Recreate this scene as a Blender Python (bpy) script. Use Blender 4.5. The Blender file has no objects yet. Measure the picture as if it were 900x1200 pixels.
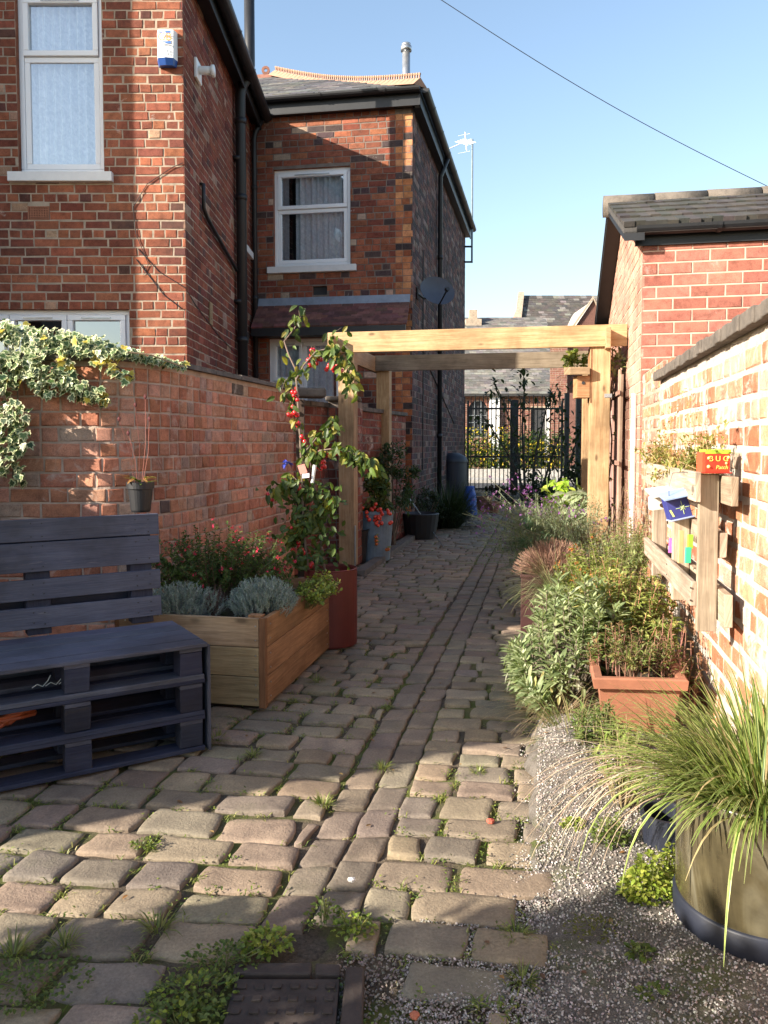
import bpy, math, random
from mathutils import Vector, Matrix, noise as mnoise
R = random.Random(7)
PI = math.pi
rad = math.radians
scene = bpy.context.scene
COL = scene.collection
F = 930.0; YC = 568.7; PITCH = rad(3.0); H = 1.3

# ------------------------------------------------------------------ picture measuring helpers
def ray(px, py):
    dx = (px - 450) / F; dy = -(py - YC) / F
    c, s = math.cos(PITCH), math.sin(PITCH)
    return Vector((dx, c + dy * s, -s + dy * c))
def P(px, py, Y):                       # world point seen at a pixel, at depth Y
    r = ray(px, py); k = Y / r.y
    return Vector((r.x * k, Y, H + r.z * k))
def G(px, py, z=0.0):                   # world point on level z
    r = ray(px, py); k = (z - H) / r.z
    return Vector((r.x * k, r.y * k, z))
K = 0.2043
AD = Vector((K, 1, 0)).normalized()     # along the alley
AP = Vector((AD.y, -AD.x, 0))           # to its right
def AL(u, Y, z=0.0): return Vector((u + K * Y, Y, z))
def V(*a): return Vector(a)
def mix(a, b, t): return tuple(a[i] * (1 - t) + b[i] * t for i in range(3))
def jit(c, a=0.15, r=None):
    r = r or R
    k = 1 + r.uniform(-a, a)
    return tuple(max(0, c[i] * k * (1 + r.uniform(-a, a) * 0.35)) for i in range(3))
def rv(r=None):
    r = r or R
    while True:
        v = Vector((r.uniform(-1, 1), r.uniform(-1, 1), r.uniform(-1, 1)))
        if 0.02 < v.length < 1: return v.normalized()

# ------------------------------------------------------------------ materials
MATS = {}
def nt(name):
    m = bpy.data.materials.new(name); m.use_nodes = True
    t = m.node_tree; t.nodes.clear()
    return m, t
def N(t, typ, **kw):
    n = t.nodes.new(typ)
    for k, v in kw.items():
        if k.startswith('i_'): n.inputs[k[2:].replace('_', ' ')].default_value = v
        else: setattr(n, k, v)
    return n
def ramp(t, fac, stops):
    n = t.nodes.new('ShaderNodeValToRGB'); e = n.color_ramp.elements
    e[0].position, e[0].color = stops[0][0], (*stops[0][1], 1) if len(stops[0][1]) == 3 else stops[0][1]
    e[1].position, e[1].color = stops[-1][0], (*stops[-1][1], 1)
    for p, c in stops[1:-1]:
        x = e.new(p); x.color = (*c, 1)
    t.links.new(fac, n.inputs[0]); return n.outputs[0]
def noise(t, vec, scale, detail=4, rough=0.55, dist=0.0):
    n = N(t, 'ShaderNodeTexNoise'); n.inputs['Scale'].default_value = scale
    n.inputs['Detail'].default_value = detail; n.inputs['Roughness'].default_value = rough
    n.inputs['Distortion'].default_value = dist
    if vec is not None: t.links.new(vec, n.inputs['Vector'])
    return n.outputs[0]
def mul(t, a, b, fac=1.0, mode='MULTIPLY'):
    n = N(t, 'ShaderNodeMix', data_type='RGBA', blend_type=mode); n.inputs[0].default_value = fac
    for s, i in ((a, 6), (b, 7)):
        if isinstance(s, tuple): n.inputs[i].default_value = (*s[:3], 1)
        else: t.links.new(s, n.inputs[i])
    return n
def mixf(t, fac, a, b):
    n = mul(t, a, b, 1.0, 'MIX'); t.links.new(fac, n.inputs[0]); return n.outputs[2]
def posn(t):
    return N(t, 'ShaderNodeNewGeometry').outputs['Position']
def attr(t): return N(t, 'ShaderNodeAttribute', attribute_name='Col').outputs['Color']
def finish(t, color, rough=0.8, bump=None, bstr=0.4, bdist=0.01, metallic=0.0, spec=0.5, coat=0.0):
    p = N(t, 'ShaderNodeBsdfPrincipled')
    if isinstance(color, tuple): p.inputs['Base Color'].default_value = (*color, 1)
    else: t.links.new(color, p.inputs['Base Color'])
    if isinstance(rough, (int, float)): p.inputs['Roughness'].default_value = rough
    else: t.links.new(rough, p.inputs['Roughness'])
    p.inputs['Metallic'].default_value = metallic
    p.inputs['Specular IOR Level'].default_value = spec
    p.inputs['Coat Weight'].default_value = coat
    if bump is not None:
        b = N(t, 'ShaderNodeBump'); b.inputs['Strength'].default_value = bstr; b.inputs['Distance'].default_value = bdist
        t.links.new(bump, b.inputs['Height']); t.links.new(b.outputs[0], p.inputs['Normal'])
    o = N(t, 'ShaderNodeOutputMaterial'); t.links.new(p.outputs[0], o.inputs[0])
    return p
def m_brick(name, white=0.0, wscale=1.2, wcol=(0.62, 0.56, 0.50), soot=0.0, bs=0.5, fine=60):
    m, t = nt(name); g = posn(t)
    n1 = noise(t, g, 16, 6, 0.7); n2 = noise(t, g, fine * 3, 3, 0.6); n3 = noise(t, g, 1.3, 4, 0.6)
    c = mul(t, attr(t), ramp(t, n1, [(0.28, (0.60, 0.56, 0.54)), (0.52, (1, 1, 1)), (0.75, (1.28, 1.2, 1.1))])).outputs[2]
    c = mul(t, c, ramp(t, n2, [(0.3, (0.72, 0.72, 0.72)), (0.6, (1.12, 1.12, 1.12))])).outputs[2]
    c = mul(t, c, ramp(t, n3, [(0.32, (0.66, 0.62, 0.62)), (0.52, (1, 1, 1)), (0.7, (1.16, 1.17, 1.18))])).outputs[2]
    if soot > 0:
        s = noise(t, g, 0.9, 5, 0.7, 0.5)
        c = mixf(t, ramp(t, s, [(0.60 - soot * 0.15, (0, 0, 0)), (0.74, (0.55, 0.55, 0.55))]), c, (0.045, 0.038, 0.035))
    if white > 0:
        a = noise(t, g, wscale, 8, 0.72, 0.8)
        c = mixf(t, ramp(t, a, [(0.66 - white * 0.3, (0, 0, 0)), (0.78 - white * 0.28, (0.85, 0.85, 0.85))]), c, wcol)
    b = mul(t, n1, n2, 0.5, 'ADD').outputs[2]
    finish(t, c, 0.9, b, bs, 0.012, spec=0.25)
    return m
def m_simple(name, col, rough=0.6, var=0.25, scale=8, bump=0.2, bdist=0.004, metallic=0.0, spec=0.5, useattr=False, bscale=None, coat=0.0):
    m, t = nt(name); g = posn(t)
    n1 = noise(t, g, scale, 6, 0.65)
    base = attr(t) if useattr else tuple(col)
    c = mul(t, base, ramp(t, n1, [(0.25, (1 - var,) * 3), (0.75, (1 + var,) * 3)])).outputs[2]
    n2 = noise(t, g, bscale or scale * 5, 5, 0.65)
    finish(t, c, rough, n2, bump, bdist, metallic, spec, coat)
    return m
def m_wood(name, c1, c2, rough=0.75, gs=1.0, useattr=True, paint=None, knots=True):
    m, t = nt(name); uv = N(t, 'ShaderNodeUVMap').outputs[0]
    mp = N(t, 'ShaderNodeMapping'); mp.inputs['Scale'].default_value = (2.0 * gs, 42 * gs, 1); t.links.new(uv, mp.inputs[0])
    n1 = noise(t, mp.outputs[0], 1.0, 6, 0.65, 0.9)
    mp2 = N(t, 'ShaderNodeMapping'); mp2.inputs['Scale'].default_value = (9 * gs, 260 * gs, 1); t.links.new(uv, mp2.inputs[0])
    n2 = noise(t, mp2.outputs[0], 1.0, 3, 0.6)
    n3 = noise(t, uv, 3.5, 4, 0.6)
    c = mixf(t, ramp(t, n1, [(0.36, (0, 0, 0)), (0.62, (1, 1, 1))]), c1, c2)
    c = mul(t, c, ramp(t, n2, [(0.35, (0.82, 0.82, 0.82)), (0.6, (1.08, 1.08, 1.08))])).outputs[2]
    c = mul(t, c, ramp(t, n3, [(0.3, (0.75, 0.74, 0.73)), (0.7, (1.15, 1.15, 1.15))])).outputs[2]
    if knots:
        mp3 = N(t, 'ShaderNodeMapping'); mp3.inputs['Scale'].default_value = (3.3, 7.5, 1); t.links.new(uv, mp3.inputs[0])
        vo = N(t, 'ShaderNodeTexVoronoi'); vo.inputs['Scale'].default_value = 1.0; t.links.new(mp3.outputs[0], vo.inputs['Vector'])
        k = tuple(x * 0.28 for x in c1)
        c = mixf(t, ramp(t, vo.outputs['Distance'], [(0.07, (0.8, 0.8, 0.8)), (0.15, (0, 0, 0)), (1.0, (0, 0, 0))]), c, k)
    if paint:
        mp4 = N(t, 'ShaderNodeMapping'); mp4.inputs['Scale'].default_value = (5, 34, 1); t.links.new(uv, mp4.inputs[0])
        s1 = noise(t, mp4.outputs[0], 1.0, 7, 0.8, 0.6)
        c = mixf(t, ramp(t, s1, [(0.60, (0, 0, 0)), (0.68, (0.75, 0.75, 0.75))]), c, paint)
    mpd = noise(t, posn(t), 1.6, 5, 0.65, 0.5); c = mul(t, c, ramp(t, mpd, [(0.34, (0.66, 0.63, 0.60)), (0.56, (1.04, 1.04, 1.04))])).outputs[2]
    if useattr: c = mul(t, c, attr(t)).outputs[2]
    b = mul(t, n1, n2, 0.6, 'ADD').outputs[2]
    finish(t, c, rough, b, 0.45, 0.003, spec=0.3)
    return m
def m_leaf(name, trans=0.35, rough=0.5, spec=0.35):
    m, t = nt(name)
    c = attr(t)
    n1 = noise(t, posn(t), 35, 3, 0.6)
    c = mul(t, c, ramp(t, n1, [(0.25, (0.75, 0.75, 0.75)), (0.75, (1.25, 1.25, 1.2))])).outputs[2]
    p = N(t, 'ShaderNodeBsdfPrincipled'); t.links.new(c, p.inputs['Base Color'])
    p.inputs['Roughness'].default_value = rough; p.inputs['Specular IOR Level'].default_value = spec
    tr = N(t, 'ShaderNodeBsdfTranslucent'); c2 = mul(t, c, (1.25, 1.35, 0.6)).outputs[2]; t.links.new(c2, tr.inputs[0])
    mx = N(t, 'ShaderNodeMixShader'); mx.inputs[0].default_value = trans
    t.links.new(p.outputs[0], mx.inputs[1]); t.links.new(tr.outputs[0], mx.inputs[2])
    o = N(t, 'ShaderNodeOutputMaterial'); t.links.new(mx.outputs[0], o.inputs[0])
    return m
def m_glass(name):
    m, t = nt(name)
    g = N(t, 'ShaderNodeBsdfGlossy'); g.inputs['Roughness'].default_value = 0.02; g.inputs[0].default_value = (0.9, 0.95, 1, 1)
    tr = N(t, 'ShaderNodeBsdfTransparent'); tr.inputs[0].default_value = (0.86, 0.9, 0.92, 1)
    lw = N(t, 'ShaderNodeLayerWeight'); lw.inputs['Blend'].default_value = 0.35
    r = N(t, 'ShaderNodeMapRange'); r.inputs['To Min'].default_value = 0.28; r.inputs['To Max'].default_value = 0.75
    t.links.new(lw.outputs['Fresnel'], r.inputs[0])
    nn = noise(t, posn(t), 2.5, 2, 0.5); b = N(t, 'ShaderNodeBump'); b.inputs['Strength'].default_value = 0.08; b.inputs['Distance'].default_value = 0.02
    t.links.new(nn, b.inputs['Height']); t.links.new(b.outputs[0], g.inputs['Normal'])
    mx = N(t, 'ShaderNodeMixShader'); t.links.new(r.outputs[0], mx.inputs[0])
    t.links.new(tr.outputs[0], mx.inputs[1]); t.links.new(g.outputs[0], mx.inputs[2])
    o = N(t, 'ShaderNodeOutputMaterial'); t.links.new(mx.outputs[0], o.inputs[0])
    return m
def m_lace(name, col=(0.95, 0.97, 1.0)):
    m, t = nt(name); g = posn(t)
    v = N(t, 'ShaderNodeTexVoronoi'); v.inputs['Scale'].default_value = 22; t.links.new(g, v.inputs['Vector'])
    n1 = noise(t, g, 14, 5, 0.7, 1.5)
    c = mul(t, tuple(col), ramp(t, v.outputs['Distance'], [(0.1, (1.0, 1.0, 1.0)), (0.7, (0.86, 0.88, 0.9))])).outputs[2]
    c = mul(t, c, ramp(t, n1, [(0.4, (0.8, 0.83, 0.87)), (0.58, (1.0, 1.0, 1.0))])).outputs[2]
    finish(t, c, 0.95, n1, 0.3, 0.01, spec=0.1)
    return m
def m_ground(name, a, b, moss=0.0, scale=6, bs=0.8):
    m, t = nt(name); g = posn(t)
    n1 = noise(t, g, scale, 8, 0.7); n2 = noise(t, g, scale * 18, 4, 0.7); n3 = noise(t, g, 2.2, 5, 0.6)
    c = mixf(t, ramp(t, n1, [(0.35, (0, 0, 0)), (0.65, (1, 1, 1))]), a, b)
    c = mul(t, c, ramp(t, n2, [(0.3, (0.5, 0.5, 0.5)), (0.7, (1.5, 1.5, 1.5))])).outputs[2]
    if moss > 0:
        c = mixf(t, ramp(t, n3, [(0.55 - moss * 0.2, (0, 0, 0)), (0.66 - moss * 0.2, (0.8, 0.8, 0.8))]), c, (0.085, 0.105, 0.02))
    finish(t, c, 0.95, mul(t, n1, n2, 0.6, 'ADD').outputs[2], bs, 0.012, spec=0.2)
    return m
def m_sett(name):
    m, t = nt(name); g = posn(t)
    n1 = noise(t, g, 7, 6, 0.65, 0.4); n2 = noise(t, g, 120, 4, 0.7); n3 = noise(t, g, 30, 5, 0.7); n4 = noise(t, g, 3.0, 6, 0.7)
    c = mul(t, attr(t), ramp(t, n1, [(0.3, (0.70, 0.68, 0.68)), (0.7, (1.22, 1.2, 1.15))])).outputs[2]
    c = mul(t, c, ramp(t, n2, [(0.3, (0.72, 0.72, 0.72)), (0.65, (1.15, 1.15, 1.15))])).outputs[2]
    c = mixf(t, ramp(t, n3, [(0.60, (0, 0, 0)), (0.72, (0.5, 0.5, 0.5))]), c, (0.10, 0.08, 0.065))
    c = mixf(t, ramp(t, n4, [(0.56, (0, 0, 0)), (0.72, (0.45, 0.45, 0.45))]), c, (0.085, 0.085, 0.045))
    finish(t, c, ramp(t, n1, [(0.3, (0.62, 0.62, 0.62)), (0.7, (0.9, 0.9, 0.9))]), mul(t, n3, n2, 0.5, 'ADD').outputs[2], 0.55, 0.006, spec=0.35)
    return m

M = {}
M['brick_h1'] = m_brick('brick_house_near', white=0.05, wscale=3, soot=0.3)
M['brick_h2'] = m_brick('brick_house_far', white=0.10, wscale=4, soot=0.35)
M['brick_wall'] = m_brick('brick_garden_wall', white=0.36, wscale=4.2, wcol=(.50, .41, .35), soot=0.35, bs=0.7)
M['brick_white'] = m_brick('brick_limed_wall', white=0.48, wscale=6, wcol=(0.58, 0.52, 0.46), bs=0.8)
M['brick_new'] = m_brick('brick_outbuilding', white=0.14, wscale=2.2, wcol=(0.55, 0.42, 0.38), bs=0.3)
M['brick_chapel'] = m_brick('brick_chapel', white=0.05)
M['mortar_wall'] = m_simple('mortar_wall', (0.40, 0.31, 0.25), 0.95, 0.35, 9, 0.8, 0.006, spec=0.1)
M['mortar'] = m_simple('mortar', (0.33, 0.27, 0.21), 0.95, 0.35, 9, 0.7, 0.006, spec=0.1)
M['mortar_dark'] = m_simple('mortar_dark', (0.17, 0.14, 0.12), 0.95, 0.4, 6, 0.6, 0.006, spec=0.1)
M['mortar_white'] = m_simple('mortar_limed', (0.46, 0.40, 0.35), 0.95, 0.3, 10, 0.9, 0.012, spec=0.1)
M['mortar_pink'] = m_simple('mortar_pink', (0.50, 0.34, 0.27), 0.95, 0.2, 9, 0.4, 0.004, spec=0.1)
M['stone'] = m_simple('coping_stone', (0.10, 0.085, 0.072), 0.9, 0.5, 9, 0.7, 0.008, useattr=False)
M['sill'] = m_simple('painted_sill', (0.66, 0.67, 0.68), 0.6, 0.08, 10, 0.3, 0.003)
M['upvc'] = m_simple('white_window_frame', (0.80, 0.82, 0.85), 0.35, 0.03, 4, 0.03, 0.001)
M['glass'] = m_glass('window_glass')
M['lace'] = m_lace('lace_curtain')
M['dark'] = m_simple('dark_interior', (0.03, 0.032, 0.036), 0.9)
M['blackpl'] = m_simple('black_plastic', (0.012, 0.0125, 0.015), 0.5, 0.3, 6, 0.1, 0.002)
M['blackmetal'] = m_simple('black_painted_iron', (0.012, 0.012, 0.014), 0.45, 0.3, 20, 0.2, 0.001)
M['steel'] = m_simple('grey_steel', (0.45, 0.46, 0.47), 0.35, 0.2, 14, 0.1, 0.001, metallic=0.8)
M['slate'] = m_simple('slates', (0.1, 0.1, 0.1), 0.9, 0.35, 7, 0.5, 0.006, useattr=True)
M['terra'] = m_simple('terracotta', (0.27, 0.11, 0.062), 0.8, 0.22, 12, 0.3, 0.002)
M['ridge'] = m_simple('ridge_clay', (0.33, 0.19, 0.125), 0.85, 0.2, 12, 0.3, 0.004)
M['ridgedark'] = m_simple('old_ridge_clay', (0.19, 0.085, 0.06), 0.85, 0.35, 12, 0.4, 0.004)
M['tile'] = m_simple('clay_tiles', (0.11, 0.055, 0.045), 0.8, 0.4, 14, 0.5, 0.006, useattr=True)
M['lead'] = m_simple('lead_flashing', (0.20, 0.235, 0.29), 0.5, 0.3, 6, 0.3, 0.006)
M['pine'] = m_wood('pergola_pine', (0.32, 0.195, 0.095), (0.44, 0.305, 0.17), 0.7)
M['pinegrey'] = m_wood('weathered_pine', (0.20, 0.15, 0.10), (0.30, 0.235, 0.165), 0.8)
M['planter'] = m_wood('planter_larch', (0.19, 0.095, 0.045), (0.30, 0.165, 0.085), 0.75)
M['planterpale'] = m_wood('planter_pale_end', (0.22, 0.155, 0.085), (0.34, 0.25, 0.145), 0.75)
M['pallet'] = m_wood('pallet_wood', (0.27, 0.21, 0.155), (0.42, 0.345, 0.27), 0.85)
M['benchp'] = m_wood('grey_blue_paint', (0.062, 0.070, 0.105), (0.088, 0.096, 0.130), 0.6, knots=False, paint=(0.16, 0.155, 0.16))
M['benchd'] = m_wood('navy_paint', (0.022, 0.028, 0.062), (0.038, 0.046, 0.080), 0.65, knots=False, paint=(0.075, 0.065, 0.055))
M['trellis'] = m_wood('brown_willow', (0.24, 0.14, 0.115), (0.38, 0.25, 0.20), 0.9)
M['darkwood'] = m_wood('dark_stake', (0.04, 0.028, 0.022), (0.09, 0.06, 0.045), 0.9)
M['leaf'] = m_leaf('leaf'); M['grass'] = m_leaf('grass_blade', 0.3, 0.45, 0.4)
M['ivy'] = m_leaf('ivy_leaf', 0.2, 0.45, 0.4)
M['stem'] = m_simple('stem', (0.1, 0.08, 0.04), 0.8, 0.3, 30, 0.3, 0.002, useattr=True)
M['berry'] = m_simple('berry', (0.5, 0.02, 0.02), 0.3, 0.1, 20, 0.02, 0.001, useattr=True, coat=0.3)
M['petal'] = m_leaf('petal', 0.3, 0.6, 0.2)
M['sett'] = m_sett('sett_stone')
M['joint'] = m_ground('joint_soil_and_moss', (0.06, 0.047, 0.034), (0.12, 0.095, 0.068), moss=0.45, scale=9)
M['earth'] = m_ground('earth', (0.05, 0.038, 0.028), (0.10, 0.08, 0.06), moss=0.1)
M['gravelbed'] = m_ground('gravel_bed', (0.09, 0.078, 0.065), (0.2, 0.18, 0.16), moss=0.12, scale=14)
M['pebble'] = m_simple('pebble', (0.3, 0.3, 0.3), 0.85, 0.25, 90, 0.4, 0.001, useattr=True)
M['asphalt'] = m_ground('asphalt', (0.05, 0.05, 0.052), (0.075, 0.075, 0.078), 0, 10)
M['concrete'] = m_ground('pale_paving', (0.30, 0.29, 0.27), (0.40, 0.38, 0.36), 0, 4, 0.2)
M['iron'] = m_simple('rusty_iron', (0.052, 0.040, 0.034), 0.7, 0.45, 16, 0.6, 0.003, metallic=0.3)
M['red'] = m_simple('dark_red_paint', (0.10, 0.013, 0.011), 0.5, 0.2, 7, 0.15, 0.002)
M['maroon'] = m_simple('maroon_steel', (0.045, 0.013, 0.012), 0.55, 0.25, 7, 0.15, 0.002)
M['galv'] = m_simple('grey_blue_pot', (0.14, 0.19, 0.235), 0.45, 0.3, 9, 0.15, 0.002)
M['navy'] = m_simple('navy_plastic', (0.012, 0.015, 0.026), 0.5, 0.25, 9, 0.1, 0.002)
M['bluebag'] = m_simple('blue_plastic', (0.02, 0.09, 0.42), 0.4, 0.2, 9, 0.4, 0.01)
M['white'] = m_simple('white_plastic', (0.80, 0.81, 0.80), 0.4, 0.04, 6, 0.05, 0.001)
M['bluecover'] = m_simple('blue_plastic_cover', (0.015, 0.07, 0.28), 0.35, 0.1, 6, 0.02, 0.001)
M['col'] = m_simple('painted', (0.5, 0.5, 0.5), 0.55, 0.12, 25, 0.15, 0.001, useattr=True)
M['dish'] = m_simple('dish_grey', (0.045, 0.052, 0.075), 0.5, 0.15, 10, 0.05, 0.001)
def m_glaze():
    m, t = nt('olive_glazed_pot'); g = posn(t)
    mp = N(t, 'ShaderNodeMapping'); mp.inputs['Scale'].default_value = (7, 7, 2.2); t.links.new(g, mp.inputs[0])
    n1 = noise(t, mp.outputs[0], 1.0, 5, 0.6, 0.7); n2 = noise(t, g, 14, 4, 0.6)
    c = ramp(t, n1, [(0.30, (0.012, 0.010, 0.007)), (0.46, (0.030, 0.024, 0.013)), (0.6, (0.06, 0.050, 0.027)), (0.78, (0.13, 0.12, 0.085))])
    c = mul(t, c, ramp(t, n2, [(0.3, (0.7, 0.7, 0.7)), (0.7, (1.2, 1.2, 1.2))])).outputs[2]
    finish(t, c, 0.22, n2, 0.12, 0.004, spec=0.6, coat=0.6)
    return m
M['glaze'] = m_glaze()

# ------------------------------------------------------------------ mesh builder
class MB:
    def __init__(s): s.v = []; s.f = []; s.c = []; s.uv = []; s.hasuv = False
    def face(s, pts, col=(1, 1, 1), uv=None):
        i = len(s.v); s.v.extend(tuple(p) for p in pts); s.f.append(tuple(range(i, i + len(pts)))); s.c.append(col)
        s.uv.append(uv); s.hasuv = s.hasuv or uv is not None
    def idx(s, verts, faces, col=(1, 1, 1), cols=None):
        i = len(s.v); s.v.extend(tuple(p) for p in verts)
        for k, f in enumerate(faces):
            s.f.append(tuple(i + q for q in f)); s.c.append(cols[k] if cols else col); s.uv.append(None)
    def box(s, o, ax, ay, az, col=(1, 1, 1), j=0.0):
        """parallelepiped; ax is the long (grain) direction"""
        o, ax, ay, az = map(Vector, (o, ax, ay, az))
        p = [o + ax * a + ay * b + az * c for a in (0, 1) for b in (0, 1) for c in (0, 1)]
        if j: p = [q + Vector((R.uniform(-j, j), R.uniform(-j, j), R.uniform(-j, j))) for q in p]
        order = [(0,1,3,2),(4,6,7,5),(0,4,5,1),(2,3,7,6),(0,2,6,4),(1,5,7,3)]
        if ax.cross(ay).dot(az) < 0: order = [f[::-1] for f in order]
        i = len(s.v); s.v.extend(tuple(q) for q in p)
        L, Wd, T = ax.length, ay.length, az.length
        u0, v0 = R.uniform(0, 40), R.uniform(0, 40)
        cu = []
        for k in range(8):
            a, b, c = (k >> 2) & 1, (k >> 1) & 1, k & 1
            cu.append((a * L, b * Wd, c * T))
        for n, f in enumerate(order):
            s.f.append(tuple(i + q for q in f)); s.c.append(col)
            if n < 2: s.uv.append([(u0 + cu[q][1] * 0.2, v0 + cu[q][2] + cu[q][1] * 0.3) for q in f])
            elif n < 4: s.uv.append([(u0 + cu[q][0], v0 + 3 + cu[q][2]) for q in f])
            else: s.uv.append([(u0 + cu[q][0], v0 + cu[q][1]) for q in f])
        s.hasuv = True
    def plank(s, a, b, w, t, wdir, col=(1, 1, 1), j=0.0):
        """plank from a to b (centre line), width w along wdir, thickness t"""
        a, b, wdir = Vector(a), Vector(b), Vector(wdir)
        d = (b - a); dn = d.normalized(); wd = (wdir - dn * wdir.dot(dn)).normalized(); td = dn.cross(wd)
        s.box(a - wd * w / 2 - td * t / 2, d, wd * w, td * t, col, j)
    def tube(s, pts, rs, n=8, col=(1, 1, 1), caps=True):
        pts = [Vector(p) for p in pts]
        if isinstance(rs, (int, float)): rs = [rs] * len(pts)
        i0 = len(s.v); pn = None
        for k, p in enumerate(pts):
            d = (pts[min(k + 1, len(pts) - 1)] - pts[max(k - 1, 0)]).normalized()
            if pn is None:
                pn = d.cross(Vector((0, 0, 1)));
                if pn.length < 0.05: pn = d.cross(Vector((1, 0, 0)))
            pn = (pn - d * pn.dot(d)).normalized(); q = d.cross(pn)
            for a in range(n):
                t = 2 * PI * a / n
                s.v.append(tuple(p + (pn * math.cos(t) + q * math.sin(t)) * rs[k]))
        for k in range(len(pts) - 1):
            for a in range(n):
                b = (a + 1) % n
                s.f.append((i0 + k * n + a, i0 + k * n + b, i0 + (k + 1) * n + b, i0 + (k + 1) * n + a)); s.c.append(col); s.uv.append(None)
        if caps:
            s.f.append(tuple(i0 + a for a in range(n))[::-1]); s.c.append(col); s.uv.append(None)
            e = i0 + (len(pts) - 1) * n
            s.f.append(tuple(e + a for a in range(n))); s.c.append(col); s.uv.append(None)
    def lathe(s, prof, c, n=32, col=(1, 1, 1)):
        c = Vector(c); i0 = len(s.v)
        for r, z in prof:
            for a in range(n):
                t = 2 * PI * a / n; s.v.append((c.x + r * math.cos(t), c.y + r * math.sin(t), c.z + z))
        for k in range(len(prof) - 1):
            for a in range(n):
                b = (a + 1) % n
                s.f.append((i0 + k * n + a, i0 + k * n + b, i0 + (k + 1) * n + b, i0 + (k + 1) * n + a)); s.c.append(col); s.uv.append(None)
    def ball(s, c, r, n=7, col=(1, 1, 1), sq=1.0):
        c = Vector(c); m = max(3, n // 2 + 1); vs = [c + Vector((0, 0, r * sq))]; fs = []
        for k in range(1, m):
            ph = PI * k / m
            for a in range(n):
                t = 2 * PI * a / n
                vs.append(c + Vector((r * math.sin(ph) * math.cos(t), r * math.sin(ph) * math.sin(t), r * sq * math.cos(ph))))
        vs.append(c - Vector((0, 0, r * sq))); e = len(vs) - 1
        for a in range(n):
            b = (a + 1) % n
            fs.append((0, 1 + a, 1 + b)); fs.append((e, 1 + (m - 2) * n + b, 1 + (m - 2) * n + a))
            for k in range(m - 2):
                fs.append((1 + k * n + a, 1 + (k + 1) * n + a, 1 + (k + 1) * n + b, 1 + k * n + b))
        s.idx(vs, fs, col)
    def leaf(s, p, d, L, W, col, up=None, curl=0.25, fold=0.25):
        """simple four-triangle folded leaf"""
        d = Vector(d).normalized(); up = Vector(up) if up is not None else Vector((0, 0, 1))
        sd = d.cross(up)
        if sd.length < 0.05: sd = d.cross(Vector((1, 0.3, 0)))
        sd.normalize(); n = sd.cross(d)
        p = Vector(p); m = p + d * L * 0.45 - n * 0.0; tip = p + d * L - n * L * curl
        l = m - sd * W / 2 + n * W * fold; r = m + sd * W / 2 + n * W * fold
        i = len(s.v); s.v.extend((tuple(p), tuple(l), tuple(tip), tuple(r), tuple(m)))
        s.f.extend(((i, i + 4, i + 1), (i + 1, i + 4, i + 2), (i, i + 3, i + 4), (i + 3, i + 2, i + 4)))
        s.c.extend((col,) * 4); s.uv.extend((None,) * 4)
    def oval(s, p, d, L, W, col, up=None, curl=0.3, fold=0.15, edge=None):
        """rounder, bending leaf of three pairs"""
        d = Vector(d).normalized(); up = Vector(up) if up is not None else Vector((0, 0, 1))
        sd = d.cross(up)
        if sd.length < 0.05: sd = d.cross(Vector((1, 0.3, 0)))
        sd.normalize(); n = sd.cross(d); p = Vector(p)
        st = [(0, 0.0), (0.22, 0.75), (0.5, 1.0), (0.78, 0.66), (1.0, 0.0)]
        i = len(s.v)
        for t, w in st:
            c = p + d * L * t - n * L * curl * t * t
            s.v.append(tuple(c))
            if 0 < t < 1:
                s.v.append(tuple(c - sd * W / 2 * w + n * W * fold * w)); s.v.append(tuple(c + sd * W / 2 * w + n * W * fold * w))
        # idx: 0 | 1c 2l 3r | 4c 5l 6r | 7c 8l 9r | 10
        fs = [(0,1,2),(0,3,1),(1,4,5,2),(3,6,4,1),(4,7,8,5),(6,9,7,4),(7,10,8),(9,10,7)]
        for f in fs: s.f.append(tuple(i + q for q in f)); s.c.append(col); s.uv.append(None)
    def blade(s, p, d, L, W, col, droop=0.6, seg=5, edge=None, side=None):
        """grass blade arching under its weight"""
        d = Vector(d).normalized(); p = Vector(p)
        h = Vector((d.x, d.y, 0)); h = h.normalized() if h.length > 0.01 else Vector((1, 0, 0))
        sd = side or h.cross(Vector((0, 0, 1))); sd = sd.normalized()
        rows = []; pos = p.copy(); dr = d.copy(); step = L / seg
        for k in range(seg + 1):
            t = k / seg; w = W * (1 - t ** 2.2) * 0.5 + 0.0004
            rows.append((pos.copy(), w)); dr = (dr + Vector((0, 0, -1)) * droop * step / L * (0.4 + 1.6 * t)).normalized(); pos = pos + dr * step
        i = len(s.v)
        if edge is None:
            for c, w in rows: s.v.append(tuple(c - sd * w)); s.v.append(tuple(c + sd * w))
            for k in range(seg): s.f.append((i + 2 * k, i + 2 * k + 1, i + 2 * k + 3, i + 2 * k + 2)); s.c.append(col); s.uv.append(None)
        else:
            for c, w in rows:
                n = Vector((0, 0, w * 0.5))
                for q in (-1, -0.45, 0.45, 1): s.v.append(tuple(c + sd * w * q + n * abs(q)))
            for k in range(seg):
                for a in range(3):
                    s.f.append((i + 4 * k + a, i + 4 * k + a + 1, i + 4 * k + a + 5, i + 4 * k + a + 4)); s.c.append(col if a == 1 else edge); s.uv.append(None)
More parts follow.
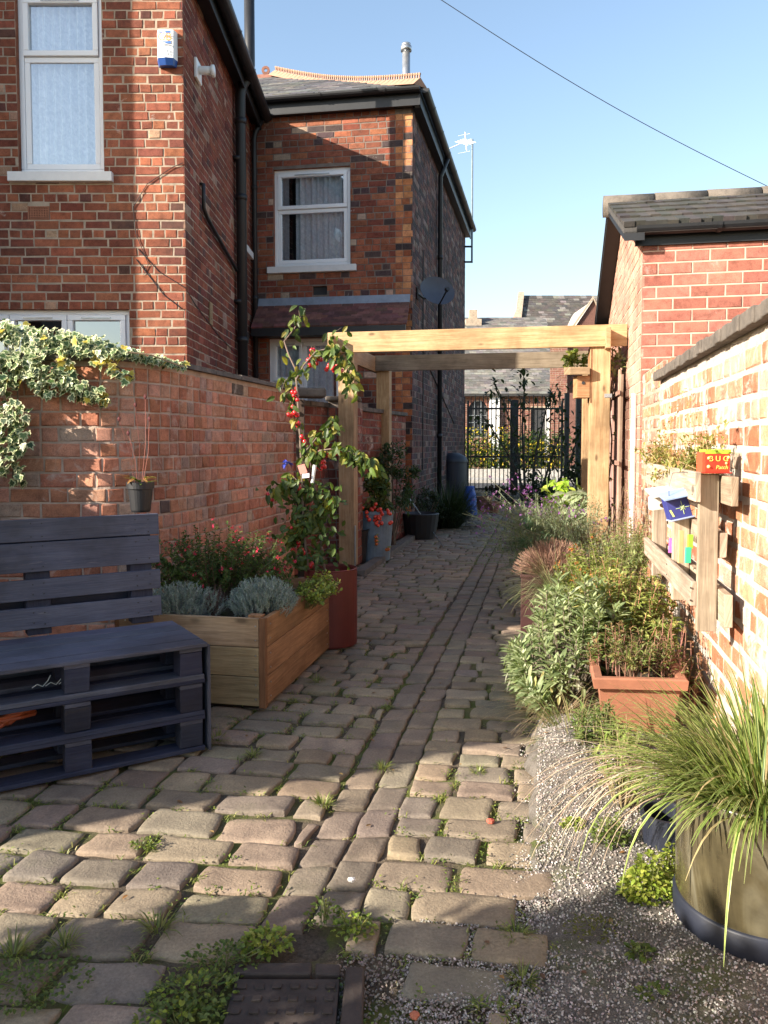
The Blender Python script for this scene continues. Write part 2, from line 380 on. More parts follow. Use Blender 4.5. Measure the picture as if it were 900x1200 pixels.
    def build(s, name, mat, parent=None, label=None, smooth=False, bevel=0.0, origin=None, auto=None):
        me = bpy.data.meshes.new(name)
        if parent is not None: o = WLOC[parent.name]
        elif origin is not None: o = Vector(origin)
        else:
            xs = [q[0] for q in s.v]; ys = [q[1] for q in s.v]; zs = [q[2] for q in s.v]
            o = Vector(((min(xs) + max(xs)) / 2, (min(ys) + max(ys)) / 2, min(zs)))
        me.from_pydata([(a[0] - o.x, a[1] - o.y, a[2] - o.z) for a in s.v], [], s.f)
        at = me.attributes.new('Col', 'FLOAT_COLOR', 'FACE')
        buf = []
        for c in s.c: buf.extend((c[0], c[1], c[2], 1.0))
        at.data.foreach_set('color', buf)
        if s.hasuv:
            uvl = me.uv_layers.new(name='UVMap'); b = []
            for f, u in zip(s.f, s.uv):
                if u is None: b.extend([0.0] * (2 * len(f)))
                else:
                    for q in u: b.extend(q)
            uvl.data.foreach_set('uv', b)
        if smooth: me.polygons.foreach_set('use_smooth', [True] * len(s.f))
        me.materials.append(M[mat] if isinstance(mat, str) else mat)
        me.update()
        ob = bpy.data.objects.new(name, me); COL.objects.link(ob)
        if parent is not None: ob.parent = parent; WLOC[ob.name] = o.copy()
        else: ob.location = o; WLOC[ob.name] = o.copy()
        if label: ob['label'] = label
        if bevel > 0:
            bv = ob.modifiers.new('Bevel', 'BEVEL'); bv.width = bevel; bv.segments = 2; bv.limit_method = 'ANGLE'; bv.angle_limit = rad(40)
        return ob
WLOC = {}
def tag(o, label=None, cat=None, group=None, kind=None):
    if label: o['label'] = label
    if cat: o['category'] = cat
    if group: o['group'] = group
    if kind: o['kind'] = kind
    return o
def thing(name, label, cat, loc, group=None):
    o = bpy.data.objects.new(name, None); COL.objects.link(o); o.location = Vector(loc); WLOC[o.name] = Vector(loc)
    o.empty_display_size = 0.1
    return tag(o, label, cat, group)
def one(mb, name, mat, label, cat, group=None, **kw):
    return tag(mb.build(name, mat, **kw), label, cat, group)
def text_mesh(txt, parent, name, origin, xd, yd, size, mat, extr=0.0008, label=None):
    cu = bpy.data.curves.new('t', 'FONT'); cu.body = txt; cu.size = size; cu.extrude = extr; cu.align_x = 'CENTER'; cu.align_y = 'CENTER'
    cu.resolution_u = 3
    tmp = bpy.data.objects.new('t', cu); COL.objects.link(tmp)
    dg = bpy.context.evaluated_depsgraph_get(); me = bpy.data.meshes.new_from_object(tmp.evaluated_get(dg))
    bpy.data.objects.remove(tmp); bpy.data.curves.remove(cu)
    xd, yd = Vector(xd).normalized(), Vector(yd).normalized(); zd = xd.cross(yd)
    mt = Matrix((xd, yd, zd)).transposed().to_4x4(); mt.translation = Vector(origin) - WLOC[parent.name]
    me.transform(mt); me.materials.clear(); me.materials.append(mat)
    o = bpy.data.objects.new(name, me); COL.objects.link(o); o.parent = parent; WLOC[o.name] = WLOC[parent.name].copy()
    if label: o['label'] = label
    return o
def flat(name, c, rough=0.6):
    return m_simple(name, c, rough, 0.08, 30, 0.02, 0.001)
# ================================================================== BRICKWORK
def linemap(p0, p1, side=1):
    p0, p1 = Vector((p0[0], p0[1], 0)), Vector((p1[0], p1[1], 0)); t = (p1 - p0); L = t.length; t.normalize()
    n = Vector((t.y, -t.x, 0)) * side
    f = lambda s, d, z: p0 + t * s + n * d + Vector((0, 0, z))
    return f, L
def polymap(pts, side=1):
    pts = [Vector((a[0], a[1], 0)) for a in pts]; cum = [0]
    for a, b in zip(pts, pts[1:]): cum.append(cum[-1] + (b - a).length)
    def nrm(k):
        a, b = pts[max(k - 1, 0)], pts[min(k + 1, len(pts) - 1)]; t = (b - a).normalized(); return Vector((t.y, -t.x, 0)) * side
    ns = [nrm(k) for k in range(len(pts))]
    def f(s, d, z):
        k = 0
        while k < len(pts) - 2 and s > cum[k + 1]: k += 1
        u = (s - cum[k]) / (cum[k + 1] - cum[k])
        n = (ns[k] * (1 - u) + ns[k + 1] * u).normalized()
        return pts[k] * (1 - u) + pts[k + 1] * u + n * d + Vector((0, 0, z))
    return f, cum[-1]
def brick(mb, f, s0, s1, z0, z1, col, dep=0.008, j=0.002, ch=0.005, prot=0.0):
    jj = lambda: R.uniform(-j, j)
    tl = prot + R.uniform(-0.0025, 0.0025)
    c4 = [(s0, z0), (s1, z0), (s1, z1), (s0, z1)]
    c4 = [(a + jj(), b + jj()) for a, b in c4]
    cs, cz = (s0 + s1) / 2, (z0 + z1) / 2
    ins = []
    for a, b in c4:
        ins.append((a + (ch if a < cs else -ch) * R.uniform(0.6, 1.5), b + (ch if b < cz else -ch) * R.uniform(0.6, 1.5)))
    v = [f(a, -0.02, b) for a, b in c4] + [f(a, tl - ch * 0.7, b) for a, b in c4] + [f(a, tl + jj() * 0.5, b) for a, b in ins]
    fs = [(8, 9, 10, 11)]
    for k in range(4):
        m = (k + 1) % 4
        fs.append((k, m, 4 + m, 4 + k)); fs.append((4 + k, 4 + m, 8 + m, 8 + k))
    mb.idx(v, fs, col)
def brickwall(B, Mo, f, S0, S1, Z0, Z1, pal, course=0.085, bl=0.24, jt=0.011, holes=(), ztop=None, zbot=None, bond='mix', j=0.002, ch=0.005,
              md=-0.004, off=0.0, step=0.4, missing=0.0, hr=None, rev=0.1, revcol=None):
    nrow = int(math.ceil((Z1 - Z0) / course)); hl = bl * 0.5 - jt * 0.25
    for r in range(nrow):
        z0 = Z0 + r * course; z1 = z0 + course - jt
        if bond == 'new': hdr = False
        elif bond == 'flem': hdr = None
        else: hdr = (r % 4 == 2)
        s = S0 - R.uniform(0, 0.02) - (0 if (r % 2) else bl / 2) + off
        k = r
        while s < S1:
            if hdr is None: w = hl if (k % 2) else bl
            elif hdr: w = hl
            else: w = bl if (bond == 'new' or R.random() > 0.12) else hl
            if hr and hr[0] < s < hr[1]: w = hl * .92
            if bond != 'new': w *= R.uniform(0.94, 1.05)
            a, b = max(s, S0 + 0.001), min(s + w - jt, S1 - 0.001); s += w; k += 1
            if b - a < 0.025: continue
            if Z0 + (r + 0.6) * course > (ztop((a + b) / 2) if ztop else Z1): continue
            if zbot and z0 < zbot((a + b) / 2): continue
            segs = [(a, b)]
            for h0, h1, ha, hb in holes:
                if z1 > ha + 0.01 and z0 < hb - 0.01:
                    ns = []
                    for p, q in segs:
                        if q <= h0 or p >= h1: ns.append((p, q)); continue
                        if p < h0: ns.append((p, h0 - 0.003))
                        if q > h1: ns.append((h1 + 0.003, q))
                    segs = ns
            for p, q in segs:
                if q - p > 0.02 and R.random() >= missing:
                    brick(B, f, p, q, z0, min(z1, Z1), pal(), j=j, ch=ch)
    # mortar sheet with the openings cut out
    ss = {S0, S1}; k = S0
    while k < S1: ss.add(k); k += step
    zs = {Z0, Z1}
    for h0, h1, ha, hb in holes:
        for q in (h0, h1):
            if S0 < q < S1: ss.add(q)
        for q in (ha, hb):
            if Z0 < q < Z1: zs.add(q)
    ss, zs = sorted(ss), sorted(zs)
    for a, b in zip(ss, ss[1:]):
        if b - a < 1e-5: continue
        for c, d in zip(zs, zs[1:]):
            m, n = (a + b) / 2, (c + d) / 2
            if any(h0 < m < h1 and ha < n < hb for h0, h1, ha, hb in holes): continue
            if ztop:
                ta, tb = min(d, ztop(a)), min(d, ztop(b))
                if ta <= c and tb <= c: continue
                Mo.face([f(a, md, c), f(b, md, c), f(b, md, max(tb, c)), f(a, md, max(ta, c))])
            else: Mo.face([f(a, md, c), f(b, md, c), f(b, md, d), f(a, md, d)])
    for h0, h1, ha, hb in holes:
        rc = revcol or (0.25, 0.1, 0.06); ra, rb = max(h0, S0), min(h1, S1)
        for (a, c, b, d) in ((ra, ha, rb, ha), (ra, hb, rb, hb), (ra, ha, ra, hb), (rb, ha, rb, hb)):
            B.face([f(a, -0.003, c), f(b, -0.003, d), f(b, -rev, d), f(a, -rev, c)], rc)
def palette(*cols, dark=0.0, darkc=(0.06, 0.045, 0.045), pale=0.0, palec=(0.45, 0.33, 0.24), v=0.18):
    def g():
        q = R.random()
        if q < dark: return jit(darkc, v)
        if q < dark + pale: return jit(palec, v)
        return jit(R.choice(cols), v)
    return g
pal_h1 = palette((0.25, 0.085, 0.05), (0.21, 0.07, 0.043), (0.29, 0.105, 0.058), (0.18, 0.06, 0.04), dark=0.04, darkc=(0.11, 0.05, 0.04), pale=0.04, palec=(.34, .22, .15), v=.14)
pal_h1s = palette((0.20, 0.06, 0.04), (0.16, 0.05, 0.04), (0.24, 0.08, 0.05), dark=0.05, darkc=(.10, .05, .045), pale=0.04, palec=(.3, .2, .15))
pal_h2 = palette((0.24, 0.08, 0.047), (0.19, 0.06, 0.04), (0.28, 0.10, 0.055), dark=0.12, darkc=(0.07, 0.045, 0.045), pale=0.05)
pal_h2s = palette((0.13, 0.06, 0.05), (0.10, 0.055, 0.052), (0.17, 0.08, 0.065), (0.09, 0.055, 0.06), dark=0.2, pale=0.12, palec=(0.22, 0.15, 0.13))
pal_q = palette((0.42, 0.17, 0.075), (0.50, 0.23, 0.11), (0.30, 0.10, 0.05), dark=0.1)
pal_gw = palette((0.46, 0.20, 0.12), (0.50, 0.24, 0.155), (0.40, 0.16, 0.095), (0.47, 0.245, 0.17), dark=0.012, darkc=(0.12, 0.09, 0.08), pale=0.12, palec=(0.40, 0.27, 0.21), v=.15)
pal_rw = palette((0.43, 0.19, 0.105), (0.47, 0.25, 0.155), (0.37, 0.145, 0.08), pale=0.18, palec=(0.46, 0.34, 0.26), v=.13)
pal_new = palette((0.34, 0.13, 0.095), (0.38, 0.155, 0.115), (0.31, 0.115, 0.085), v=0.1)
pal_ch = palette((0.22, 0.10, 0.075), (0.26, 0.12, 0.09))

def tuberun(mb, pts, r, **kw): mb.tube(pts, r, **kw)
def window(parent, f, s0, s1, z0, z1, rec, cells, curtain=True, sill=True, fr=0.055, sillover=0.09, cur=None, vent=True, dim=1):
    """cells: list of (s0,s1,z0,z1) lights in 0..1 of the opening; f(s,d,z) wall map"""
    W, Hh = s1 - s0, z1 - z0
    mb = MB()
    def bar(a, b, c, d, d0, d1, m=mb):
        o = f(a, d0, c); m.box(o, f(b, d0, c) - o, f(a, d0, d) - o, f(a, d1, c) - o)
    D = -rec
    t = 0.05
    bar(s0, s1, z0, z0 + t, D - 0.05, D + 0.01); bar(s0, s1, z1 - t, z1, D - 0.05, D + 0.01)
    bar(s0, s0 + t, z0 + t, z1 - t, D - 0.05, D + 0.01); bar(s1 - t, s1, z0 + t, z1 - t, D - 0.05, D + 0.01)
    wf = mb.build('window', 'upvc', parent, bevel=0.006)
    gl, sa = MB(), MB(); ct = MB()
    for a, b, c, d, opn in cells:
        a, b, c, d = s0 + t + (W - 2 * t) * a, s0 + t + (W - 2 * t) * b, z0 + t + (Hh - 2 * t) * c, z0 + t + (Hh - 2 * t) * d
        e = fr; o0, o1 = (D - 0.03, D + 0.028) if opn else (D - 0.035, D + 0.004)
        bar(a + .002, b - .002, c + .002, c + e, o0, o1, sa); bar(a + .002, b - .002, d - e, d - .002, o0, o1, sa)
        bar(a + .002, a + e, c + e, d - e, o0, o1, sa); bar(b - e, b - .002, c + e, d - e, o0, o1, sa)
        gd = D - 0.012
        gl.face([f(a + e, gd, c + e), f(b - e, gd, c + e), f(b - e, gd, d - e), f(a + e, gd, d - e)])
        if opn and vent:
            q = f((a * .75 + b * .25), D + 0.028, d - e * .62); sa2 = MB()
            o = f(a * .75 + b * .25, D + 0.029, d - e * .7); sa2.box(o, f(b * .75 + a * .25, D + 0.029, d - e * .7) - o, f(a * .75 + b * .25, D + 0.029, d - e * .7 + 0.014) - o, f(a * .75 + b * .25, D + 0.037, d - e * .7) - o)
            sa2.build('trickle_vent', 'steel', wf)
    sa.build('sash', 'upvc', wf, bevel=0.006)
    gl.build('pane', 'glass', wf)
    # room behind
    rm = MB()
    rd = D - 0.55
    rm.face([f(s0, rd, z0), f(s1, rd, z0), f(s1, rd, z1), f(s0, rd, z1)])
    for a, c, b, d in ((s0, z0, s1, z0), (s0, z1, s1, z1), (s0, z0, s0, z1), (s1, z0, s1, z1)):
        rm.face([f(a, D - 0.055, c), f(b, D - 0.055, d), f(b, rd, d), f(a, rd, c)])
    rm.build('window_recess', 'dark', wf)
    if curtain:
        nn = 90; spans = cur or [(0.02, 0.98)]
        for ca, cb in spans:
            prev = None; ph = R.uniform(0, 9)
            for k in range(nn + 1):
                s = s0 + t + (W - 2 * t) * (ca + (cb - ca) * k / nn)
                dd = D - 0.075 + 0.030 * math.sin(k * 0.62 + ph) + 0.018 * math.sin(k * 0.27 + 1.3 * ph)
                cu = (f(s, dd, z0 + 0.03), f(s, dd * 1.0 + 0.006 * math.sin(k * .5), (z0 + z1) / 2), f(s, dd, z1 - 0.04))
                if prev:
                    ct.face([prev[0], cu[0], cu[1], prev[1]]); ct.face([prev[1], cu[1], cu[2], prev[2]])
                prev = cu
        ct.build('curtain', 'lace', wf, smooth=True)
    if sill:
        sl = MB(); o = f(s0 - sillover, -rec, z0 - 0.095)
        sl.box(o, f(s1 + sillover, -rec, z0 - 0.095) - o, f(s0 - sillover, 0.055, z0 - 0.095) - o, Vector((0, 0, 0.092)))
        sl.build('sill', 'sill', wf, bevel=0.006)
    return wf
def lintel(B, f, s0, s1, z, hgt, pal, w=0.075):
    n = int((s1 - s0) / w); st = (s1 - s0) / n
    for k in range(n): brick(B, f, s0 + k * st + 0.004, s0 + (k + 1) * st - 0.004, z, z + hgt, pal(), prot=0.004)
def gutter(mb, a, b, out, r=0.055, fascia=0.17):
    """half round gutter with a fascia board, from a to b, 'out' points away from the wall"""
    a, b, out = Vector(a), Vector(b), Vector(out).normalized()
    n = 8; d = b - a
    for k in range(n):
        t0, t1 = PI * k / n, PI * (k + 1) / n
        g = lambda t, rr: out * (r - rr * math.cos(t)) * 1.0 + Vector((0, 0, -rr * math.sin(t)))
        mb.face([a + g(t0, r), b + g(t0, r), b + g(t1, r), a + g(t1, r)]); mb.face([a + g(t0, r * .85), b + g(t0, r * .85), b + g(t1, r * .85), a + g(t1, r * .85)])
    for e in (a, b):
        mb.face([e + out * (r - r * math.cos(PI * k / n)) + Vector((0, 0, -r * math.sin(PI * k / n))) for k in range(n + 1)])
    mb.box(a - out * 0.024 + Vector((0, 0, -fascia + 0.03)), d, -out * -0.02, Vector((0, 0, fascia)))
    L = d.length; k = 0.6
    while k < L:
        p = a + d * (k / L)
        for q in range(n):
            t0, t1 = PI * q / n, PI * (q + 1) / n; rr = r * 1.12
            g = lambda t: p + out * (r - rr * math.cos(t)) + Vector((0, 0, -rr * math.sin(t)))
            w = d.normalized() * 0.035
            mb.face([g(t0), g(t0) + w, g(t1) + w, g(t1)])
        k += 0.9
def slates(mb, O, along, up, nA, nU, w, hgt, cols, clip=None, th=0.008, j=0.004, skip=0.0):
    """rows of overlapping slates on the plane O + along*i + up*j"""
    along, up = Vector(along).normalized(), Vector(up).normalized(); n = along.cross(up)
    if n.z < 0: n = -n
    for r in range(nU):
        for k in range(-1, nA + 1):
            a0 = (k + (0.5 if r % 2 else 0)) * w; u0 = r * hgt
            if clip and not clip(a0 + w / 2, u0 + hgt / 2): continue
            if R.random() < skip: continue
            t = R.uniform(0.7, 1.5) * th; jt = R.uniform(-j, j)
            o = Vector(O) + along * (a0 + 0.002) + up * (u0 + jt) + n * t
            hi = Vector(O) + along * (a0 + 0.002) + up * (u0 + hgt * 1.6) + n * 0.001
            wv = along * (w - 0.004)
            mb.idx([o, o + wv, hi + wv, hi, o - n * t, o + wv - n * t], [(0, 1, 2, 3), (4, 5, 1, 0), (4, 0, 3), (5, 2, 1)], jit(R.choice(cols), 0.2))

# ================================================================== NEAR HOUSE (left)
h1 = thing('brick_house', 'red brick house at the left with lace curtained window and white alarm box', 'house', (-3.5, 9.5, 0))
C1 = (-1.935, 7.86); D1 = (-1.90, 11.63)
fF, LF = linemap((-7.4, 7.86), C1, 1)
fS, LS = linemap(C1, D1, 1)
B, Mo = MB(), MB()
sx = lambda x: x + 7.4
UW = (sx(-3.55), sx(-2.72), 3.93, 5.66); LW = (sx(-4.3), sx(-2.50), 1.45, 2.62); VT = (sx(-3.47), sx(-3.26), 3.48, 3.61)
brickwall(B, Mo, fF, sx(-4.6), LF, 0.02, 5.92, pal_h1, 0.0865, 0.245, 0.012, [UW, LW, VT], bond='mix', j=0.003, ch=0.006)
Mo.face([fF(0, -.004, 0), fF(sx(-4.6), -.004, 0), fF(sx(-4.6), -.004, 6.5), fF(0, -.004, 6.5)])
# segment heads over the openings
B.build('wall', 'brick_h1', h1)
B = MB(); SW = (2.85, 3.45, 4.0, 5.35)
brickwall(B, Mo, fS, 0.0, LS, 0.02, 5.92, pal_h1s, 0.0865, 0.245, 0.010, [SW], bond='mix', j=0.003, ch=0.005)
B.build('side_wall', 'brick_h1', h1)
Mo.face([(-7.4, 7.87, 0), (-7.4, 12.5, 0), (-7.4, 12.5, 6.5), (-7.4, 7.87, 6.5)])
Mo.build('mortar', 'mortar', h1)
window(h1, fF, *UW, 0.07, [(0, 1, 0, 0.66, False), (0, 1, 0.66, 1, True)])
window(h1, fF, *LW, 0.07, [(0, 0.325, 0, 1, True), (0.325, 0.66, 0, 1, True), (0.66, 1, 0, 1, True)], curtain=False, sill=False)
window(h1, fS, *SW, 0.07, [(0, 1, 0, 0.66, False), (0, 1, 0.66, 1, True)])
mb = MB()
o = fF(VT[0], -0.02, VT[2]); mb.box(o, fF(VT[1], -0.02, VT[2]) - o, V(0, 0, VT[3] - VT[2]), V(0, 0.03, 0))
for a in range(8):
    for q in range(2):
        pass
for a in range(9): mb.box(fF(VT[0] + a * .0245, -0.02, VT[2]), V(0.011, 0, 0), V(0, 0, .13), V(0, -.022, 0))
for q in range(6): mb.box(fF(VT[0], -0.019, VT[2] + q * .0238), V(0.207, 0, 0), V(0, 0, .010), V(0, -.02, 0))
mb.build('air_brick', 'terra', h1)
# roof: low pitch rising to the left, deep black gutter on the side
g = MB()
ov = 0.16
ge = [V(C1[0] + ov, 7.70, 5.98), V(D1[0] + ov, 11.75, 5.93)]
gutter(g, ge[0], ge[1], (1, 0.014, 0), 0.075, 0.2)
g.box(V(C1[0] + 0.004, 7.72, 5.86), V(-0.0, 3.9, 0), V(ov - 0.03, 0, 0), V(0, 0, 0.03))
g.build('gutter', 'blackpl', h1, smooth=False)
rf = MB()
ra, rb = V(C1[0] + ov + 0.05, 7.62, 6.0), V(D1[0] + ov + 0.05, 11.85, 5.95)
rf.idx([ra, rb, rb + V(-5.6, 0, 1.9), ra + V(-5.6, 0, 1.9), ra - V(0, 0, .04), rb - V(0, 0, .04), rb + V(-5.6, 0, 1.85), ra + V(-5.6, 0, 1.85)],
       [(0, 1, 2, 3), (4, 5, 1, 0), (7, 4, 0, 3), (6, 5, 4, 7), (5, 6, 2, 1)], (0.07, 0.07, 0.075))
rf.build('roof', 'slate', h1)
gb = MB(); 
gb.face([fF(0, -.003, 5.91), fF(LF, -.003, 5.91), fF(LF, -.003, 6.0), fF(0, -.003, 7.85)], (0.28, 0.1, 0.05)); gb.build('gable', 'brick_h1', h1)
# soil pipe and its vent, waste pipe, cables
pp = MB()
q = fS(2.45, 0.09, 0)
pp.tube([q + V(0, 0, 0.2), q + V(0, 0, 5.72), q + V(0.03, 0, 5.84), q + V(0.10, .02, 5.95), q + V(0.12, 0.02, 6.1), q + V(0.12, 0.02, 7.0)], 0.066, 14)
for z in (2.6, 4.4, 5.35): pp.tube([q + V(0, 0, z), q + V(0, 0, z + 0.07)], 0.075, 14)
for z in (3.1, 4.9): pp.box(q + V(-0.1, -0.07, z), V(0.1, 0, 0), V(0, 0.14, 0), V(0, 0, 0.04))
pp.tube([q + V(0, 0.02, 2.75), q + V(0.0, 0.25, 2.72), q + V(-0.06, 0.5, 2.72)], 0.05, 10)
pp.build('soil_pipe', 'blackpl', h1, smooth=True)
pp = MB(); w0 = fS(0.62, 0.035, 0)
pp.tube([w0 + V(-.04, 0, 4.02), w0 + V(0, 0, 4.02), w0 + V(0, 0, 3.78), fS(0.75, 0.035, 3.72), fS(2.35, 0.04, 3.5)], 0.022, 8)
pp.build('waste_pipe', 'blackpl', h1, smooth=True)
pp = MB(); q = fS(3.62, 0.06, 0)
pp.tube([q + V(.12, 0, 5.88), q + V(0.02, 0, 5.7), q + V(0, 0, 5.6), q + V(0, 0, 0.3)], 0.036, 10)
for z in (1.9, 3.35, 4.9): pp.tube([q + V(0, 0, z), q + V(0, 0, z + 0.06)], 0.044, 10)
pp.build('downpipe', 'blackpl', h1, smooth=True)
cb = MB()
cb.tube([fF(sx(-2.35), 0.006, 2.95), fF(sx(-2.30), 0.008, 3.05), fF(sx(-2.42), 0.008, 3.35), fF(sx(-2.44), 0.008, 3.6), fF(sx(-2.3), 0.008, 3.82), fF(sx(-2.05), 0.008, 3.98), fF(sx(-1.95), 0.01, 4.02)], 0.0035, 5)
cb.tube([fF(sx(-2.4), 0.008, 3.2), fF(sx(-2.2), 0.008, 2.98), fF(sx(-1.94), 0.01, 2.82), fS(0.3, 0.008, 2.72), fS(1.4, 0.008, 2.55), fS(2.4, 0.01, 2.46)], 0.004, 5)
cb.tube([fF(sx(-2.42), 0.008, 3.1), fF(sx(-2.15), 0.008, 2.75), fF(sx(-1.98), 0.01, 2.62)], 0.005, 5)
cb.build('cable', 'blackpl', h1)
vp = MB(); vp.box(fS(0.95, 0.004, 2.62), fS(1.08, 0.004, 2.62) - fS(0.95, 0.004, 2.62), V(0, 0, 0.24), fS(0, .012, 0) - fS(0, 0, 0))
vp.build('vent_plate', 'planterpale', h1)

al = thing('alarm_box', 'white burglar alarm box with blue underside high on the red brick corner', 'alarm box', P(194, 72, 7.8))
a0, a1 = P(181, 66, 7.75), P(204.5, 32, 7.75)
mb = MB(); w = a1.x - a0.x; hh = a1.z - a0.z
prof = [(0, 0.0), (w * .12, 0.075), (w * .5, 0.09), (w * .88, 0.075), (w, 0.0)]
for (p, d1), (q, d2) in zip(prof, prof[1:]):
    mb.face([(a0.x + p, 7.854 - d1, a0.z), (a0.x + q, 7.854 - d2, a0.z), (a0.x + q, 7.854 - d2 * .8, a1.z), (a0.x + p, 7.854 - d1 * .8, a1.z)])
mb.face([(a0.x + p, 7.854 - d * .8, a1.z) for p, d in prof]); mb.build('case', 'white', al)
mb = MB()
for (p, d1), (q, d2) in zip(prof, prof[1:]):
    mb.face([(a0.x + p, 7.854 - d1, a0.z), (a0.x + q, 7.854 - d2, a0.z), (a0.x + w * .5 + (q - w * .5) * .86, 7.854 - d2 * .7, a0.z - .06), (a0.x + w * .5 + (p - w * .5) * .86, 7.854 - d1 * .7, a0.z - .06)])
mb.face([(a0.x + w * .5 + (p - w * .5) * .86, 7.854 - d * .7, a0.z - .06) for p, d in prof]); mb.build('strobe_base', 'bluecover', al)
cx = a0.x + w * .5; fy = 7.854 - 0.098
m_or = flat('orange_print', (0.75, 0.25, 0.06)); m_bl = flat('blue_print', (0.05, 0.16, 0.45)); m_gr = flat('grey_print', (0.3, 0.33, 0.38))
text_mesh('GB', al, 'lettering', (cx, fy, a0.z + hh * .68), (1, 0, 0), (0, 0, 1), 0.105, m_or)
lg = MB()
for z in (0.86, 0.50):
    lg.box(V(cx - .06, fy, a0.z + hh * z), V(.12, 0, 0), V(0, -.002, 0), V(0, 0, .008)); lg.box(V(cx + .01, fy, a0.z + hh * (z - .04)), V(.05, 0, 0), V(0, -.002, 0), V(0, 0, .01)); lg.box(V(cx - .06, fy, a0.z + hh * (z - .045)), V(.04, 0, 0), V(0, -.002, 0), V(0, 0, .008))
o = lg.build('emblem', 'col', al); o.data.materials[0] = m_bl
text_mesh('0161', al, 'lettering', (cx, fy, a0.z + hh * .28), (1, 0, 0), (0, 0, 1), 0.04, m_gr)
text_mesh('24 1500', al, 'lettering', (cx, fy, a0.z + hh * .15), (1, 0, 0), (0, 0, 1), 0.034, m_gr)

fl = thing('wall_fitting', 'small white plastic camera fitting on the shaded side wall below the black gutter', 'camera', fS(0.55, 0, 5.0))
mb = MB(); o = fS(0.40, 0.002, 5.02); mb.box(o, fS(0.62, 0.002, 5.02) - o, V(0, 0, 0.2), fS(0, .03, 0) - fS(0, 0, 0)); mb.build('back_plate', 'white', fl, bevel=.008)
mb = MB(); mb.tube([fS(0.5, 0.03, 5.13), fS(0.5, 0.16, 5.12)], [0.04, 0.045], 12); mb.tube([fS(0.5, 0.16, 5.12), fS(0.5, 0.19, 5.12)], [0.06, 0.06], 12); mb.build('camera_body', 'white', fl, smooth=True)

# ================================================================== FAR HOUSE (centre)
h2 = thing('brick_house', 'red brick house in the middle with hipped slate roof and crested ridge tiles', 'house', (-0.6, 14, 0))
C2 = (0.397, 11.2); L2 = (-2.15, 11.62); far2 = AL(-1.871, 18.1)
f2, LF2 = linemap(L2, C2, 1); f2s, LS2 = linemap(C2, (far2.x, far2.y), 1)
def s2(px):    # distance along the front for a column of the picture
    r = ray(px, 300); a = Vector(L2); b = Vector(C2); d = b - a
    k = (a.y * r.x - a.x * r.y) / (d.x * r.y - d.y * r.x); return k * d.length
zt = lambda py, Y=11.35: P(400, py, Y).z
UW2 = (s2(321), s2(410.5), zt(310), zt(194)); LW2 = (s2(314), s2(401), 1.25, zt(395)); DV = (s2(366), s2(383), zt(344.5), zt(334))
B, Mo = MB(), MB(); qs = LF2 - 0.24
brickwall(B, Mo, f2, 0, qs, 0.02, 6.02, pal_h2, 0.0885, 0.245, 0.011, [UW2, LW2, DV], bond='mix', j=0.003, ch=0.005)
B.build('wall', 'brick_h2', h2)
B = MB(); brickwall(B, Mo, f2, qs, LF2, 0.02, 5.86, pal_q, 0.0885, 0.24, 0.008, bond='flem', j=0.001, ch=0.004); B.build('quoin', 'brick_h2', h2)
Mo.face([f2(qs, -.004, 5.86), f2(LF2, -.004, 5.86), f2(LF2, -.004, 6.02), f2(qs, -.004, 6.02)])
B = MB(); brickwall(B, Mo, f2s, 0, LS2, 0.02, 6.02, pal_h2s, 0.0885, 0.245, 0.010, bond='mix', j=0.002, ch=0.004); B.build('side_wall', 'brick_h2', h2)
bk = V(far2.x, far2.y, 0)
Mo.face([bk, bk + V(-5, 1.0, 0), bk + V(-5, 1.0, 6), bk + V(0, 0, 6)])
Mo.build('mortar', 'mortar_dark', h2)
dk = MB(); o = f2(DV[0], -.05, DV[2]); dk.box(o, f2(DV[1], -.05, DV[2]) - o, V(0, 0, DV[3] - DV[2]), V(0, .03, 0)); dk.build('air_vent', 'dark', h2)
window(h2, f2, *UW2, 0.06, [(0, 1, 0, 0.60, False), (0, 1, 0.60, 1, True)], cur=[(0.0, 0.14), (0.24, 0.99)])
window(h2, f2, *LW2, 0.06, [(0, 0.45, 0, 0.62, False), (0, 0.45, 0.62, 1, True), (0.45, 1, 0, 1, False)], cur=[(0.0, 0.9)])
# lean-to canopy over the lower window: flashing, rows of clay tiles, black fascia
fl2, flb, tb = zt(347), zt(358), zt(385)
cn = MB(); e0, e1 = s2(303), s2(481)
for k in range(14):
    a, b = e0 + (e1 - e0) * k / 14, e0 + (e1 - e0) * (k + 1) / 14
    cn.face([f2(a, .012, fl2), f2(b, .012, fl2), f2(b, .06, flb), f2(a, .06, flb)])
cn.face([f2(e0, .0, fl2), f2(e1, .0, fl2), f2(e1, .012, fl2), f2(e0, .012, fl2)])
cn.build('flashing', 'lead', h2)
cn = MB(); nr = 8; outm = 0.30
for r in range(nr):
    za, zb = tb + (flb - tb) * r / nr, tb + (flb - tb) * (r + 1.4) / nr
    da, db = 0.07 + outm * (1 - r / nr), 0.07 + outm * (1 - (r + 1.4) / nr)
    w = 0.165; a = e0 - (w / 2 if r % 2 else 0)
    while a < e1:
        p, q = max(a, e0) + .002, min(a + w, e1) - .002
        if q - p > .02:
            z = za + R.uniform(-.004, .004)
            cn.idx([f2(p, da, z), f2(q, da, z), f2(q, db, zb), f2(p, db, zb), f2(p, da - .01, z - .018), f2(q, da - .01, z - .018)], [(0, 1, 2, 3), (4, 5, 1, 0), (5, 2, 1), (4, 0, 3)], jit((0.13, 0.055, 0.045), .35))
        a += w
cn.build('canopy_tiles', 'tile', h2)
cn = MB(); o = f2(e0, .33, tb - .13); cn.box(o, f2(e1 - .02, .33, tb - .13) - o, V(0, 0, .12), f2(0, .03, 0) - f2(0, 0, 0))
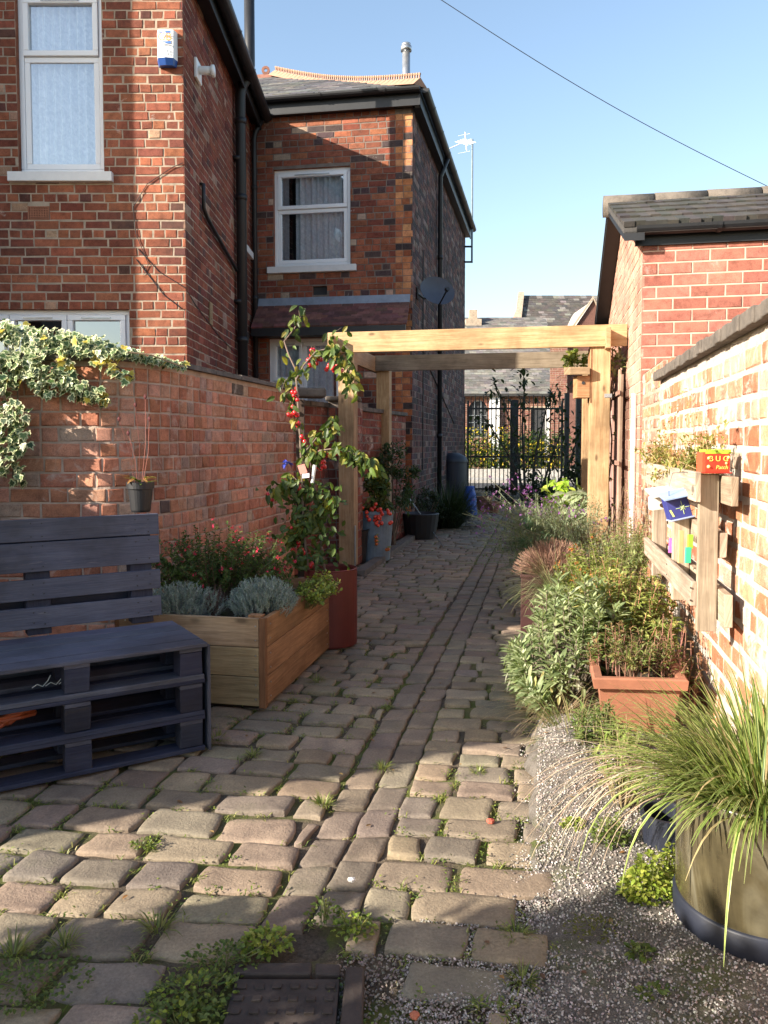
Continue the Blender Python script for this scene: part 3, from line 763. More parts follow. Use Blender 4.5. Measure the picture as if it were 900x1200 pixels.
o = f2(e0, 0.001, tb - .115); cn.box(o, f2(e1 - .02, .001, tb - .115) - o, V(0, 0, .01), f2(0, .328, 0) - f2(0, 0, 0))
cn.build('canopy_fascia', 'blackpl', h2)
# gutters
g = MB(); zg = 6.12
n1 = (f2(0, 1, 0) - f2(0, 0, 0)); n2 = (f2s(0, 1, 0) - f2s(0, 0, 0))
cor = Vector((C2[0], C2[1], zg)) + n1 * 0.12 + n2 * 0.12
gutter(g, f2(-.2, .12, zg), cor, n1, 0.06, 0.24); gutter(g, cor, f2s(LS2 + .1, .12, zg), n2, 0.06, 0.24)
for a, b, c, d in ((f2(-.2, .0, 5.92), f2(LF2, 0, 5.92), n1, .12), (f2s(0, 0, 5.92), f2s(LS2, 0, 5.92), n2, .12)):
    g.face([a, b, b + c * d, a + c * d])
g.build('gutter', 'blackpl', h2)
# roof
Ap = P(322, 90, 14.2); cR = cor + V(0, 0, 0.03); fR = f2s(LS2 + .2, .15, zg + .03); lR = f2(-.3, .15, zg + .03)
Al = Ap + V(-3.5, 0.6, 0); Bk = V(Ap.x + .6, 19.5, Ap.z)
rf = MB(); c7 = (0.09, 0.09, 0.1)
rf.face([lR, cR, Ap, Al], c7); rf.face([cR, fR, Bk, Ap], c7); rf.face([Al, Ap, Bk, Bk + V(-3, 0, 0)], c7)
rf.build('roof', 'slate', h2)
sl = MB(); al_ = (cR - lR).normalized(); tmp = (Ap - cR); nn_ = al_.cross(tmp).normalized(); up_ = nn_.cross(al_).normalized()
if up_.z < 0: up_ = -up_
hu = tmp.dot(up_); hx = (Ap - lR).dot(al_); LL = (cR - lR).length
slates(sl, lR, al_, up_, int(LL / .25) + 1, int(hu / .16) + 1, .25, .16, [(0.10, 0.10, 0.105), (0.13, 0.125, 0.12), (0.08, 0.08, 0.09)], clip=lambda a, u: u < hu * .985 and a < LL - (LL - hx) * (u / hu) - .05, th=.012, j=.008)
sl.build('slates', 'slate', h2)
rd = MB(); nT = 36
def hip(t):
    p = cR.lerp(Ap, t); p.z += 0.09 - 0.10 * math.sin(PI * t); return p
for k in range(nT):
    a, b = hip(k / nT), hip((k + 1) / nT); d = (b - a)
    sd = d.cross(V(0, 0, 1)).normalized()
    rd.idx([a - sd * .13 + V(0, 0, -.09), a + V(0, 0, .03), a + sd * .13 + V(0, 0, -.09), b - sd * .13 + V(0, 0, -.09), b + V(0, 0, .024), b + sd * .13 + V(0, 0, -.09)], [(0, 1, 4, 3), (1, 2, 5, 4), (0, 2, 1), (3, 4, 5)], jit((1, 1, 1), .1))
    for m in (.2, .7):       # pierced cresting
        c = a + d * m + V(0, 0, .03); w = d * .17
        rd.box(c, w, sd * .02, V(0, 0, .05)); rd.box(c + V(0, 0, .035) - d * .08, w * 2.0, sd * .02, V(0, 0, .03))
rd.build('hip_ridge', 'ridge', h2)
rd = MB()
for k in range(10):
    a, b = Ap + V(-.32 * k, .05 * k, .02), Ap + V(-.32 * (k + 1), .05 * (k + 1), .02); d = b - a
    rd.idx([a + V(0, -.12, -.1), a + V(0, 0, .04), a + V(0, .12, -.1), b + V(0, -.12, -.1), b + V(0, 0, .04), b + V(0, .12, -.1)], [(0, 1, 4, 3), (1, 2, 5, 4)])
    c = a + d * .5 + V(0, 0, .1)
    pr = [(math.cos(q * PI / 5) * .075, math.sin(q * PI / 5) * .075) for q in range(10)]; pi = [(x * .4, z * .4) for x, z in pr]
    for q in range(10):
        m = (q + 1) % 10
        for y in (-.012, .012): rd.face([c + V(pr[q][0], y, pr[q][1]), c + V(pr[m][0], y, pr[m][1]), c + V(pi[m][0], y, pi[m][1]), c + V(pi[q][0], y, pi[q][1])])
        rd.face([c + V(pr[q][0], -.012, pr[q][1]), c + V(pr[m][0], -.012, pr[m][1]), c + V(pr[m][0], .012, pr[m][1]), c + V(pr[q][0], .012, pr[q][1])])
        rd.face([c + V(pi[q][0], -.012, pi[q][1]), c + V(pi[m][0], -.012, pi[m][1]), c + V(pi[m][0], .012, pi[m][1]), c + V(pi[q][0], .012, pi[q][1])])
rd.build('ridge_tiles', 'ridgedark', h2)
mb = MB(); p = P(476, 104, 12.6); mb.tube([p + V(0, 0, -.5), P(476, 62, 12.6)], 0.062, 14); q = P(476, 60, 12.6)
mb.tube([q, q + V(0, 0, .07)], .085, 14); mb.tube([q + V(0, 0, .07), q + V(0, 0, .11)], .07, 14); mb.build('flue', 'steel', h2, smooth=True)
mb = MB(); q = P(514, 176, 14.6); mb.tube([q + V(0, 0, -.6), q + V(0, 0, .0)], .055, 12); mb.tube([q, q + V(0, 0, .07)], .075, 12); mb.build('flue', 'blackpl', h2, smooth=True)
mb = MB(); q = f2s(2.42, .06, 0)
mb.tube([q + n2 * .12 + V(0, 0, zg - .06), q + V(0, 0, zg - .35), q + V(0, 0, .2)], .04, 10)
for z in (1.4, 2.9, 4.4): mb.tube([q + V(0, 0, z), q + V(0, 0, z + .07)], .05, 10)
mb.build('downpipe', 'blackpl', h2, smooth=True)
cb = MB(); cb.tube([f2s(.35, .01, 2.9), f2s(1.6, .01, 2.5), f2s(2.9, .01, 2.2), f2s(5.0, .01, 1.7)], .008, 5)
cb.tube([f2s(.9, .01, 4.2), f2s(.92, .01, 2.8), f2s(.9, .01, 0.9)], .008, 5); cb.build('cable', 'blackpl', h2)

# satellite dish
dc = P(511, 342, 11.7)
ds = thing('satellite_dish', 'dark grey satellite dish on the shaded side wall of the middle house', 'satellite dish', dc)
face = Vector((0.42, -0.88, 0.25)).normalized(); dx = face.cross(V(0, 0, 1)).normalized(); dy = dx.cross(face)
mb = MB(); rings = 6; n = 32
for rr in range(rings + 1):
    q = rr / rings
    for a in range(n):
        t = 2 * PI * a / n; mb.v.append(tuple(dc + dx * math.cos(t) * .285 * q + dy * math.sin(t) * .215 * q + face * (.05 * q * q)))
for rr in range(rings):
    for a in range(n):
        b = (a + 1) % n; mb.f.append((rr * n + a, rr * n + b, (rr + 1) * n + b, (rr + 1) * n + a)); mb.c.append((1, 1, 1)); mb.uv.append(None)
mb.build('dish', 'dish', ds, smooth=True)
mb = MB(); b0 = dc - dy * .215 + face * .05; b1 = dc + face * .32 - dy * .1
mb.tube([b0, b1], .012, 6); mb.tube([b1 - face * .03, b1 + face * .01], [.035, .03], 10); mb.tube([dc, dc - face * .12, dc - face * .12 + V(-.12, -.02, -.05)], .02, 8)
q = f2s(.35, .01, dc.z - .05); mb.tube([dc - face * .12 + V(-.12, -.02, -.05), q], .018, 8); mb.box(q + V(0, -.05, -.09), V(.015, 0, 0), V(0, .1, 0), V(0, 0, .18)); mb.build('arm', 'blackmetal', ds)
# aerial
t0, t1 = P(553, 308, 17.9), P(553.5, 163, 17.9)
ae = thing('tv_aerial', 'tall thin aerial mast with white rods bracketed to the far corner of the middle house', 'aerial', t0)
mb = MB(); mb.tube([t0, t1], .022, 8); mb.build('mast', 'galv', ae)
mb = MB()
for py in (289, 307): mb.tube([P(553, py, 17.9), P(541, py, 17.9)], .022, 6)
mb.build('bracket', 'blackmetal', ae)
mb = MB(); a, b = P(520, 177, 17.9), P(552, 163, 17.9); mb.tube([a, b], .009, 6)
for k, (px, py) in enumerate([(541, 168), (544, 167), (547, 166), (550, 165)]):
    c = P(px, py, 17.9); mb.tube([c - V(0.12, -.25, -.13), c + V(0.12, -.25, -.13)], .005, 5)
for dz in (.16, -.22): mb.tube([P(537, 168, 17.9) + V(0, 0, dz), P(551, 163, 17.9) + V(0, 0, dz - .04)], .005, 5)
mb.tube([P(545, 155, 17.9), P(547, 176, 17.9)], .012, 5); mb.build('rods', 'white', ae)

# ================================================================== OUTBUILDING (right)
ob = thing('brick_outbuilding', 'low pinkish brick outbuilding on the right with mossy tiled roof and black gutter', 'outbuilding', (4, 8, 0))
C3 = AL(.76, 6.5); e3 = C3 + AP * 4.2; bk3 = AL(.76, 9.95)
f3, L3 = linemap(C3, e3, 1); f3s, L3s = linemap(bk3, C3, 1)
B, Mo = MB(), MB()
brickwall(B, Mo, f3, 0, L3, 0.02, 3.0, pal_new, 0.0945, 0.262, 0.012, bond='new', j=0.0008, ch=0.003)
rz = lambda s: 3.0 + (1 - abs(s - L3s / 2) / (L3s / 2)) * 0.68
B.build('wall', 'brick_new', ob); B = MB()
brickwall(B, Mo, f3s, 0, L3s, 0.02, 3.8, palette((.40, .23, .175), (.43, .26, .20), (.37, .20, .15), v=.08), 0.0945, 0.262, 0.012, bond='new', j=0.0008, ch=0.003, ztop=rz)  # paler bricks than the front: sun glare on this side put into the colour
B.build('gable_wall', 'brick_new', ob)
Mo.face([bk3, bk3 + AP * 4.2, bk3 + AP * 4.2 + V(0, 0, 3), bk3 + V(0, 0, 3)]); Mo.face([e3, bk3 + AP * 4.2, bk3 + AP * 4.2 + V(0, 0, 3), e3 + V(0, 0, 3)])
Mo.build('mortar', 'mortar_pink', ob)
rdg = AL(.76, 6.5 + 1.72) + V(0, 0, 3.74)
fe = C3 - AD * .13 + V(0, 0, 3.02); be = bk3 + AD * .2 + V(0, 0, 2.86)
rf = MB(); o = -AP * .16
for a, b in ((fe, rdg), (be, rdg)):
    rf.idx([a + o, a + AP * 4.4, b + AP * 4.4, b + o, a + o - V(0, 0, .05), a + AP * 4.4 - V(0, 0, .05), b + AP * 4.4 - V(0, 0, .05), b + o - V(0, 0, .05)], [(0, 1, 2, 3), (4, 5, 1, 0), (7, 4, 0, 3), (4, 7, 6, 5)], (.05, .047, .045))
rf.build('roof', 'slate', ob)
sl = MB(); upv = (rdg - fe); hu3 = upv.length
for r in range(5):      # thick interlocking tiles with rough moss-eaten edges
    k = -0.16
    while k < 4.3:
        w = .33; a = fe + upv * (r * .2) + AP * k
        th = .038 + R.uniform(0, .006)
        nn = upv.normalized().cross(AP); nn = nn if nn.z > 0 else -nn
        for q in range(4):
            a2 = a + AP * (w / 4 * q); t2 = th + R.uniform(-.005, .004); jj = upv.normalized() * R.uniform(-.012, .012)
            sl.idx([a2 + nn * t2 + jj, a2 + AP * w / 4 + nn * t2 + jj, a2 + AP * w / 4 + upv * .26 + nn * .02, a2 + upv * .26 + nn * .02, a2 + jj, a2 + AP * w / 4 + jj], [(0, 1, 2, 3), (4, 5, 1, 0), (4, 0, 3), (5, 2, 1)], jit((.038, .034, .030), .3))
        k += w
sl.build('roof_tiles', 'slate', ob)
rd = MB()
for k in range(9):
    a = rdg + AP * (-.2 + .5 * k) + V(0, 0, -.02); rd.tube([a, a + AP * .49], [.11, .105], 12, jit((1, 1, 1), .15))
rd.build('ridge_tiles', 'stone', ob, smooth=True)
bc = MB()
for a, b in ((fe, rdg), (be, rdg)):
    bc.idx([a + o * .95 + V(0, 0, -.04), b + o * .95 + V(0, 0, -.04), b + o * .95 + V(0, 0, -.11), a + o * .95 + V(0, 0, -.11), a + V(0, 0, -.04), b + V(0, 0, -.04), b + V(0, 0, -.11), a + V(0, 0, -.11)], [(0, 1, 2, 3), (3, 2, 6, 7), (0, 3, 7, 4)])
bc.build('verge', 'blackpl', ob)
g = MB(); g0 = C3 - AD * .03 + AP * -.06 + V(0, 0, 3.02)
gutter(g, g0, g0 + AP * 4.3, -AD, .062, .16); g.build('gutter', 'blackpl', ob)

# ================================================================== GARDEN WALLS
# left wall: faces us, then swings round to run along the alley
lw = thing('garden_wall', 'old red brick wall with stone coping curving behind the blue pallet bench', 'wall', (-1.6, 5.2, 0))
pts = [(-3.9, 4.86), (-2.4, 4.82), (-1.75, 4.80)]
cu0, cu1, cu2 = Vector((-1.75, 4.80)), Vector((-1.42, 4.80)), Vector((-1.30, 5.5))
for k in range(1, 11):
    t = k / 10; p = cu0 * (1 - t) ** 2 + cu1 * 2 * t * (1 - t) + cu2 * t * t; pts.append((p.x, p.y))
pts.append((-0.865, 7.63))
fL, LL_ = polymap(pts, 1)
B, Mo = MB(), MB()
brickwall(B, Mo, fL, 0, LL_, 0.02, 1.80, pal_gw, 0.0925, 0.235, 0.013, bond='flem', j=0.003, ch=0.007, md=-0.0075, step=.08, hr=(2.1, 3.25))
for k in range(60):
    a, b = LL_ * k / 60, LL_ * (k + 1) / 60
    Mo.face([fL(a, -.23, 0), fL(b, -.23, 0), fL(b, -.23, 1.8), fL(a, -.23, 1.8)])
Mo.face([fL(LL_, -.003, 0), fL(LL_, -.23, 0), fL(LL_, -.23, 1.8), fL(LL_, -.003, 1.8)])
B.build('brickwork', 'brick_wall', lw); Mo.build('mortar', 'mortar_wall', lw)
cp = MB(); s = 0
while s < LL_:
    w = min(R.uniform(.32, .5), LL_ - s); n = 4; e = R.uniform(.0, .012)
    for k in range(n):
        a, b = s + w * k / n + (.004 if k == 0 else 0), s + w * (k + 1) / n - (.004 if k == n - 1 else 0)
        z0, z1 = 1.80, 1.838 + e
        cp.idx([fL(a, .035 + e, z0), fL(b, .035 + e, z0), fL(b, -.27, z0), fL(a, -.27, z0), fL(a, .03 + e, z1 - .006), fL(b, .03 + e, z1 - .006), fL(b, -.27, z1 + .01), fL(a, -.27, z1 + .01)],
               [(0, 1, 5, 4), (4, 5, 6, 7), (0, 3, 2, 1), (0, 4, 7, 3), (1, 2, 6, 5), (3, 7, 6, 2)])
    s += w
cp.build('coping', 'stone', lw)
# second stretch with pier
lw2 = thing('garden_wall', 'lower shaded brick wall with a square pier behind the left pergola posts', 'wall', (-.2, 9, 0))
w2 = [(-0.87, 7.66), (-.50, 8.5), (.30, 10.95)]
f5, L5 = polymap(w2, 1); B, Mo = MB(), MB()
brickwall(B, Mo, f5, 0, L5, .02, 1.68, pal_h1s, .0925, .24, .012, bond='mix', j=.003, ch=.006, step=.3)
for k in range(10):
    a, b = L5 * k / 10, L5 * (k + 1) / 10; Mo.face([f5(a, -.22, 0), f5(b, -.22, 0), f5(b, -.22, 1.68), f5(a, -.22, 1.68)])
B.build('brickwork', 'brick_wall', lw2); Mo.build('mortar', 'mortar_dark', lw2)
cp = MB()
for k in range(12):
    a, b = L5 * k / 12 + .003, L5 * (k + 1) / 12 - .003; o = f5(a, -.25, 1.68); cp.box(o, f5(b, -.25, 1.68) - o, f5(a, .03, 1.68) - o, V(0, 0, .045))
cp.build('coping', 'stone', lw2)
B = MB(); pw = .30; pc = V(-.58, 8.28, 0)
for (p, q) in ((V(0, 0, 0), V(pw, -.02, 0)), (V(pw, -.02, 0), V(pw + .05, pw, 0))):
    fp, lp = linemap(pc + p, pc + q, 1); mo_ = MB()
    brickwall(B, mo_, fp, 0, lp, .02, 1.74, pal_h1s, .0925, .2, .011, bond='flem', j=.002)
    mo_.build('mortar', 'mortar_dark', lw2)
B.build('pier', 'brick_wall', lw2)
B = MB(); B.box(pc + V(-.03, -.05, 1.742), V(.37, 0, 0), V(0, .4, 0), V(0, 0, .05)); B.box(V(-.86, 7.62, 1.75), V(.3, .1, 0), V(-.05, .3, 0), V(0, 0, .09)); B.build('capstone', 'stone', lw2, bevel=.02)

# right wall
rw = thing('garden_wall', 'sunlit orange brick wall with limed joints and dark sloping coping at the right edge', 'wall', (1.8, 4, 0))
rp0, rp1 = AL(.76, 5.35), AL(.76, 0.9)
f6, L6 = linemap(rp0, rp1, 1); B, Mo = MB(), MB()
brickwall(B, Mo, f6, 0, L6, .02, 1.72, pal_rw, .0975, .245, .018, bond='mix', j=.0035, ch=.008, md=-.0035)
e_ = AP * .24
for a, b in ((rp0, rp0 + e_), (rp0 + e_, rp1 + e_)): Mo.face([a, b, b + V(0, 0, 1.72), a + V(0, 0, 1.72)])
B.build('brickwork', 'brick_white', rw); Mo.build('mortar', 'mortar_white', rw)
cp = MB(); s = 0
while s < L6:
    w = .105; o = f6(s + .002, -.29, 1.72); z = R.uniform(-.004, .006)
    cp.box(o, f6(s + w - .003, -.29, 1.72) - o, f6(s + .002, .045 + R.uniform(-.008, .008), 1.72) - o, V(0, 0, .058 + z)); s += w
cp.build('coping', 'stone', rw, bevel=.006)
rw2 = thing('garden_wall', 'worn uncoped stretch of brick wall between the outbuilding corner and the coped wall', 'wall', AL(.78, 6))
q0, q1 = AL(.775, 6.47), AL(.775, 5.36); f7, L7 = linemap(q0, q1, 1); B, Mo = MB(), MB()
brickwall(B, Mo, f7, 0, L7, .02, 1.86, palette((0.44, 0.2, 0.11), (0.38, 0.2, 0.14), (.3, .16, .11)), .0925, .235, .016, bond='mix', j=.004, ch=.008, md=-.003)
for a, b in ((q1, q1 + e_), (q0 + e_, q1 + e_)): Mo.face([a, b, b + V(0, 0, 1.86), a + V(0, 0, 1.86)])
Mo.face([q0 + V(0, 0, 1.86), q1 + V(0, 0, 1.86), q1 + e_ + V(0, 0, 1.86), q0 + e_ + V(0, 0, 1.86)])
B.build('brickwork', 'brick_white', rw2); Mo.build('mortar', 'mortar', rw2)
o = AL(.80, 5.18, 1.785)
one_ = MB(); one_.box(o, AP * .24, AD * .13, V(0, 0, .075)); one(one_, 'loose_brick', 'terra', 'loose orange brick lying on the end of the dark coping', 'brick', bevel=.005)
sp = thing('slate_piece', 'broken slate propped on the right wall coping with a pale blue bit behind', 'slate', AL(.86, 4.9, 1.86))
mb = MB(); o = AL(.84, 4.95, 1.785); mb.box(o, AP * .26 + V(0, 0, .1), AD * -.2 + V(0, 0, .02), V(-.01, 0, .014)); mb.build('slab', 'stone', sp)
mb = MB(); mb.tube([o + AP * .2 + V(0, 0, .1), o + AP * .2 + V(0, 0, .17)], [.03, .008], 7); o_ = mb.build('blue_cap', 'col', sp); o_.data.materials[0] = flat('pale_blue', (.25, .5, .65))
# ================================================================== PERGOLA
pg = thing('pergola', 'pale timber pergola of four posts and square top spanning the cobbled alley', 'pergola', (.9, 8.5, 0))
fl0 = V(-.37, 8.20, 0); fr0 = fl0 + AP * 2.50; bl0 = fl0 + AD * 1.85; br0 = fr0 + AD * 1.85
pw = .165
def post(b, h, w=pw, z0=0.0):
    m = MB(); m.box(b - AP * w / 2 - AD * w / 2 + V(0, 0, z0), V(0, 0, h - z0), AP * w, AD * w, jit((1, 1, 1), .06)); return m.build('post', 'pine', pg, bevel=.006)
post(fl0, 2.24, z0=.04); post(fr0, 2.26, .19); post(bl0, 2.24); post(br0, 2.24)
bt = .19; zt0 = 2.20
m = MB(); m.box(fl0 - AP * .18 - AD * (pw / 2 + .045) + V(0, 0, 2.22), AP * 2.92, AD * .045, V(0, 0, bt + .015), (1.08, 1.08, 1.05)); m.build('beam', 'pine', pg, bevel=.004)
m = MB(); m.box(bl0 - AP * .1 + AD * (-pw / 2 - .045) + V(0, 0, 2.20), AP * 2.72, AD * .045, V(0, 0, bt), (.75, .78, .8)); m.build('beam', 'pinegrey', pg, bevel=.004)
for b, x in ((fl0, -pw / 2 - .047), (fr0, pw / 2 - .045)):
    m = MB(); m.box(b + AP * x - AD * .26 + V(0, 0, 2.19), AD * 2.2, AP * .045, V(0, 0, bt), (.92, .92, .92)); m.build('beam', 'pine', pg, bevel=.004)
m = MB(); p = fl0 + AP * (pw / 2 + .004) - AD * .09
m.box(p + V(0, 0, .0), V(0, 0, .46), AP * .006, AD * .05); m.box(p + V(-.02, -.05, .002), AP * .1, AD * .12, V(0, 0, .008)); m.build('post_bracket', 'steel', pg)
m = MB(); p = fr0 + AP * .04 - AD * (.097 + .004) + V(0, 0, 1.74); m.box(p, AP * .07, V(0, 0, .035), AD * .004); m.build('fixing_plate', 'steel', pg)
for k in range(14):
    pass
# bird box on the post
bb = thing('bird_box', 'plain wooden bird box with pale roof hung beside the right pergola post', 'bird box', P(686, 462, 7.6))
a, b = P(676, 466, 7.62), P(691.5, 440, 7.62)
m = MB(); m.box(a, V(b.x - a.x, 0, 0), V(0, .16, 0), V(0, 0, b.z - a.z), (.95, .8, .75)); m.build('box', 'pine', bb, bevel=.003)
c, d = P(668, 439, 7.55), P(691.5, 430, 7.55)
m = MB(); m.box(c, V(d.x - c.x, 0, 0), V(0, .26, .02), V(0, 0, d.z - c.z), (.9, .9, .95)); m.build('roof', 'planterpale', bb, bevel=.003)
m = MB(); m.box(P(691.6, 472, 7.62), V(0, 0, .52), V(.018, 0, 0), V(0, .1, 0)); m.build('backboard', 'planter', bb)
m = MB(); m.tube([(a.x + .06, 7.615, a.z + .14), (a.x + .06, 7.63, a.z + .14)], .016, 12); m.build('entrance_hole', 'dark', bb)
# trellis screen on the outbuilding wall
tr = thing('willow_screen', 'brown willow screen on the wall between the pergola post and the outbuilding corner', 'screen', AL(.70, 8.2))
m = MB()
for k in range(46):
    y = 7.35 + k * .05; q = AL(.69, y); h = 1.95 + R.uniform(-.08, .05)
    m.tube([q + V(0, 0, .1), q + V(R.uniform(-.01, .01), 0, h / 2), q + V(0, 0, h)], R.uniform(.012, .02), 5, jit((1, 1, 1), .3))
m.build('canes', 'trellis', tr)
m = MB()
for z in (.4, 1.1, 1.75): m.box(AL(.655, 7.3, z), AD * 2.35, AP * .015, V(0, 0, .04))
m.build('rail', 'trellis', tr)
m = MB(); q = AL(.735, 6.72); m.tube([q + V(-.0, 0, .2), q + V(0, 0, 1.72)], .022, 8)  # plain white tube standing for the pale strip at this wall edge
one(m, 'white_tube', 'white', 'thin white tube running up the sunlit outbuilding wall', 'pipe')

# ================================================================== PALLET BENCH
bn = thing('pallet_bench', 'grey blue painted bench made of stacked pallets with an upright pallet back', 'bench', (-1.3, 3.4, 0))
bo = V(-.745, 3.30, 0); bl_ = V(-.852, -.523, 0).normalized(); bb_ = V(-bl_.y, bl_.x, 0) * -1
if bb_.y < 0: bb_ = -bb_
BL = 1.08; BD = .52; th = .153
def bpt(l, d, z): return bo + bl_ * l + bb_ * d + V(0, 0, z)
for t in range(3):
    z = t * th + .008
    for k, d in enumerate((0.0, .21, .43)):
        m = MB(); m.box(bpt(.012, d, z), bl_ * (BL - .012), bb_ * .095, V(0, 0, .018), jit((1, 1, 1), .1), .002)
        m.build('base_board', 'benchd' if t < 2 else 'benchp', bn, bevel=.002)
    for l in (.02, .47, .96):
        for d in (.005, .215, .435):
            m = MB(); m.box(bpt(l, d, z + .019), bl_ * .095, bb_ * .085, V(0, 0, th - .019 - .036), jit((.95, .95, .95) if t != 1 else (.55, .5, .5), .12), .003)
            m.build('block', 'benchd', bn, bevel=.003)
    for l in (.02, .47, .96):
        m = MB(); m.box(bpt(l, .004, z + th - .0365), bb_ * (BD - .01), bl_ * .096, V(0, 0, .0165), jit((1, 1, 1), .1))
        m.build('cross_board', 'benchp', bn, bevel=.002)
    n = 5 if t == 2 else 3
    for k in range(n):
        w = (BD - .01) / n; 
        m = MB(); m.box(bpt(.01 if t < 2 else .0, k * w + (0 if t < 2 else -.012), z + th - .019), bl_ * BL, bb_ * (w - (.012 if t == 2 else .07)), V(0, 0, .0175), jit((1, 1, 1), .08), .0015)
        m.build('seat_slat' if t == 2 else 'top_board', 'benchp' if t == 2 else 'benchd', bn, bevel=.0025)
m = MB(); m.box(bpt(-.012, -.008, .004), V(0, 0, .45), bb_ * (BD), bl_ * .0115, (.9, .9, .9)); m.build('side_panel', 'benchp', bn, bevel=.002)
# back
def bk(l, d, z): return bpt(l + .055, BD - .005 + d + (z - .46) * .09, z)
zs = [(.968, .872), (.866, .738), (.706, .616), (.583, .492)]
for hi, lo in zs:
    m = MB(); o = bk(-.015 + R.uniform(-.004, .004), 0, lo); m.box(o, bl_ * (BL + .03), bk(-.015, 0, hi) - bk(-.015, 0, lo), bb_ * .02, jit((1, 1, 1), .06), .0015)
    m.build('back_slat', 'benchp', bn, bevel=.0025)
for l in (.02, .47, .96):
    m = MB(); o = bk(l, .021, .46); m.box(o, bk(l, .021, .955) - o, bl_ * .1, bb_ * .075, (.8, .8, .8)); m.build('back_post', 'benchd', bn, bevel=.003)
m = MB()
for hi, lo in ((.9, .80), (.62, .52)): o = bk(0, .098, lo); m.box(o, bl_ * BL, bk(0, .098, hi) - o, bb_ * .018)
m.build('rear_board', 'benchd', bn)
for hi, lo in zs:
    for l in (.035, .095, .50, .545, .985, 1.03):
        for z in (lo + .02, hi - .02):
            q = bk(l, -.001, z + R.uniform(-.006, .006)); m = MB(); m.tube([q + bb_ * -.001, q + bb_ * .003], .0032, 6); m.build('nail', 'blackmetal', bn)
# orange cloth stuffed in the bench + coil of pale string
m = MB(); c = P(14, 846, 3.02)
for k in range(26):
    a = R.uniform(0, 6.28); pts = []
    r = R.uniform(.03, .085)
    for q in range(9):
        t = a + q * .75; pts.append(c + bl_ * (r * 1.2 * math.cos(t)) + bb_ * (.08 + r * .8 * math.sin(t)) + V(0, 0, max(-.028, R.uniform(-.012, .02) + .012 * math.sin(t * 2))))
    m.tube(pts, R.uniform(.006, .010), 6, jit((.42, .09, .03), .2))
o = one(m, 'orange_rope', 'col', 'tangle of orange rope pushed into the middle gap of the blue bench', 'rope')
m = MB(); c = P(50, 801, 3.12)
for k in range(3):
    m.tube([c + bl_ * (.04 - .05 * k) + V(0, 0, -.012), c + bl_ * (.02 - .05 * k) + V(0, 0, .0), c + bl_ * (-.0 - .05 * k) + V(0, 0, -.012), c + bl_ * (-.02 - .05 * k) + V(0, 0, .01), c + bl_ * (-.03 - .05 * k) + V(0, 0, .03)], .0022, 5)
one(m, 'white_string', 'white', 'scrap of white string in the upper gap of the blue bench', 'string')

# small black pot on the bench back
pt = P(165, 602, 3.93); pt.z = .962
sp_ = thing('plant_pot', 'small black plastic pot with a wilting seedling on top of the bench back', 'plant pot', pt)
m = MB(); m.lathe([(0, 0), (.044, 0), (.048, .01), (.060, .115), (.067, .116), (.068, .148), (.063, .149), (.060, .13), (0, .125)], pt, 28); m.build('pot', 'blackpl', sp_, smooth=False)
m = MB(); r2 = random.Random(3)
for k in range(16):
    a = r2.uniform(0, 6.28); d = V(math.cos(a), math.sin(a), r2.uniform(-.1, .9)); p = pt + V(math.cos(a) * .03, math.sin(a) * .03, .135 + r2.uniform(0, .04))
    m.oval(p, d, r2.uniform(.04, .07), .022, jit(r2.choice([(.16, .19, .04), (.25, .2, .05), (.3, .14, .05), (.1, .15, .03)]), .2), curl=.4)
m.build('leaves', 'leaf', sp_)
m = MB()
for k, (dx_, h_) in enumerate([(-.05, .26), (-.02, .40), (.02, .44), (.035, .33), (-.085, .33)]):
    b = pt + V(dx_ * .3, 0, .13); tp = pt + V(dx_ * 1.25, .02, .13 + h_); md_ = (b + tp) / 2 + V(.012, 0, 0)
    m.tube([b, md_, tp], .0014, 4, (.22, .07, .05)); m.ball(tp, .008, 6, (.10, .02, .02), 1.6)
m.build('stalk', 'stem', sp_)

# ================================================================== WOODEN PLANTER
po = V(-.575, 3.80, 0); pl = -AP; pa = AD; PW, PL, PH = .80, 1.16, .455
px_ = thing('wooden_planter', 'square edged timber planter box full of silvery and green plants beside the blue bench', 'planter', po + pl * .4 + pa * .55)
for k in range(3):
    z = .02 + k * .145
    m = MB(); m.box(po + V(0, 0, z) + pl * .035, pl * (PW - .035), pa * .025, V(0, 0, .142), jit((1, 1, 1), .12), .001); m.build('end_board', 'planterpale', px_, bevel=.003)
    m = MB(); m.box(po + V(0, 0, z) + pa * .028, pa * (PL - .03), pl * .025, V(0, 0, .142), jit((1, 1, 1), .12), .001); m.build('side_board', 'planter', px_, bevel=.003)
    m = MB(); m.box(po + pl * PW + V(0, 0, z), pa * PL, pl * -.025, V(0, 0, .142)); m.box(po + pa * PL + V(0, 0, z), pl * PW, pa * -.025, V(0, 0, .142)); m.build('back_board', 'planter', px_)
m = MB(); m.box(po + V(0, 0, .012), V(0, 0, PH - .012), pl * .034, pa * .027, (.7, .62, .58)); m.box(po + pl * .03 + pa * .03 + V(0, 0, .012), V(0, 0, PH - .005), pl * .07, pa * .045); m.build('corner_post', 'planter', px_, bevel=.002)
m = MB(); m.box(po + pl * .05 + pa * .03 + V(0, 0, 0), pl * (PW - .1), pa * (PL - .06), V(0, 0, .012), (.4, .4, .4)); m.build('bearer', 'darkwood', px_)
m = MB()
for k in range(12):
    for q in range(12):
        pass
m.box(po + pl * .028 + pa * .028 + V(0, 0, .3), pl * (PW - .056), pa * (PL - .056), V(0, 0, .09)); m.build('soil', 'earth', px_)
m = MB()
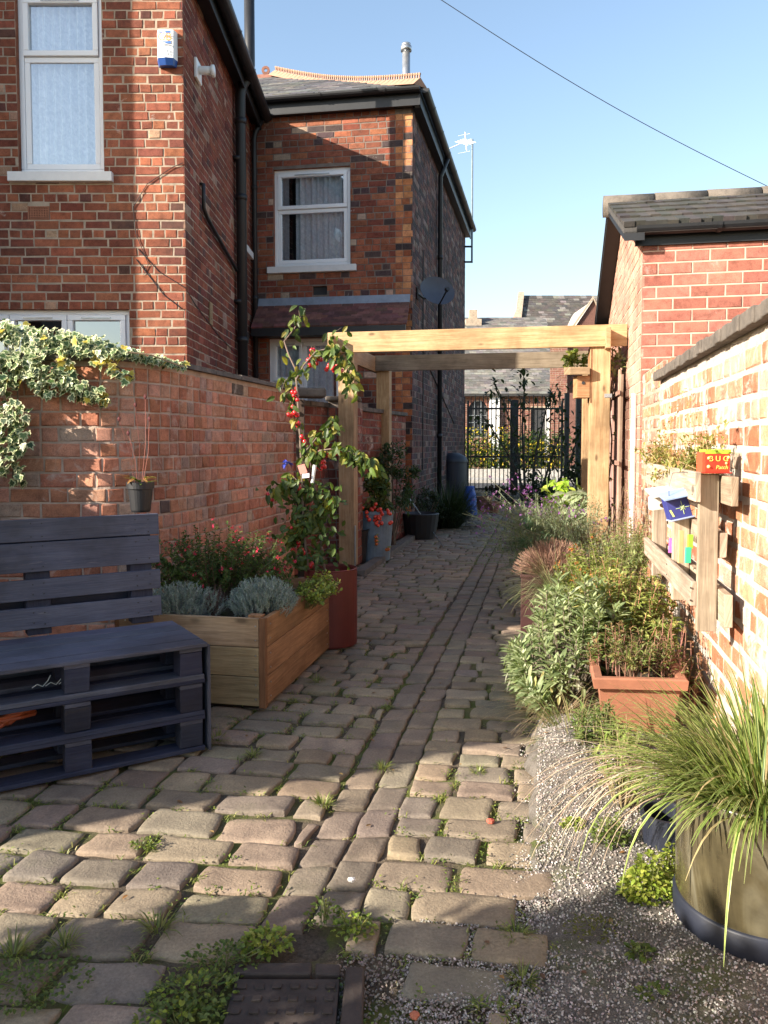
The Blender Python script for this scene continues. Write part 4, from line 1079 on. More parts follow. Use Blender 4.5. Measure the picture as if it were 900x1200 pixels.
for k in range(3):
    for l in (.05, .74):
        for zz in (.035, .105):
            q = po + pl * l + V(0, 0, .02 + k * .145 + zz) - pa * .001; m.tube([q, q - pa * .002], .004, 6)
            q = po + pa * (l + .02 if l < .1 else PL - .06) + V(0, 0, .02 + k * .145 + zz) - pl * .001; m.tube([q, q - pl * .002], .004, 6)
m.build('screw', 'steel', px_)
# red drum planter
dp = V(-.345, 5.10, 0)
rdp = thing('red_drum', 'dark red metal drum holding the crab apple behind the timber planter', 'planter', dp)
m = MB(); m.lathe([(0, .01), (.168, .01), (.17, .02), (.172, .25), (.170, .495), (.173, .50), (.166, .502), (.160, .49), (.158, .42), (0, .42)], dp, 40); m.build('drum', 'red', rdp, smooth=False)
m = MB(); m.lathe([(0, .43), (.156, .425)], dp, 20); m.build('soil', 'earth', rdp)
# galvanised pot of tomatoes
tp0 = V(-.11, 8.85, 0)
tpt = thing('tomato_pot', 'blue grey round tub with trailing red tomatoes behind the left pergola post', 'plant pot', tp0)
m = MB(); m.lathe([(0, 0), (.17, 0), (.175, .01), (.215, .52), (.225, .525), (.222, .56), (.205, .56), (.2, .5), (0, .5)], tp0, 32); m.build('tub', 'galv', tpt, smooth=False)
k2 = V(-.30, 8.62, 0)
bkt = thing('plant_pot', 'plain black bucket tucked between the pergola post and the tomato tub', 'bucket', k2)
m = MB(); m.lathe([(0, 0), (.10, 0), (.13, .36), (.14, .37), (.12, .37), (.11, .3), (0, .3)], k2, 24); m.build('bucket', 'blackpl', bkt)
m = MB(); m.box(V(-.30, 7.75, 0), AD * 5.6, AP * .11, V(0, 0, .06), (1, 1, 1), .01); tag(m.build('kerb', 'stone'), kind='structure')
# water butt, blue sack
wb = V(1.32, 15.2, 0)
wbt = thing('water_butt', 'dark navy domed water butt at the far corner of the middle house', 'water butt', wb)
m = MB(); m.lathe([(0, 0), (.20, 0), (.26, .1), (.285, .5), (.27, .95)], wb, 28); m.build('barrel', 'navy', wbt, smooth=True)
m = MB(); m.lathe([(.285, .94), (.29, .98), (.24, 1.06), (.12, 1.12), (0, 1.13)], wb, 28); m.build('lid', 'navy', wbt, smooth=True)
m = MB(); m.tube([wb + V(-.28, -.1, .9), wb + V(-.4, -.15, 1.0), wb + V(-.55, -.2, 1.1)], .03, 8); m.build('inlet_pipe', 'blackpl', wbt)
m = MB(); bs = V(1.58, 14.6, 0); rr = random.Random(5); n = 14; rings = 8; base = []
for k in range(rings + 1):
    z = .52 * k / rings; r = .15 * (1.15 - .5 * (k / rings) ** 2)
    for a in range(n): t = 2 * PI * a / n; q = r * (1 + rr.uniform(-.12, .12)); base.append((bs.x + q * .8 * math.cos(t), bs.y + q * math.sin(t), z))
fs = [(k * n + a, k * n + (a + 1) % n, (k + 1) * n + (a + 1) % n, (k + 1) * n + a) for k in range(rings) for a in range(n)] + [tuple(rings * n + a for a in range(n))]
m.idx(base, fs); one(m, 'blue_sack', 'bluebag', 'bright blue plastic sack standing beside the dark water butt', 'sack', smooth=True)

# ================================================================== GATE AND BEYOND
gy = 20.0; gx0, gx1 = P(543, 500, gy).x, P(664, 500, gy).x
gt = thing('metal_gate', 'tall black double gate of thin vertical bars closing the end of the alley', 'gate', ((gx0 + gx1) / 2, gy, 0))
ztop = P(600, 463, gy).z
gm = (gx0 + gx1) / 2 - .02
m = MB()
for x, w in ((gx0, .09), (gx1, .11), (gx1 + .28, .1)): m.box(V(x - w / 2, gy - w / 2, 0), V(0, 0, ztop + (.05 if x > gx0 else -.05)), V(w, 0, 0), V(0, w, 0))
m.build('gate_post', 'blackmetal', gt)
for a, b in ((gx0 + .09, gm - .05), (gm + .05, gx1 - .09)):
    m = MB()
    m.box(V(a, gy - .02, .12), V(0, 0, ztop - .25), V(.05, 0, 0), V(0, .04, 0)); m.box(V(b - .05, gy - .02, .12), V(0, 0, ztop - .25), V(.05, 0, 0), V(0, .04, 0))
    for z in (.14, ztop - .36, ztop - .62 if False else .95): m.box(V(a, gy - .018, z), V(b - a, 0, 0), V(0, .036, 0), V(0, 0, .045))
    n = 10
    for k in range(n):
        x = a + .05 + (b - a - .1) * (k + .5) / n; h = ztop - .05 + .10 * math.sin(PI * (k + .5) / n) * 0 + (.05 if k % 2 else 0)
        m.tube([V(x, gy - .0, .1), V(x, gy, h)], .0125, 6)
    m.build('gate_leaf', 'blackmetal', gt)
m = MB(); m.box(V(gm - .07, gy - .05, .0), V(0, 0, ztop - .12), V(.14, 0, 0), V(0, .05, 0)); m.build('lock_stile', 'blackmetal', gt)
# brick pier / garage wall right of the gate, in shade
gw = thing('garden_wall', 'dark shaded brick pier and door frame right of the black gate', 'wall', (5.3, 20.6, 0))
B, Mo = MB(), MB(); fg, lg_ = linemap((P(676, 500, 20.6).x, 20.6), (8.5, 20.6), 1)
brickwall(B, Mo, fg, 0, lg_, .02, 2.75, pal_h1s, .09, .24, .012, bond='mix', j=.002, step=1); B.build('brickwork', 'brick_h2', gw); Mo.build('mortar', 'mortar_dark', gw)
m = MB(); m.box(fg(.12, .03, 0), V(1.1, 0, 0), V(0, .02, 0), V(0, 0, 2.1)); m.build('door', 'dark', gw)
# hedge with yellow flowers
def leafcloud(mb, c, rad_, n, L, W, cols, r, up=.2, shell=.5, clumps=0, droop=0.25, oval=False, zmin=None):
    c = Vector(c); cl = []
    if clumps:
        for k in range(clumps):
            v = rv(r) * (r.random() ** .4); cl.append((Vector((v.x * rad_[0], v.y * rad_[1], v.z * rad_[2])), r.uniform(.18, .42)))
    for k in range(n):
        if cl:
            q, s = r.choice(cl); v = rv(r) * (r.random() ** .5) * s; off = q * .85 + Vector((v.x * rad_[0], v.y * rad_[1], v.z * rad_[2]))
        else:
            v = rv(r) * (r.random() ** shell); off = Vector((v.x * rad_[0], v.y * rad_[1], v.z * rad_[2]))
        p = c + off
        if zmin is not None and p.z < zmin: continue
        d = (rv(r) + off.normalized() * .7 + Vector((0, 0, up))).normalized(); n_ = (rv(r) * .6 + Vector((0, 0, 1))).normalized()
        l = L * r.uniform(.6, 1.3)
        (mb.oval if oval else mb.leaf)(p, d, l, W * l / L, jit(r.choice(cols), .22, r), n_, droop)
r = random.Random(11)
m = MB(); x0, x1 = P(538, 500, 29).x, P(662, 500, 29).x
for k in range(14): leafcloud(m, (x0 + (x1 - x0) * (k + .5) / 14, 29 + r.uniform(-.2, .2), .85 + r.uniform(-.1, .12)), (.45, .55, .95), 520, .11, .07, [(.05, .085, .015), (.08, .12, .02), (.035, .06, .012)], r, zmin=0.02)
for k in range(420):
    x = r.uniform(x0, x1); m.leaf((x, 28.6 + r.uniform(-.25, .3), r.uniform(.5, 1.95) if x < x0 + 2 else r.uniform(.3, 1.4)), rv(r), .1, .09, jit((.5, .38, .03), .2, r))
one(m, 'flowering_hedge', 'leaf', 'green hedge dotted with yellow flowers behind the black gate', 'hedge')
# chapel
ch = thing('brick_chapel', 'old brick chapel with lancet window and grey slate roof beyond the gate', 'building', (4, 36, 0))
cy = 34.0; X = lambda px, Y=cy: P(px, 500, Y).x; Z = lambda py, Y=cy: P(600, py, Y).z
B, Mo = MB(), MB(); fc, lc = linemap((X(500), cy), (X(648), cy), 1); cs = lambda px: X(px) - X(500)
lan = (cs(549), cs(571), Z(512), Z(470)); dor = (cs(622), cs(640), .1, Z(478))
brickwall(B, Mo, fc, 0, lc, .02, Z(462), pal_ch, .09, .24, .012, [lan, dor], bond='mix', step=2, j=.002)
B.build('wall', 'brick_chapel', ch); Mo.build('mortar', 'mortar', ch)
m = MB(); m.face([fc(lan[0], -.09, lan[2]), fc(lan[1], -.09, lan[2]), fc(lan[1], -.09, lan[3]), fc(lan[0], -.09, lan[3])]); m.build('window', 'dark', ch); m = MB(); m.face([fc(dor[0], -.09, dor[2]), fc(dor[1], -.09, dor[2]), fc(dor[1], -.09, dor[3]), fc(dor[0], -.09, dor[3])]); m.build('door', 'dark', ch)
m = MB()
for k in range(4): a = lan[0] + (lan[1] - lan[0]) * k / 3; m.box(fc(a - .02, -.05, lan[2]), V(0, 0, lan[3] - lan[2]), V(.04, 0, 0), V(0, .03, 0))
for k in range(6): z = lan[2] + (lan[3] - lan[2]) * k / 5; m.box(fc(lan[0], -.05, z - .015), V(lan[1] - lan[0], 0, 0), V(0, .03, 0), V(0, 0, .03))
# arched head
n = 8; aw = (lan[1] - lan[0]) / 2
m.build('glazing_bar', 'steel', ch)
m = MB(); cc = fc((lan[0] + lan[1]) / 2, .01, lan[3] - aw * .9)
for k in range(n):
    t0_, t1_ = PI * k / n, PI * (k + 1) / n
    for s_ in (1,):
        a_, b_ = cc + V(math.cos(t0_) * aw, 0, math.sin(t0_) * aw), cc + V(math.cos(t1_) * aw, 0, math.sin(t1_) * aw)
        m.face([a_, b_, V(b_.x, b_.y, cc.z + aw * 1.0), V(a_.x, a_.y, cc.z + aw * 1.0)], (.34, .16, .12))
m.build('arch_head', 'brick_chapel', ch)
m = MB()
for px, w in ((577, .28), (583, .12), (643, .3)): m.box(V(X(px) - w / 2, cy - .16, 0), V(0, 0, Z(463)), V(w, 0, 0), V(0, .155, 0), (1, 1, 1))
m.build('pilaster', 'sill', ch)
rz0, ry = Z(462), 33.75
rz1 = P(600, 373, 41.5).z
m = MB(); m.face([V(X(490), ry, rz0), V(X(648), ry, rz0), V(X(648) + 1.2, 41.5, rz1), V(X(490), 41.5, rz1)], (.2, .19, .18)); m.box(V(X(490), ry - .06, rz0 - .1), V(X(648) - X(490), 0, 0), V(0, .08, 0), V(0, 0, .1), (.03, .03, .03)); m.build('roof', 'slate', ch)
sl = MB(); upv = V(0, 41.5 - ry, rz1 - rz0); Lr = X(648) - X(490)
slates(sl, V(X(490), ry, rz0), V(1, 0, 0), upv, int(Lr / .32) + 5, int(upv.length / .24), .32, .24, [(.13, .12, .11), (.10, .093, .088), (.16, .15, .135)], clip=lambda a, u: a < Lr + .12 * u, th=.015)
sl.build('slates', 'slate', ch)
m = MB(); cx_, cz_ = P(553, 374, 41).x, P(553, 374, 41).z; m.box(V(cx_ - .35, 40.6, cz_ - .6), V(0, 0, .55), V(.8, 0, 0), V(0, .8, 0), (.8, .8, .8)); m.box(V(cx_ - .15, 40.8, cz_ - .05), V(0, 0, .5), V(.4, 0, 0), V(0, .4, 0)); m.build('chimney', 'mortar', ch)
# taller hall
th_ = thing('brick_hall', 'taller hall with patched slate roof and small pointed gable behind the outbuilding', 'building', (9, 46, 0))
hy = 42.5
m = MB(); a, b = P(606, 384, hy), P(712, 384, hy); zr = P(612, 347, 46.5).z; a0_, b0_ = V(P(606, 384, hy).x, hy, P(600, 400, hy).z), V(P(740, 384, hy).x, hy, P(600, 400, hy).z)
ap, bp = V(P(612, 347, 46.5).x, 46.5, zr), V(P(760, 347, 46.5).x, 46.5, zr)
m.face([a0_, b0_, bp, ap], (.12, .11, .11)); m.build('roof', 'slate', th_)
sl = MB(); upv = V(0, 46.5 - hy, zr - a0_.z); tl_ = (ap.x - a0_.x) / upv.length
slates(sl, a0_, V(1, 0, 0), upv, int((b0_.x - a0_.x) / .32), int(upv.length / .25), .32, .25, [(.06, .053, .05), (.075, .066, .06), (.05, .046, .046), (.07, .058, .052), (.14, .13, .12)], clip=lambda a, u: a > tl_ * u, th=.015)
sl.build('slates', 'slate', th_)
m = MB(); m.face([V(a0_.x, hy, 0), V(b0_.x, hy, 0), b0_, a0_], (.3, .15, .11)); m.face([V(a0_.x, hy, 0), a0_, ap, V(a0_.x, 51, a0_.z), V(a0_.x, 51, 0)], (.34, .2, .15)); m.build('wall', 'brick_chapel', th_)
m = MB(); w_ = V(0, 0, .18)
m.box(a0_ + V(-.25, -.1, 0), ap - a0_ + V(0, 0, .1), V(.35, 0, 0), V(0, 0, .12)); m.build('verge', 'mortar', th_)
g0_, g1_, ga = P(664, 398, 40.5), P(716, 398, 40.5), P(695, 352, 40.5)
m = MB(); g1_ = P(722, 398, 40.5); m.face([V(g0_.x, 40.5, 0), V(g1_.x, 40.5, 0), g1_, ga, g0_], (.15, .075, .06)); m.build('gable', 'brick_chapel', th_)
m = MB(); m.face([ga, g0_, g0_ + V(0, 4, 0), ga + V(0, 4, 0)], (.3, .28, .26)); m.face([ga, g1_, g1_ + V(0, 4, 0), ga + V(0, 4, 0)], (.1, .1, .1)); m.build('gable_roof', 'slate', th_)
m = MB(); m.box(g0_ + V(-.1, -.12, .0), ga - g0_ + V(.1, 0, .06), V(0, .12, 0), V(0, 0, .15)); m.box(ga + V(0, -.12, .0), g1_ - ga, V(0, .12, 0), V(0, 0, .12), (.2, .2, .2)); m.build('bargeboard', 'mortar', th_)
tw = thing('brick_tower', 'narrow sunlit brick stair turret between chapel roof and hall', 'building', (P(648, 450, 33.5).x, 33.6, 0))
B, Mo = MB(), MB(); ft, lt = linemap((P(644, 500, 33).x, 33), (P(664, 500, 33).x, 33), 1); brickwall(B, Mo, ft, 0, lt, .02, P(650, 405, 33).z, pal_ch, .09, .24, .012, step=2, j=.002)
B.build('brickwork', 'brick_chapel', tw); Mo.build('mortar', 'mortar', tw)
m = MB(); m.box(V(P(664, 500, 33).x, 33.05, 0), V(0, 0, 3.4), V(3.5, 0, 0), V(0, .3, 0), (.2, .1, .08)); m.build('annex_wall', 'brick_chapel', tw)
# road beyond the gate
def sheet(name, pts, z, mat):
    m = MB(); m.face([(x, y, z) for x, y in pts]); return tag(m.build(name, mat), kind='structure')
sheet('ground', [(-150, -60), (150, -60), (150, 300), (-150, 300)], -.030, 'earth')
sheet('road', [(-40, 21.5), (60, 21.5), (60, 26.5), (-40, 26.5)], -.012, 'asphalt')
m = MB(); m.box(V(-40, 26.5, -.03), V(100, 0, 0), V(0, 2.0, 0), V(0, 0, .13)); tag(m.build('pavement', 'concrete'), kind='structure')
m = MB(); m.box(V(-2, 21.2, -.03), V(12, 0, 0), V(0, .3, 0), V(0, 0, .10)); tag(m.build('kerb', 'concrete'), kind='structure')
lowwall = MB(); lowwall.box(V(x0 - 1, 28.2, .1), V(x1 - x0 + 3, 0, 0), V(0, .25, 0), V(0, 0, .3)); one(lowwall, 'low_wall', 'concrete', 'pale low wall along the foot of the yellow flowered hedge', 'wall')
# overhead wire
m = MB(); a, b = P(505, -8, 9), P(905, 221, 9.5); pts = []
for k in range(25):
    t = k / 24; q = a.lerp(b, t); q.z -= .10 * math.sin(PI * t); pts.append(q)
m.tube(pts, .0042, 5); one(m, 'overhead_wire', 'blackpl', 'single thin overhead wire crossing the blue sky', 'wire')

# ================================================================== RIGHT SIDE
# square maroon planter
mp0 = AL(-.165, 5.42); ms = .46
mpl = thing('metal_planter', 'square maroon steel planter holding brown withered heather on the right of the path', 'planter', mp0 + AP * .2)
m = MB(); t = .006
for o, a, b in ((mp0, AP * ms, AD * t), (mp0 + AD * ms, AP * ms, AD * t), (mp0 + AD * t, AP * t, AD * (ms - t)), (mp0 + AP * ms + AD * t, AP * -t, AD * (ms - t))):
    m.box(o, a, b, V(0, 0, .40))
m.box(mp0 + AP * -.006 + AD * -.006 + V(0, 0, .38), AP * (ms + .012), AD * .02, V(0, 0, .022)); m.build('sides', 'maroon', mpl, bevel=.003)
m = MB(); m.box(mp0 + AP * .01 + AD * .015 + V(0, 0, .30), AP * (ms - .02), AD * (ms - .03), V(0, 0, .05)); m.build('soil', 'earth', mpl)
# terracotta trough
to = V(.935, 3.42, 0)
tt = thing('terracotta_trough', 'rectangular terracotta trough half hidden by long grass near the right wall', 'planter', to + V(.2, .3, 0))
m = MB(); ta, tb_ = V(.36, -.03, 0), AD * .48; z0, z1 = .02, .265
def ring(e, z): return [to - ta.normalized() * e - tb_.normalized() * e + V(0, 0, z), to + ta + ta.normalized() * e - tb_.normalized() * e + V(0, 0, z), to + ta + tb_ + ta.normalized() * e + tb_.normalized() * e + V(0, 0, z), to + tb_ - ta.normalized() * e + tb_.normalized() * e + V(0, 0, z)]
rs = [ring(-.035, z0), ring(-.008, z1 - .03), ring(.018, z1 - .03), ring(.022, z1 + .012), ring(.014, z1 + .018), ring(-.018, z1 + .016), ring(-.02, z1 - .05)]
for a, b in zip(rs, rs[1:]):
    for k in range(4): q = (k + 1) % 4; m.face([a[k], a[q], b[q], b[k]])
m.build('trough', 'terra', tt, bevel=.004)
m = MB(); m.face(rs[-1]); m.build('soil', 'earth', tt)
# big glazed pot
gp = V(1.0, 2.075, 0)
gpt = thing('glazed_pot', 'big olive glazed cylinder pot with dark band at its foot and striped grass spilling over', 'plant pot', gp)
m = MB(); m.lathe([(.203, .088), (.2045, .10), (.206, .2), (.2055, .30), (.203, .368), (.206, .385), (.200, .392), (.188, .385), (.186, .34), (0, .335)], gp, 64); m.build('pot', 'glaze', gpt, smooth=True)
m = MB(); m.lathe([(0, .0), (.196, .0), (.202, .008), (.2095, .03), (.2105, .084), (.207, .090), (.2, .091)], gp, 64); m.build('foot_band', 'navy', gpt, smooth=True)
m = MB(); m.lathe([(0, .35), (.186, .345)], gp, 30); m.build('soil', 'earth', gpt)
# pallet planter on the wall
ppn = thing('pallet_planter', 'bleached pallet planter fixed on the sunlit right wall with small painted boxes', 'planter', AL(.69, 3.7, .57))
u_f, u_b = .60, .735
def ap(u, Y, z): return AL(u, Y, z)
for (Ya, Yb, z0_, z1_, nm) in ((3.06, 4.55, 1.075, 1.19, 'front_board'), (3.12, 4.6, .655, .755, 'front_board')):
    m = MB(); o = ap(u_f, Ya, z0_); m.box(o, ap(u_f, Yb, z0_) - o, V(0, 0, z1_ - z0_), AP * -.022, jit((1, 1, 1), .08), .003); m.build(nm, 'pallet', ppn, bevel=.003)
for (Ya, Yb, z0_, z1_) in ((2.93, 4.5, 1.065, 1.175), (2.98, 4.5, .60, .73), (3.0, 4.5, .85, .95)):
    m = MB(); o = ap(u_b - .02, Ya if z0_ != .85 else 3.1, z0_); m.box(o, ap(u_b - .02, Yb, z0_) - o, V(0, 0, z1_ - z0_), AP * -.03, jit((.95, .93, .9), .08), .003); m.build('rear_board', 'pallet', ppn, bevel=.003)
for Yp, za, zb in ((3.10, .56, 1.18), (3.72, .56, 1.17), (4.42, .56, 1.16)):
    m = MB(); o = ap(u_f + .002, Yp, za); m.box(o, V(0, 0, zb - za), ap(u_b - .055, Yp, za) - o, AD * .04, jit((1, 1, 1), .08), .002); m.build('upright', 'pallet', ppn, bevel=.003)
for z in (1.085, .665): m = MB(); m.box(ap(u_f + .004, 3.16, z), AD * 1.3, AP * .09, V(0, 0, .012), (.8, .8, .8)); m.build('tray', 'pallet', ppn)
m = MB()
for Yp in (3.12, 3.74, 4.44):
    for z in (1.10, 1.16, .68, .73): q = ap(u_f - .024, Yp, z); m.tube([q, q + AP * .003], .004, 6)
m.build('nail', 'iron', ppn)
def birdhouse(loc, a, up, w, h, d, body, roofc, label, name='bug_box'):
    """little painted box; a = width direction, up = its up direction"""
    a, up = Vector(a).normalized(), Vector(up).normalized(); f = a.cross(up); 
    if f.y > 0: f = -f
    t = thing(name, label, 'bug box', loc, 'small painted bug boxes on the pallet planter')
    m = MB(); o = Vector(loc) - a * w / 2; m.box(o, a * w, -f * d, up * h, body); m.build('body', 'col', t, bevel=.002)
    return t, o, a, up, f
red = (.50, .035, .015); loc = P(841, 553.5, 3.07)
t, o, a, up, f = birdhouse(loc, V(1, .05, 0), V(0, 0, 1), .098, .082, .05, red, None, 'red bug box with green top and yellow lettering on the pallet planter')
m = MB(); m.box(o + up * .072 + f * .001 - a * -.0, a * .1, -f * .054, up * .016, (.30, .48, .04)); m.build('green_top', 'col', t)
m = MB(); m.box(o - a * .012, a * .0115, -f * .05, up * .078, (.55, .07, .03)); m.box(o - a * .012 - up * .004, a * .118, -f * .056, up * .0038, (.4, .03, .02)); m.build('side', 'col', t)
yel = flat('yellow_lettering', (.75, .55, .12)); fo = f * .0012
text_mesh('B U G', t, 'lettering', o + a * .052 + up * .052 + fo, a, up, .03, yel); text_mesh('Patch', t, 'lettering', o + a * .066 + up * .019 + fo, a, up + a * .25, .022, yel)
m = MB()
for (q, z, s_) in ((.012, .022, .007), (.09, .058, .006), (.082, .035, .005), (.012, .055, .006)): m.ball(o + a * q + up * z + fo, s_, 7, (.75, .6, .2), 1)
m.build('painted_dot', 'col', t)
# blue one, tilted and hanging
loc = P(799, 607, 3.25); a = V(1, .0, .22); up = V(-.30, 0, 1)
t, o, a, up, f = birdhouse(loc, a, up, .092, .085, .05, (.035, .04, .19), None, 'dark blue bug box with star drawing hanging tilted from the pallet planter')
m = MB(); m.box(o + up * .086 - a * .012 + f * .028, a * .115, -f * .08 + up * .022, up * .007, (.22, .30, .48)); m.box(o - a * .004 - up * .005 + f * .012, a * .1, -f * .06, up * .005, (.3, .35, .5)); m.build('lid', 'col', t, bevel=.001)
m = MB(); c = o + a * .06 + up * .042 + f * .0015
for k in range(8):
    ang = k * PI / 4; rr_ = .028 if k % 2 == 0 else .014; v1 = a * math.cos(ang) + up * math.sin(ang); m.tube([c, c + v1 * rr_], .0011, 4, (.5, .6, .25))
m.box(o + a * .012 + up * .012 + f * .001, a * .008, f * .001, up * .03 - a * .008, (.55, .6, .2)); m.build('star_drawing', 'col', t)
m = MB(); m.tube([o + a * .02 + up * .1, o + a * .03 + up * .14, o + a * .06 + up * .19, P(812, 553, 3.2)], .0015, 4); m.tube([o + a * .09 + up * .02, o + a * .12 + up * .03, o + a * .11 - up * .03], .0015, 4); m.build('hanging_wire', 'blackmetal', t)
# white one
loc = P(776, 597, 3.62)
t, o, a, up, f = birdhouse(loc, V(1, 0, .12), V(-.05, 0, 1), .085, .06, .06, (.62, .57, .52), None, 'white bug box with pale lid hanging at the far end of the pallet planter')
m = MB(); m.box(o + up * .061 - a * .012 + f * .03, a * .11, -f * .095 + up * .03, up * .008, (.75, .77, .8)); m.build('lid', 'col', t, bevel=.001)
m = MB(); m.tube([o + a * .04 + up * .02 + f * .002, o + a * .04 + up * .02 + f * .006], .01, 10, (.05, .03, .02)); m.build('entrance_hole', 'col', t)
# coloured tiles in the lower tray
for (pa_, pb_, c_, lb, Yt) in (((784, 648), (793, 631), (.62, .10, .38), 'small pink painted tile standing in the lower tray', 3.75), ((806, 643), (814, 627), (.22, .55, .03), 'bright green painted tile leaning above the teal one', 3.55), ((803, 660), (812, 642), (.04, .42, .22), 'teal painted tile leaning in the lower tray', 3.5), ((795, 660), (803, 622), (.62, .33, .16), 'bare wood slat leaning between the coloured tiles', 3.58)):
    m = MB(); a_, b_ = P(*pa_, Yt), P(*pb_, Yt); m.box(a_, V((b_.x - a_.x) * .8, 0, 0), V((b_.x - a_.x) * .2, .012, b_.z - a_.z), V(0, .012, 0), c_); one(m, 'painted_tile', 'col', lb, 'painted tile', 'painted tiles in the pallet planter', bevel=.002)
# terracotta pots near the gate
for k, (px, py, s_) in enumerate(((553, 597, .13), (567, 600, .15), (579, 601, .11))):
    q = G(px, py); m = MB(); m.lathe([(0, 0), (s_ * .7, 0), (s_, s_ * 1.6), (s_ * 1.12, s_ * 1.6), (s_ * 1.12, s_ * 1.95), (s_ * .95, s_ * 1.95), (s_ * .9, s_ * 1.5), (0, s_ * 1.5)], q, 20)
    one(m, 'terracotta_pot', 'terra', ('small empty terracotta pot nearest the blue sack', 'largest terracotta pot, middle of three in front of the gate', 'terracotta pot at the right of three in front of the gate')[k], 'plant pot', 'terracotta pots before the gate')
# ================================================================== COBBLED PATH
def joint_level(x, y):      # gentle dip at the channel, small waviness
    u = x - K * y
    return -.012 - .016 * math.exp(-((u + .64) / .16) ** 2) + .008 * mnoise.noise(Vector((x * 1.3, y * 1.3, 0))) + .012 * mnoise.noise(Vector((x * .5, y * .5, 3)))
m = MB(); nx, ny = 70, 190
gv = []
for j in range(ny + 1):
    yy = .9 + (19.2 - .9) * (j / ny) ** 1.6
    for i in range(nx + 1):
        u = -3.6 + 4.6 * i / nx; x = u + K * yy; gv.append((x, yy, joint_level(x, yy) - .004 + .006 * mnoise.noise(Vector((x * 14, yy * 14, 1)))))
m.idx(gv, [(j * (nx + 1) + i, j * (nx + 1) + i + 1, (j + 1) * (nx + 1) + i + 1, (j + 1) * (nx + 1) + i) for j in range(ny) for i in range(nx)])
tag(m.build('ground', 'joint', smooth=True), kind='structure')
SJ = []        # joint points for grass
r = random.Random(21)
sett_cols = [(.21, .172, .125), (.225, .184, .132), (.19, .158, .122), (.24, .197, .142), (.205, .160, .120), (.18, .153, .122)]
def sett(mb, corners, col, near, hgt=.0):
    """corners: 4 ground points (ccw), domed and worn top"""
    c = [Vector((a[0], a[1], 0)) for a in corners]; GRD = [-1, -.99, -.975, -.92, -.7, -.3, .3, .7, .92, .975, .99, 1] if near else [-1, -.97, -.85, 0, .85, .97, 1]; n = len(GRD) - 1
    cen = sum(c, Vector()) / 4; tz = r.uniform(-.005, .005); tx, ty = r.uniform(-.03, .03), r.uniform(-.03, .03)
    sd = r.uniform(0, 99); base = joint_level(cen.x, cen.y); top = base + .011 + hgt + tz; rr_ = r.uniform(.10, .22)
    vs = []
    for j in range(n + 1):
        for i in range(n + 1):
            a, b = GRD[i], GRD[j]
            # squircle outline for rounded corners
            k = 1.0 - rr_ * 0.30 * (abs(a) ** 3.0) * (abs(b) ** 3.0)
            a2, b2 = a * k, b * k
            s, t = (a2 + 1) / 2, (b2 + 1) / 2
            p = c[0] * (1 - s) * (1 - t) + c[1] * s * (1 - t) + c[2] * s * t + c[3] * (1 - s) * t
            e = max(abs(a), abs(b)); edge = max(0, (e - .80) / .20)
            nn = mnoise.noise(Vector((p.x * 9 + sd, p.y * 9, sd))); n2 = mnoise.noise(Vector((p.x * 30, p.y * 30, sd)))
            p += Vector((mnoise.noise(Vector((p.y * 12, sd, 0))), mnoise.noise(Vector((p.x * 12, sd, 5))), 0)) * .012 * edge
            n3 = mnoise.noise(Vector((p.x * 4 + sd, p.y * 22, sd * 2))); z = top + tx * (p.x - cen.x) + ty * (p.y - cen.y) + .007 * nn + .003 * n2 + .003 * n3 - (.008 * edge ** 4) + .001 * (1 - e * e)
            if e >= .999: z = base - .02
            vs.append((p.x, p.y, z))
    mb.idx(vs, [(j * (n + 1) + i, j * (n + 1) + i + 1, (j + 1) * (n + 1) + i + 1, (j + 1) * (n + 1) + i) for j in range(n) for i in range(n)], col)
path = MB()
def pos(u, w):
    """u across the alley, w along; the left field turns square to us in the foreground"""
    if u < -.77:
        t = max(0, min(1, (3.6 - w) / 1.8)); du = u + .77
        sk = -.06 * t
        return Vector((K * w + u, w - (u + .64) * 0 * K, 0)) + Vector((0, du * (sk - K * 1.0 * (1 - t)) , 0)) 
    return Vector((K * w + u, w - K * (u + .4) * .8, 0))
MHX0, MHX1, MHY = G(262, 1140).x - .02, G(418, 1140).x + .03, G(400, 1128).y + .03
def cut(p):     # bare spots: manhole, missing stones at its right
    if p.y < 2.03 and -.30 < p.x < .03: return True
    if p.y < 1.93 and -.47 < p.x < .02: return True
    if p.y < 1.80 and -.5 < p.x < .12: return True
    if p.y < 2.05 and p.x > .38: return True
    if p.y < 1.78 and p.x > .32: return True
    return False
def row_fill(mb, u0, u1, w, d, ln, near, colf, drop=0.0):
    u = u0 + r.uniform(-.0, .1)
    first = True
    u = u0
    while u < u1 - .05:
        l = ln * r.uniform(.72, 1.28)
        if first: l *= r.uniform(.45, 1); first = False
        if u1 - (u + l) < .06: l = u1 - u
        g = r.uniform(.004, .009) + (.003 if near else 0); w0, w1 = w + g + r.uniform(-.006, .006), w + d - g + r.uniform(-.006, .006)
        e = [r.uniform(-.008, .008) for _ in range(4)]
        cs_ = [pos(u + g + e[0], w0), pos(u + l - g + e[1], w0 + e[2]), pos(u + l - g + e[3], w1), pos(u + g + e[0], w1 + e[2])]
        cen = sum(cs_, Vector()) / 4
        if not cut(cen):
            sett(mb, cs_, jit(r.choice(sett_cols), .16, r), cen.y < 5.5)
        for q in range(3 if near else 1):
            SJ.append(pos(u + l + r.uniform(-.006, .006), w + r.uniform(0, d))); SJ.append(pos(u + r.uniform(0, l), w + d + r.uniform(-.006, .006)))
        u += l
w = 1.25
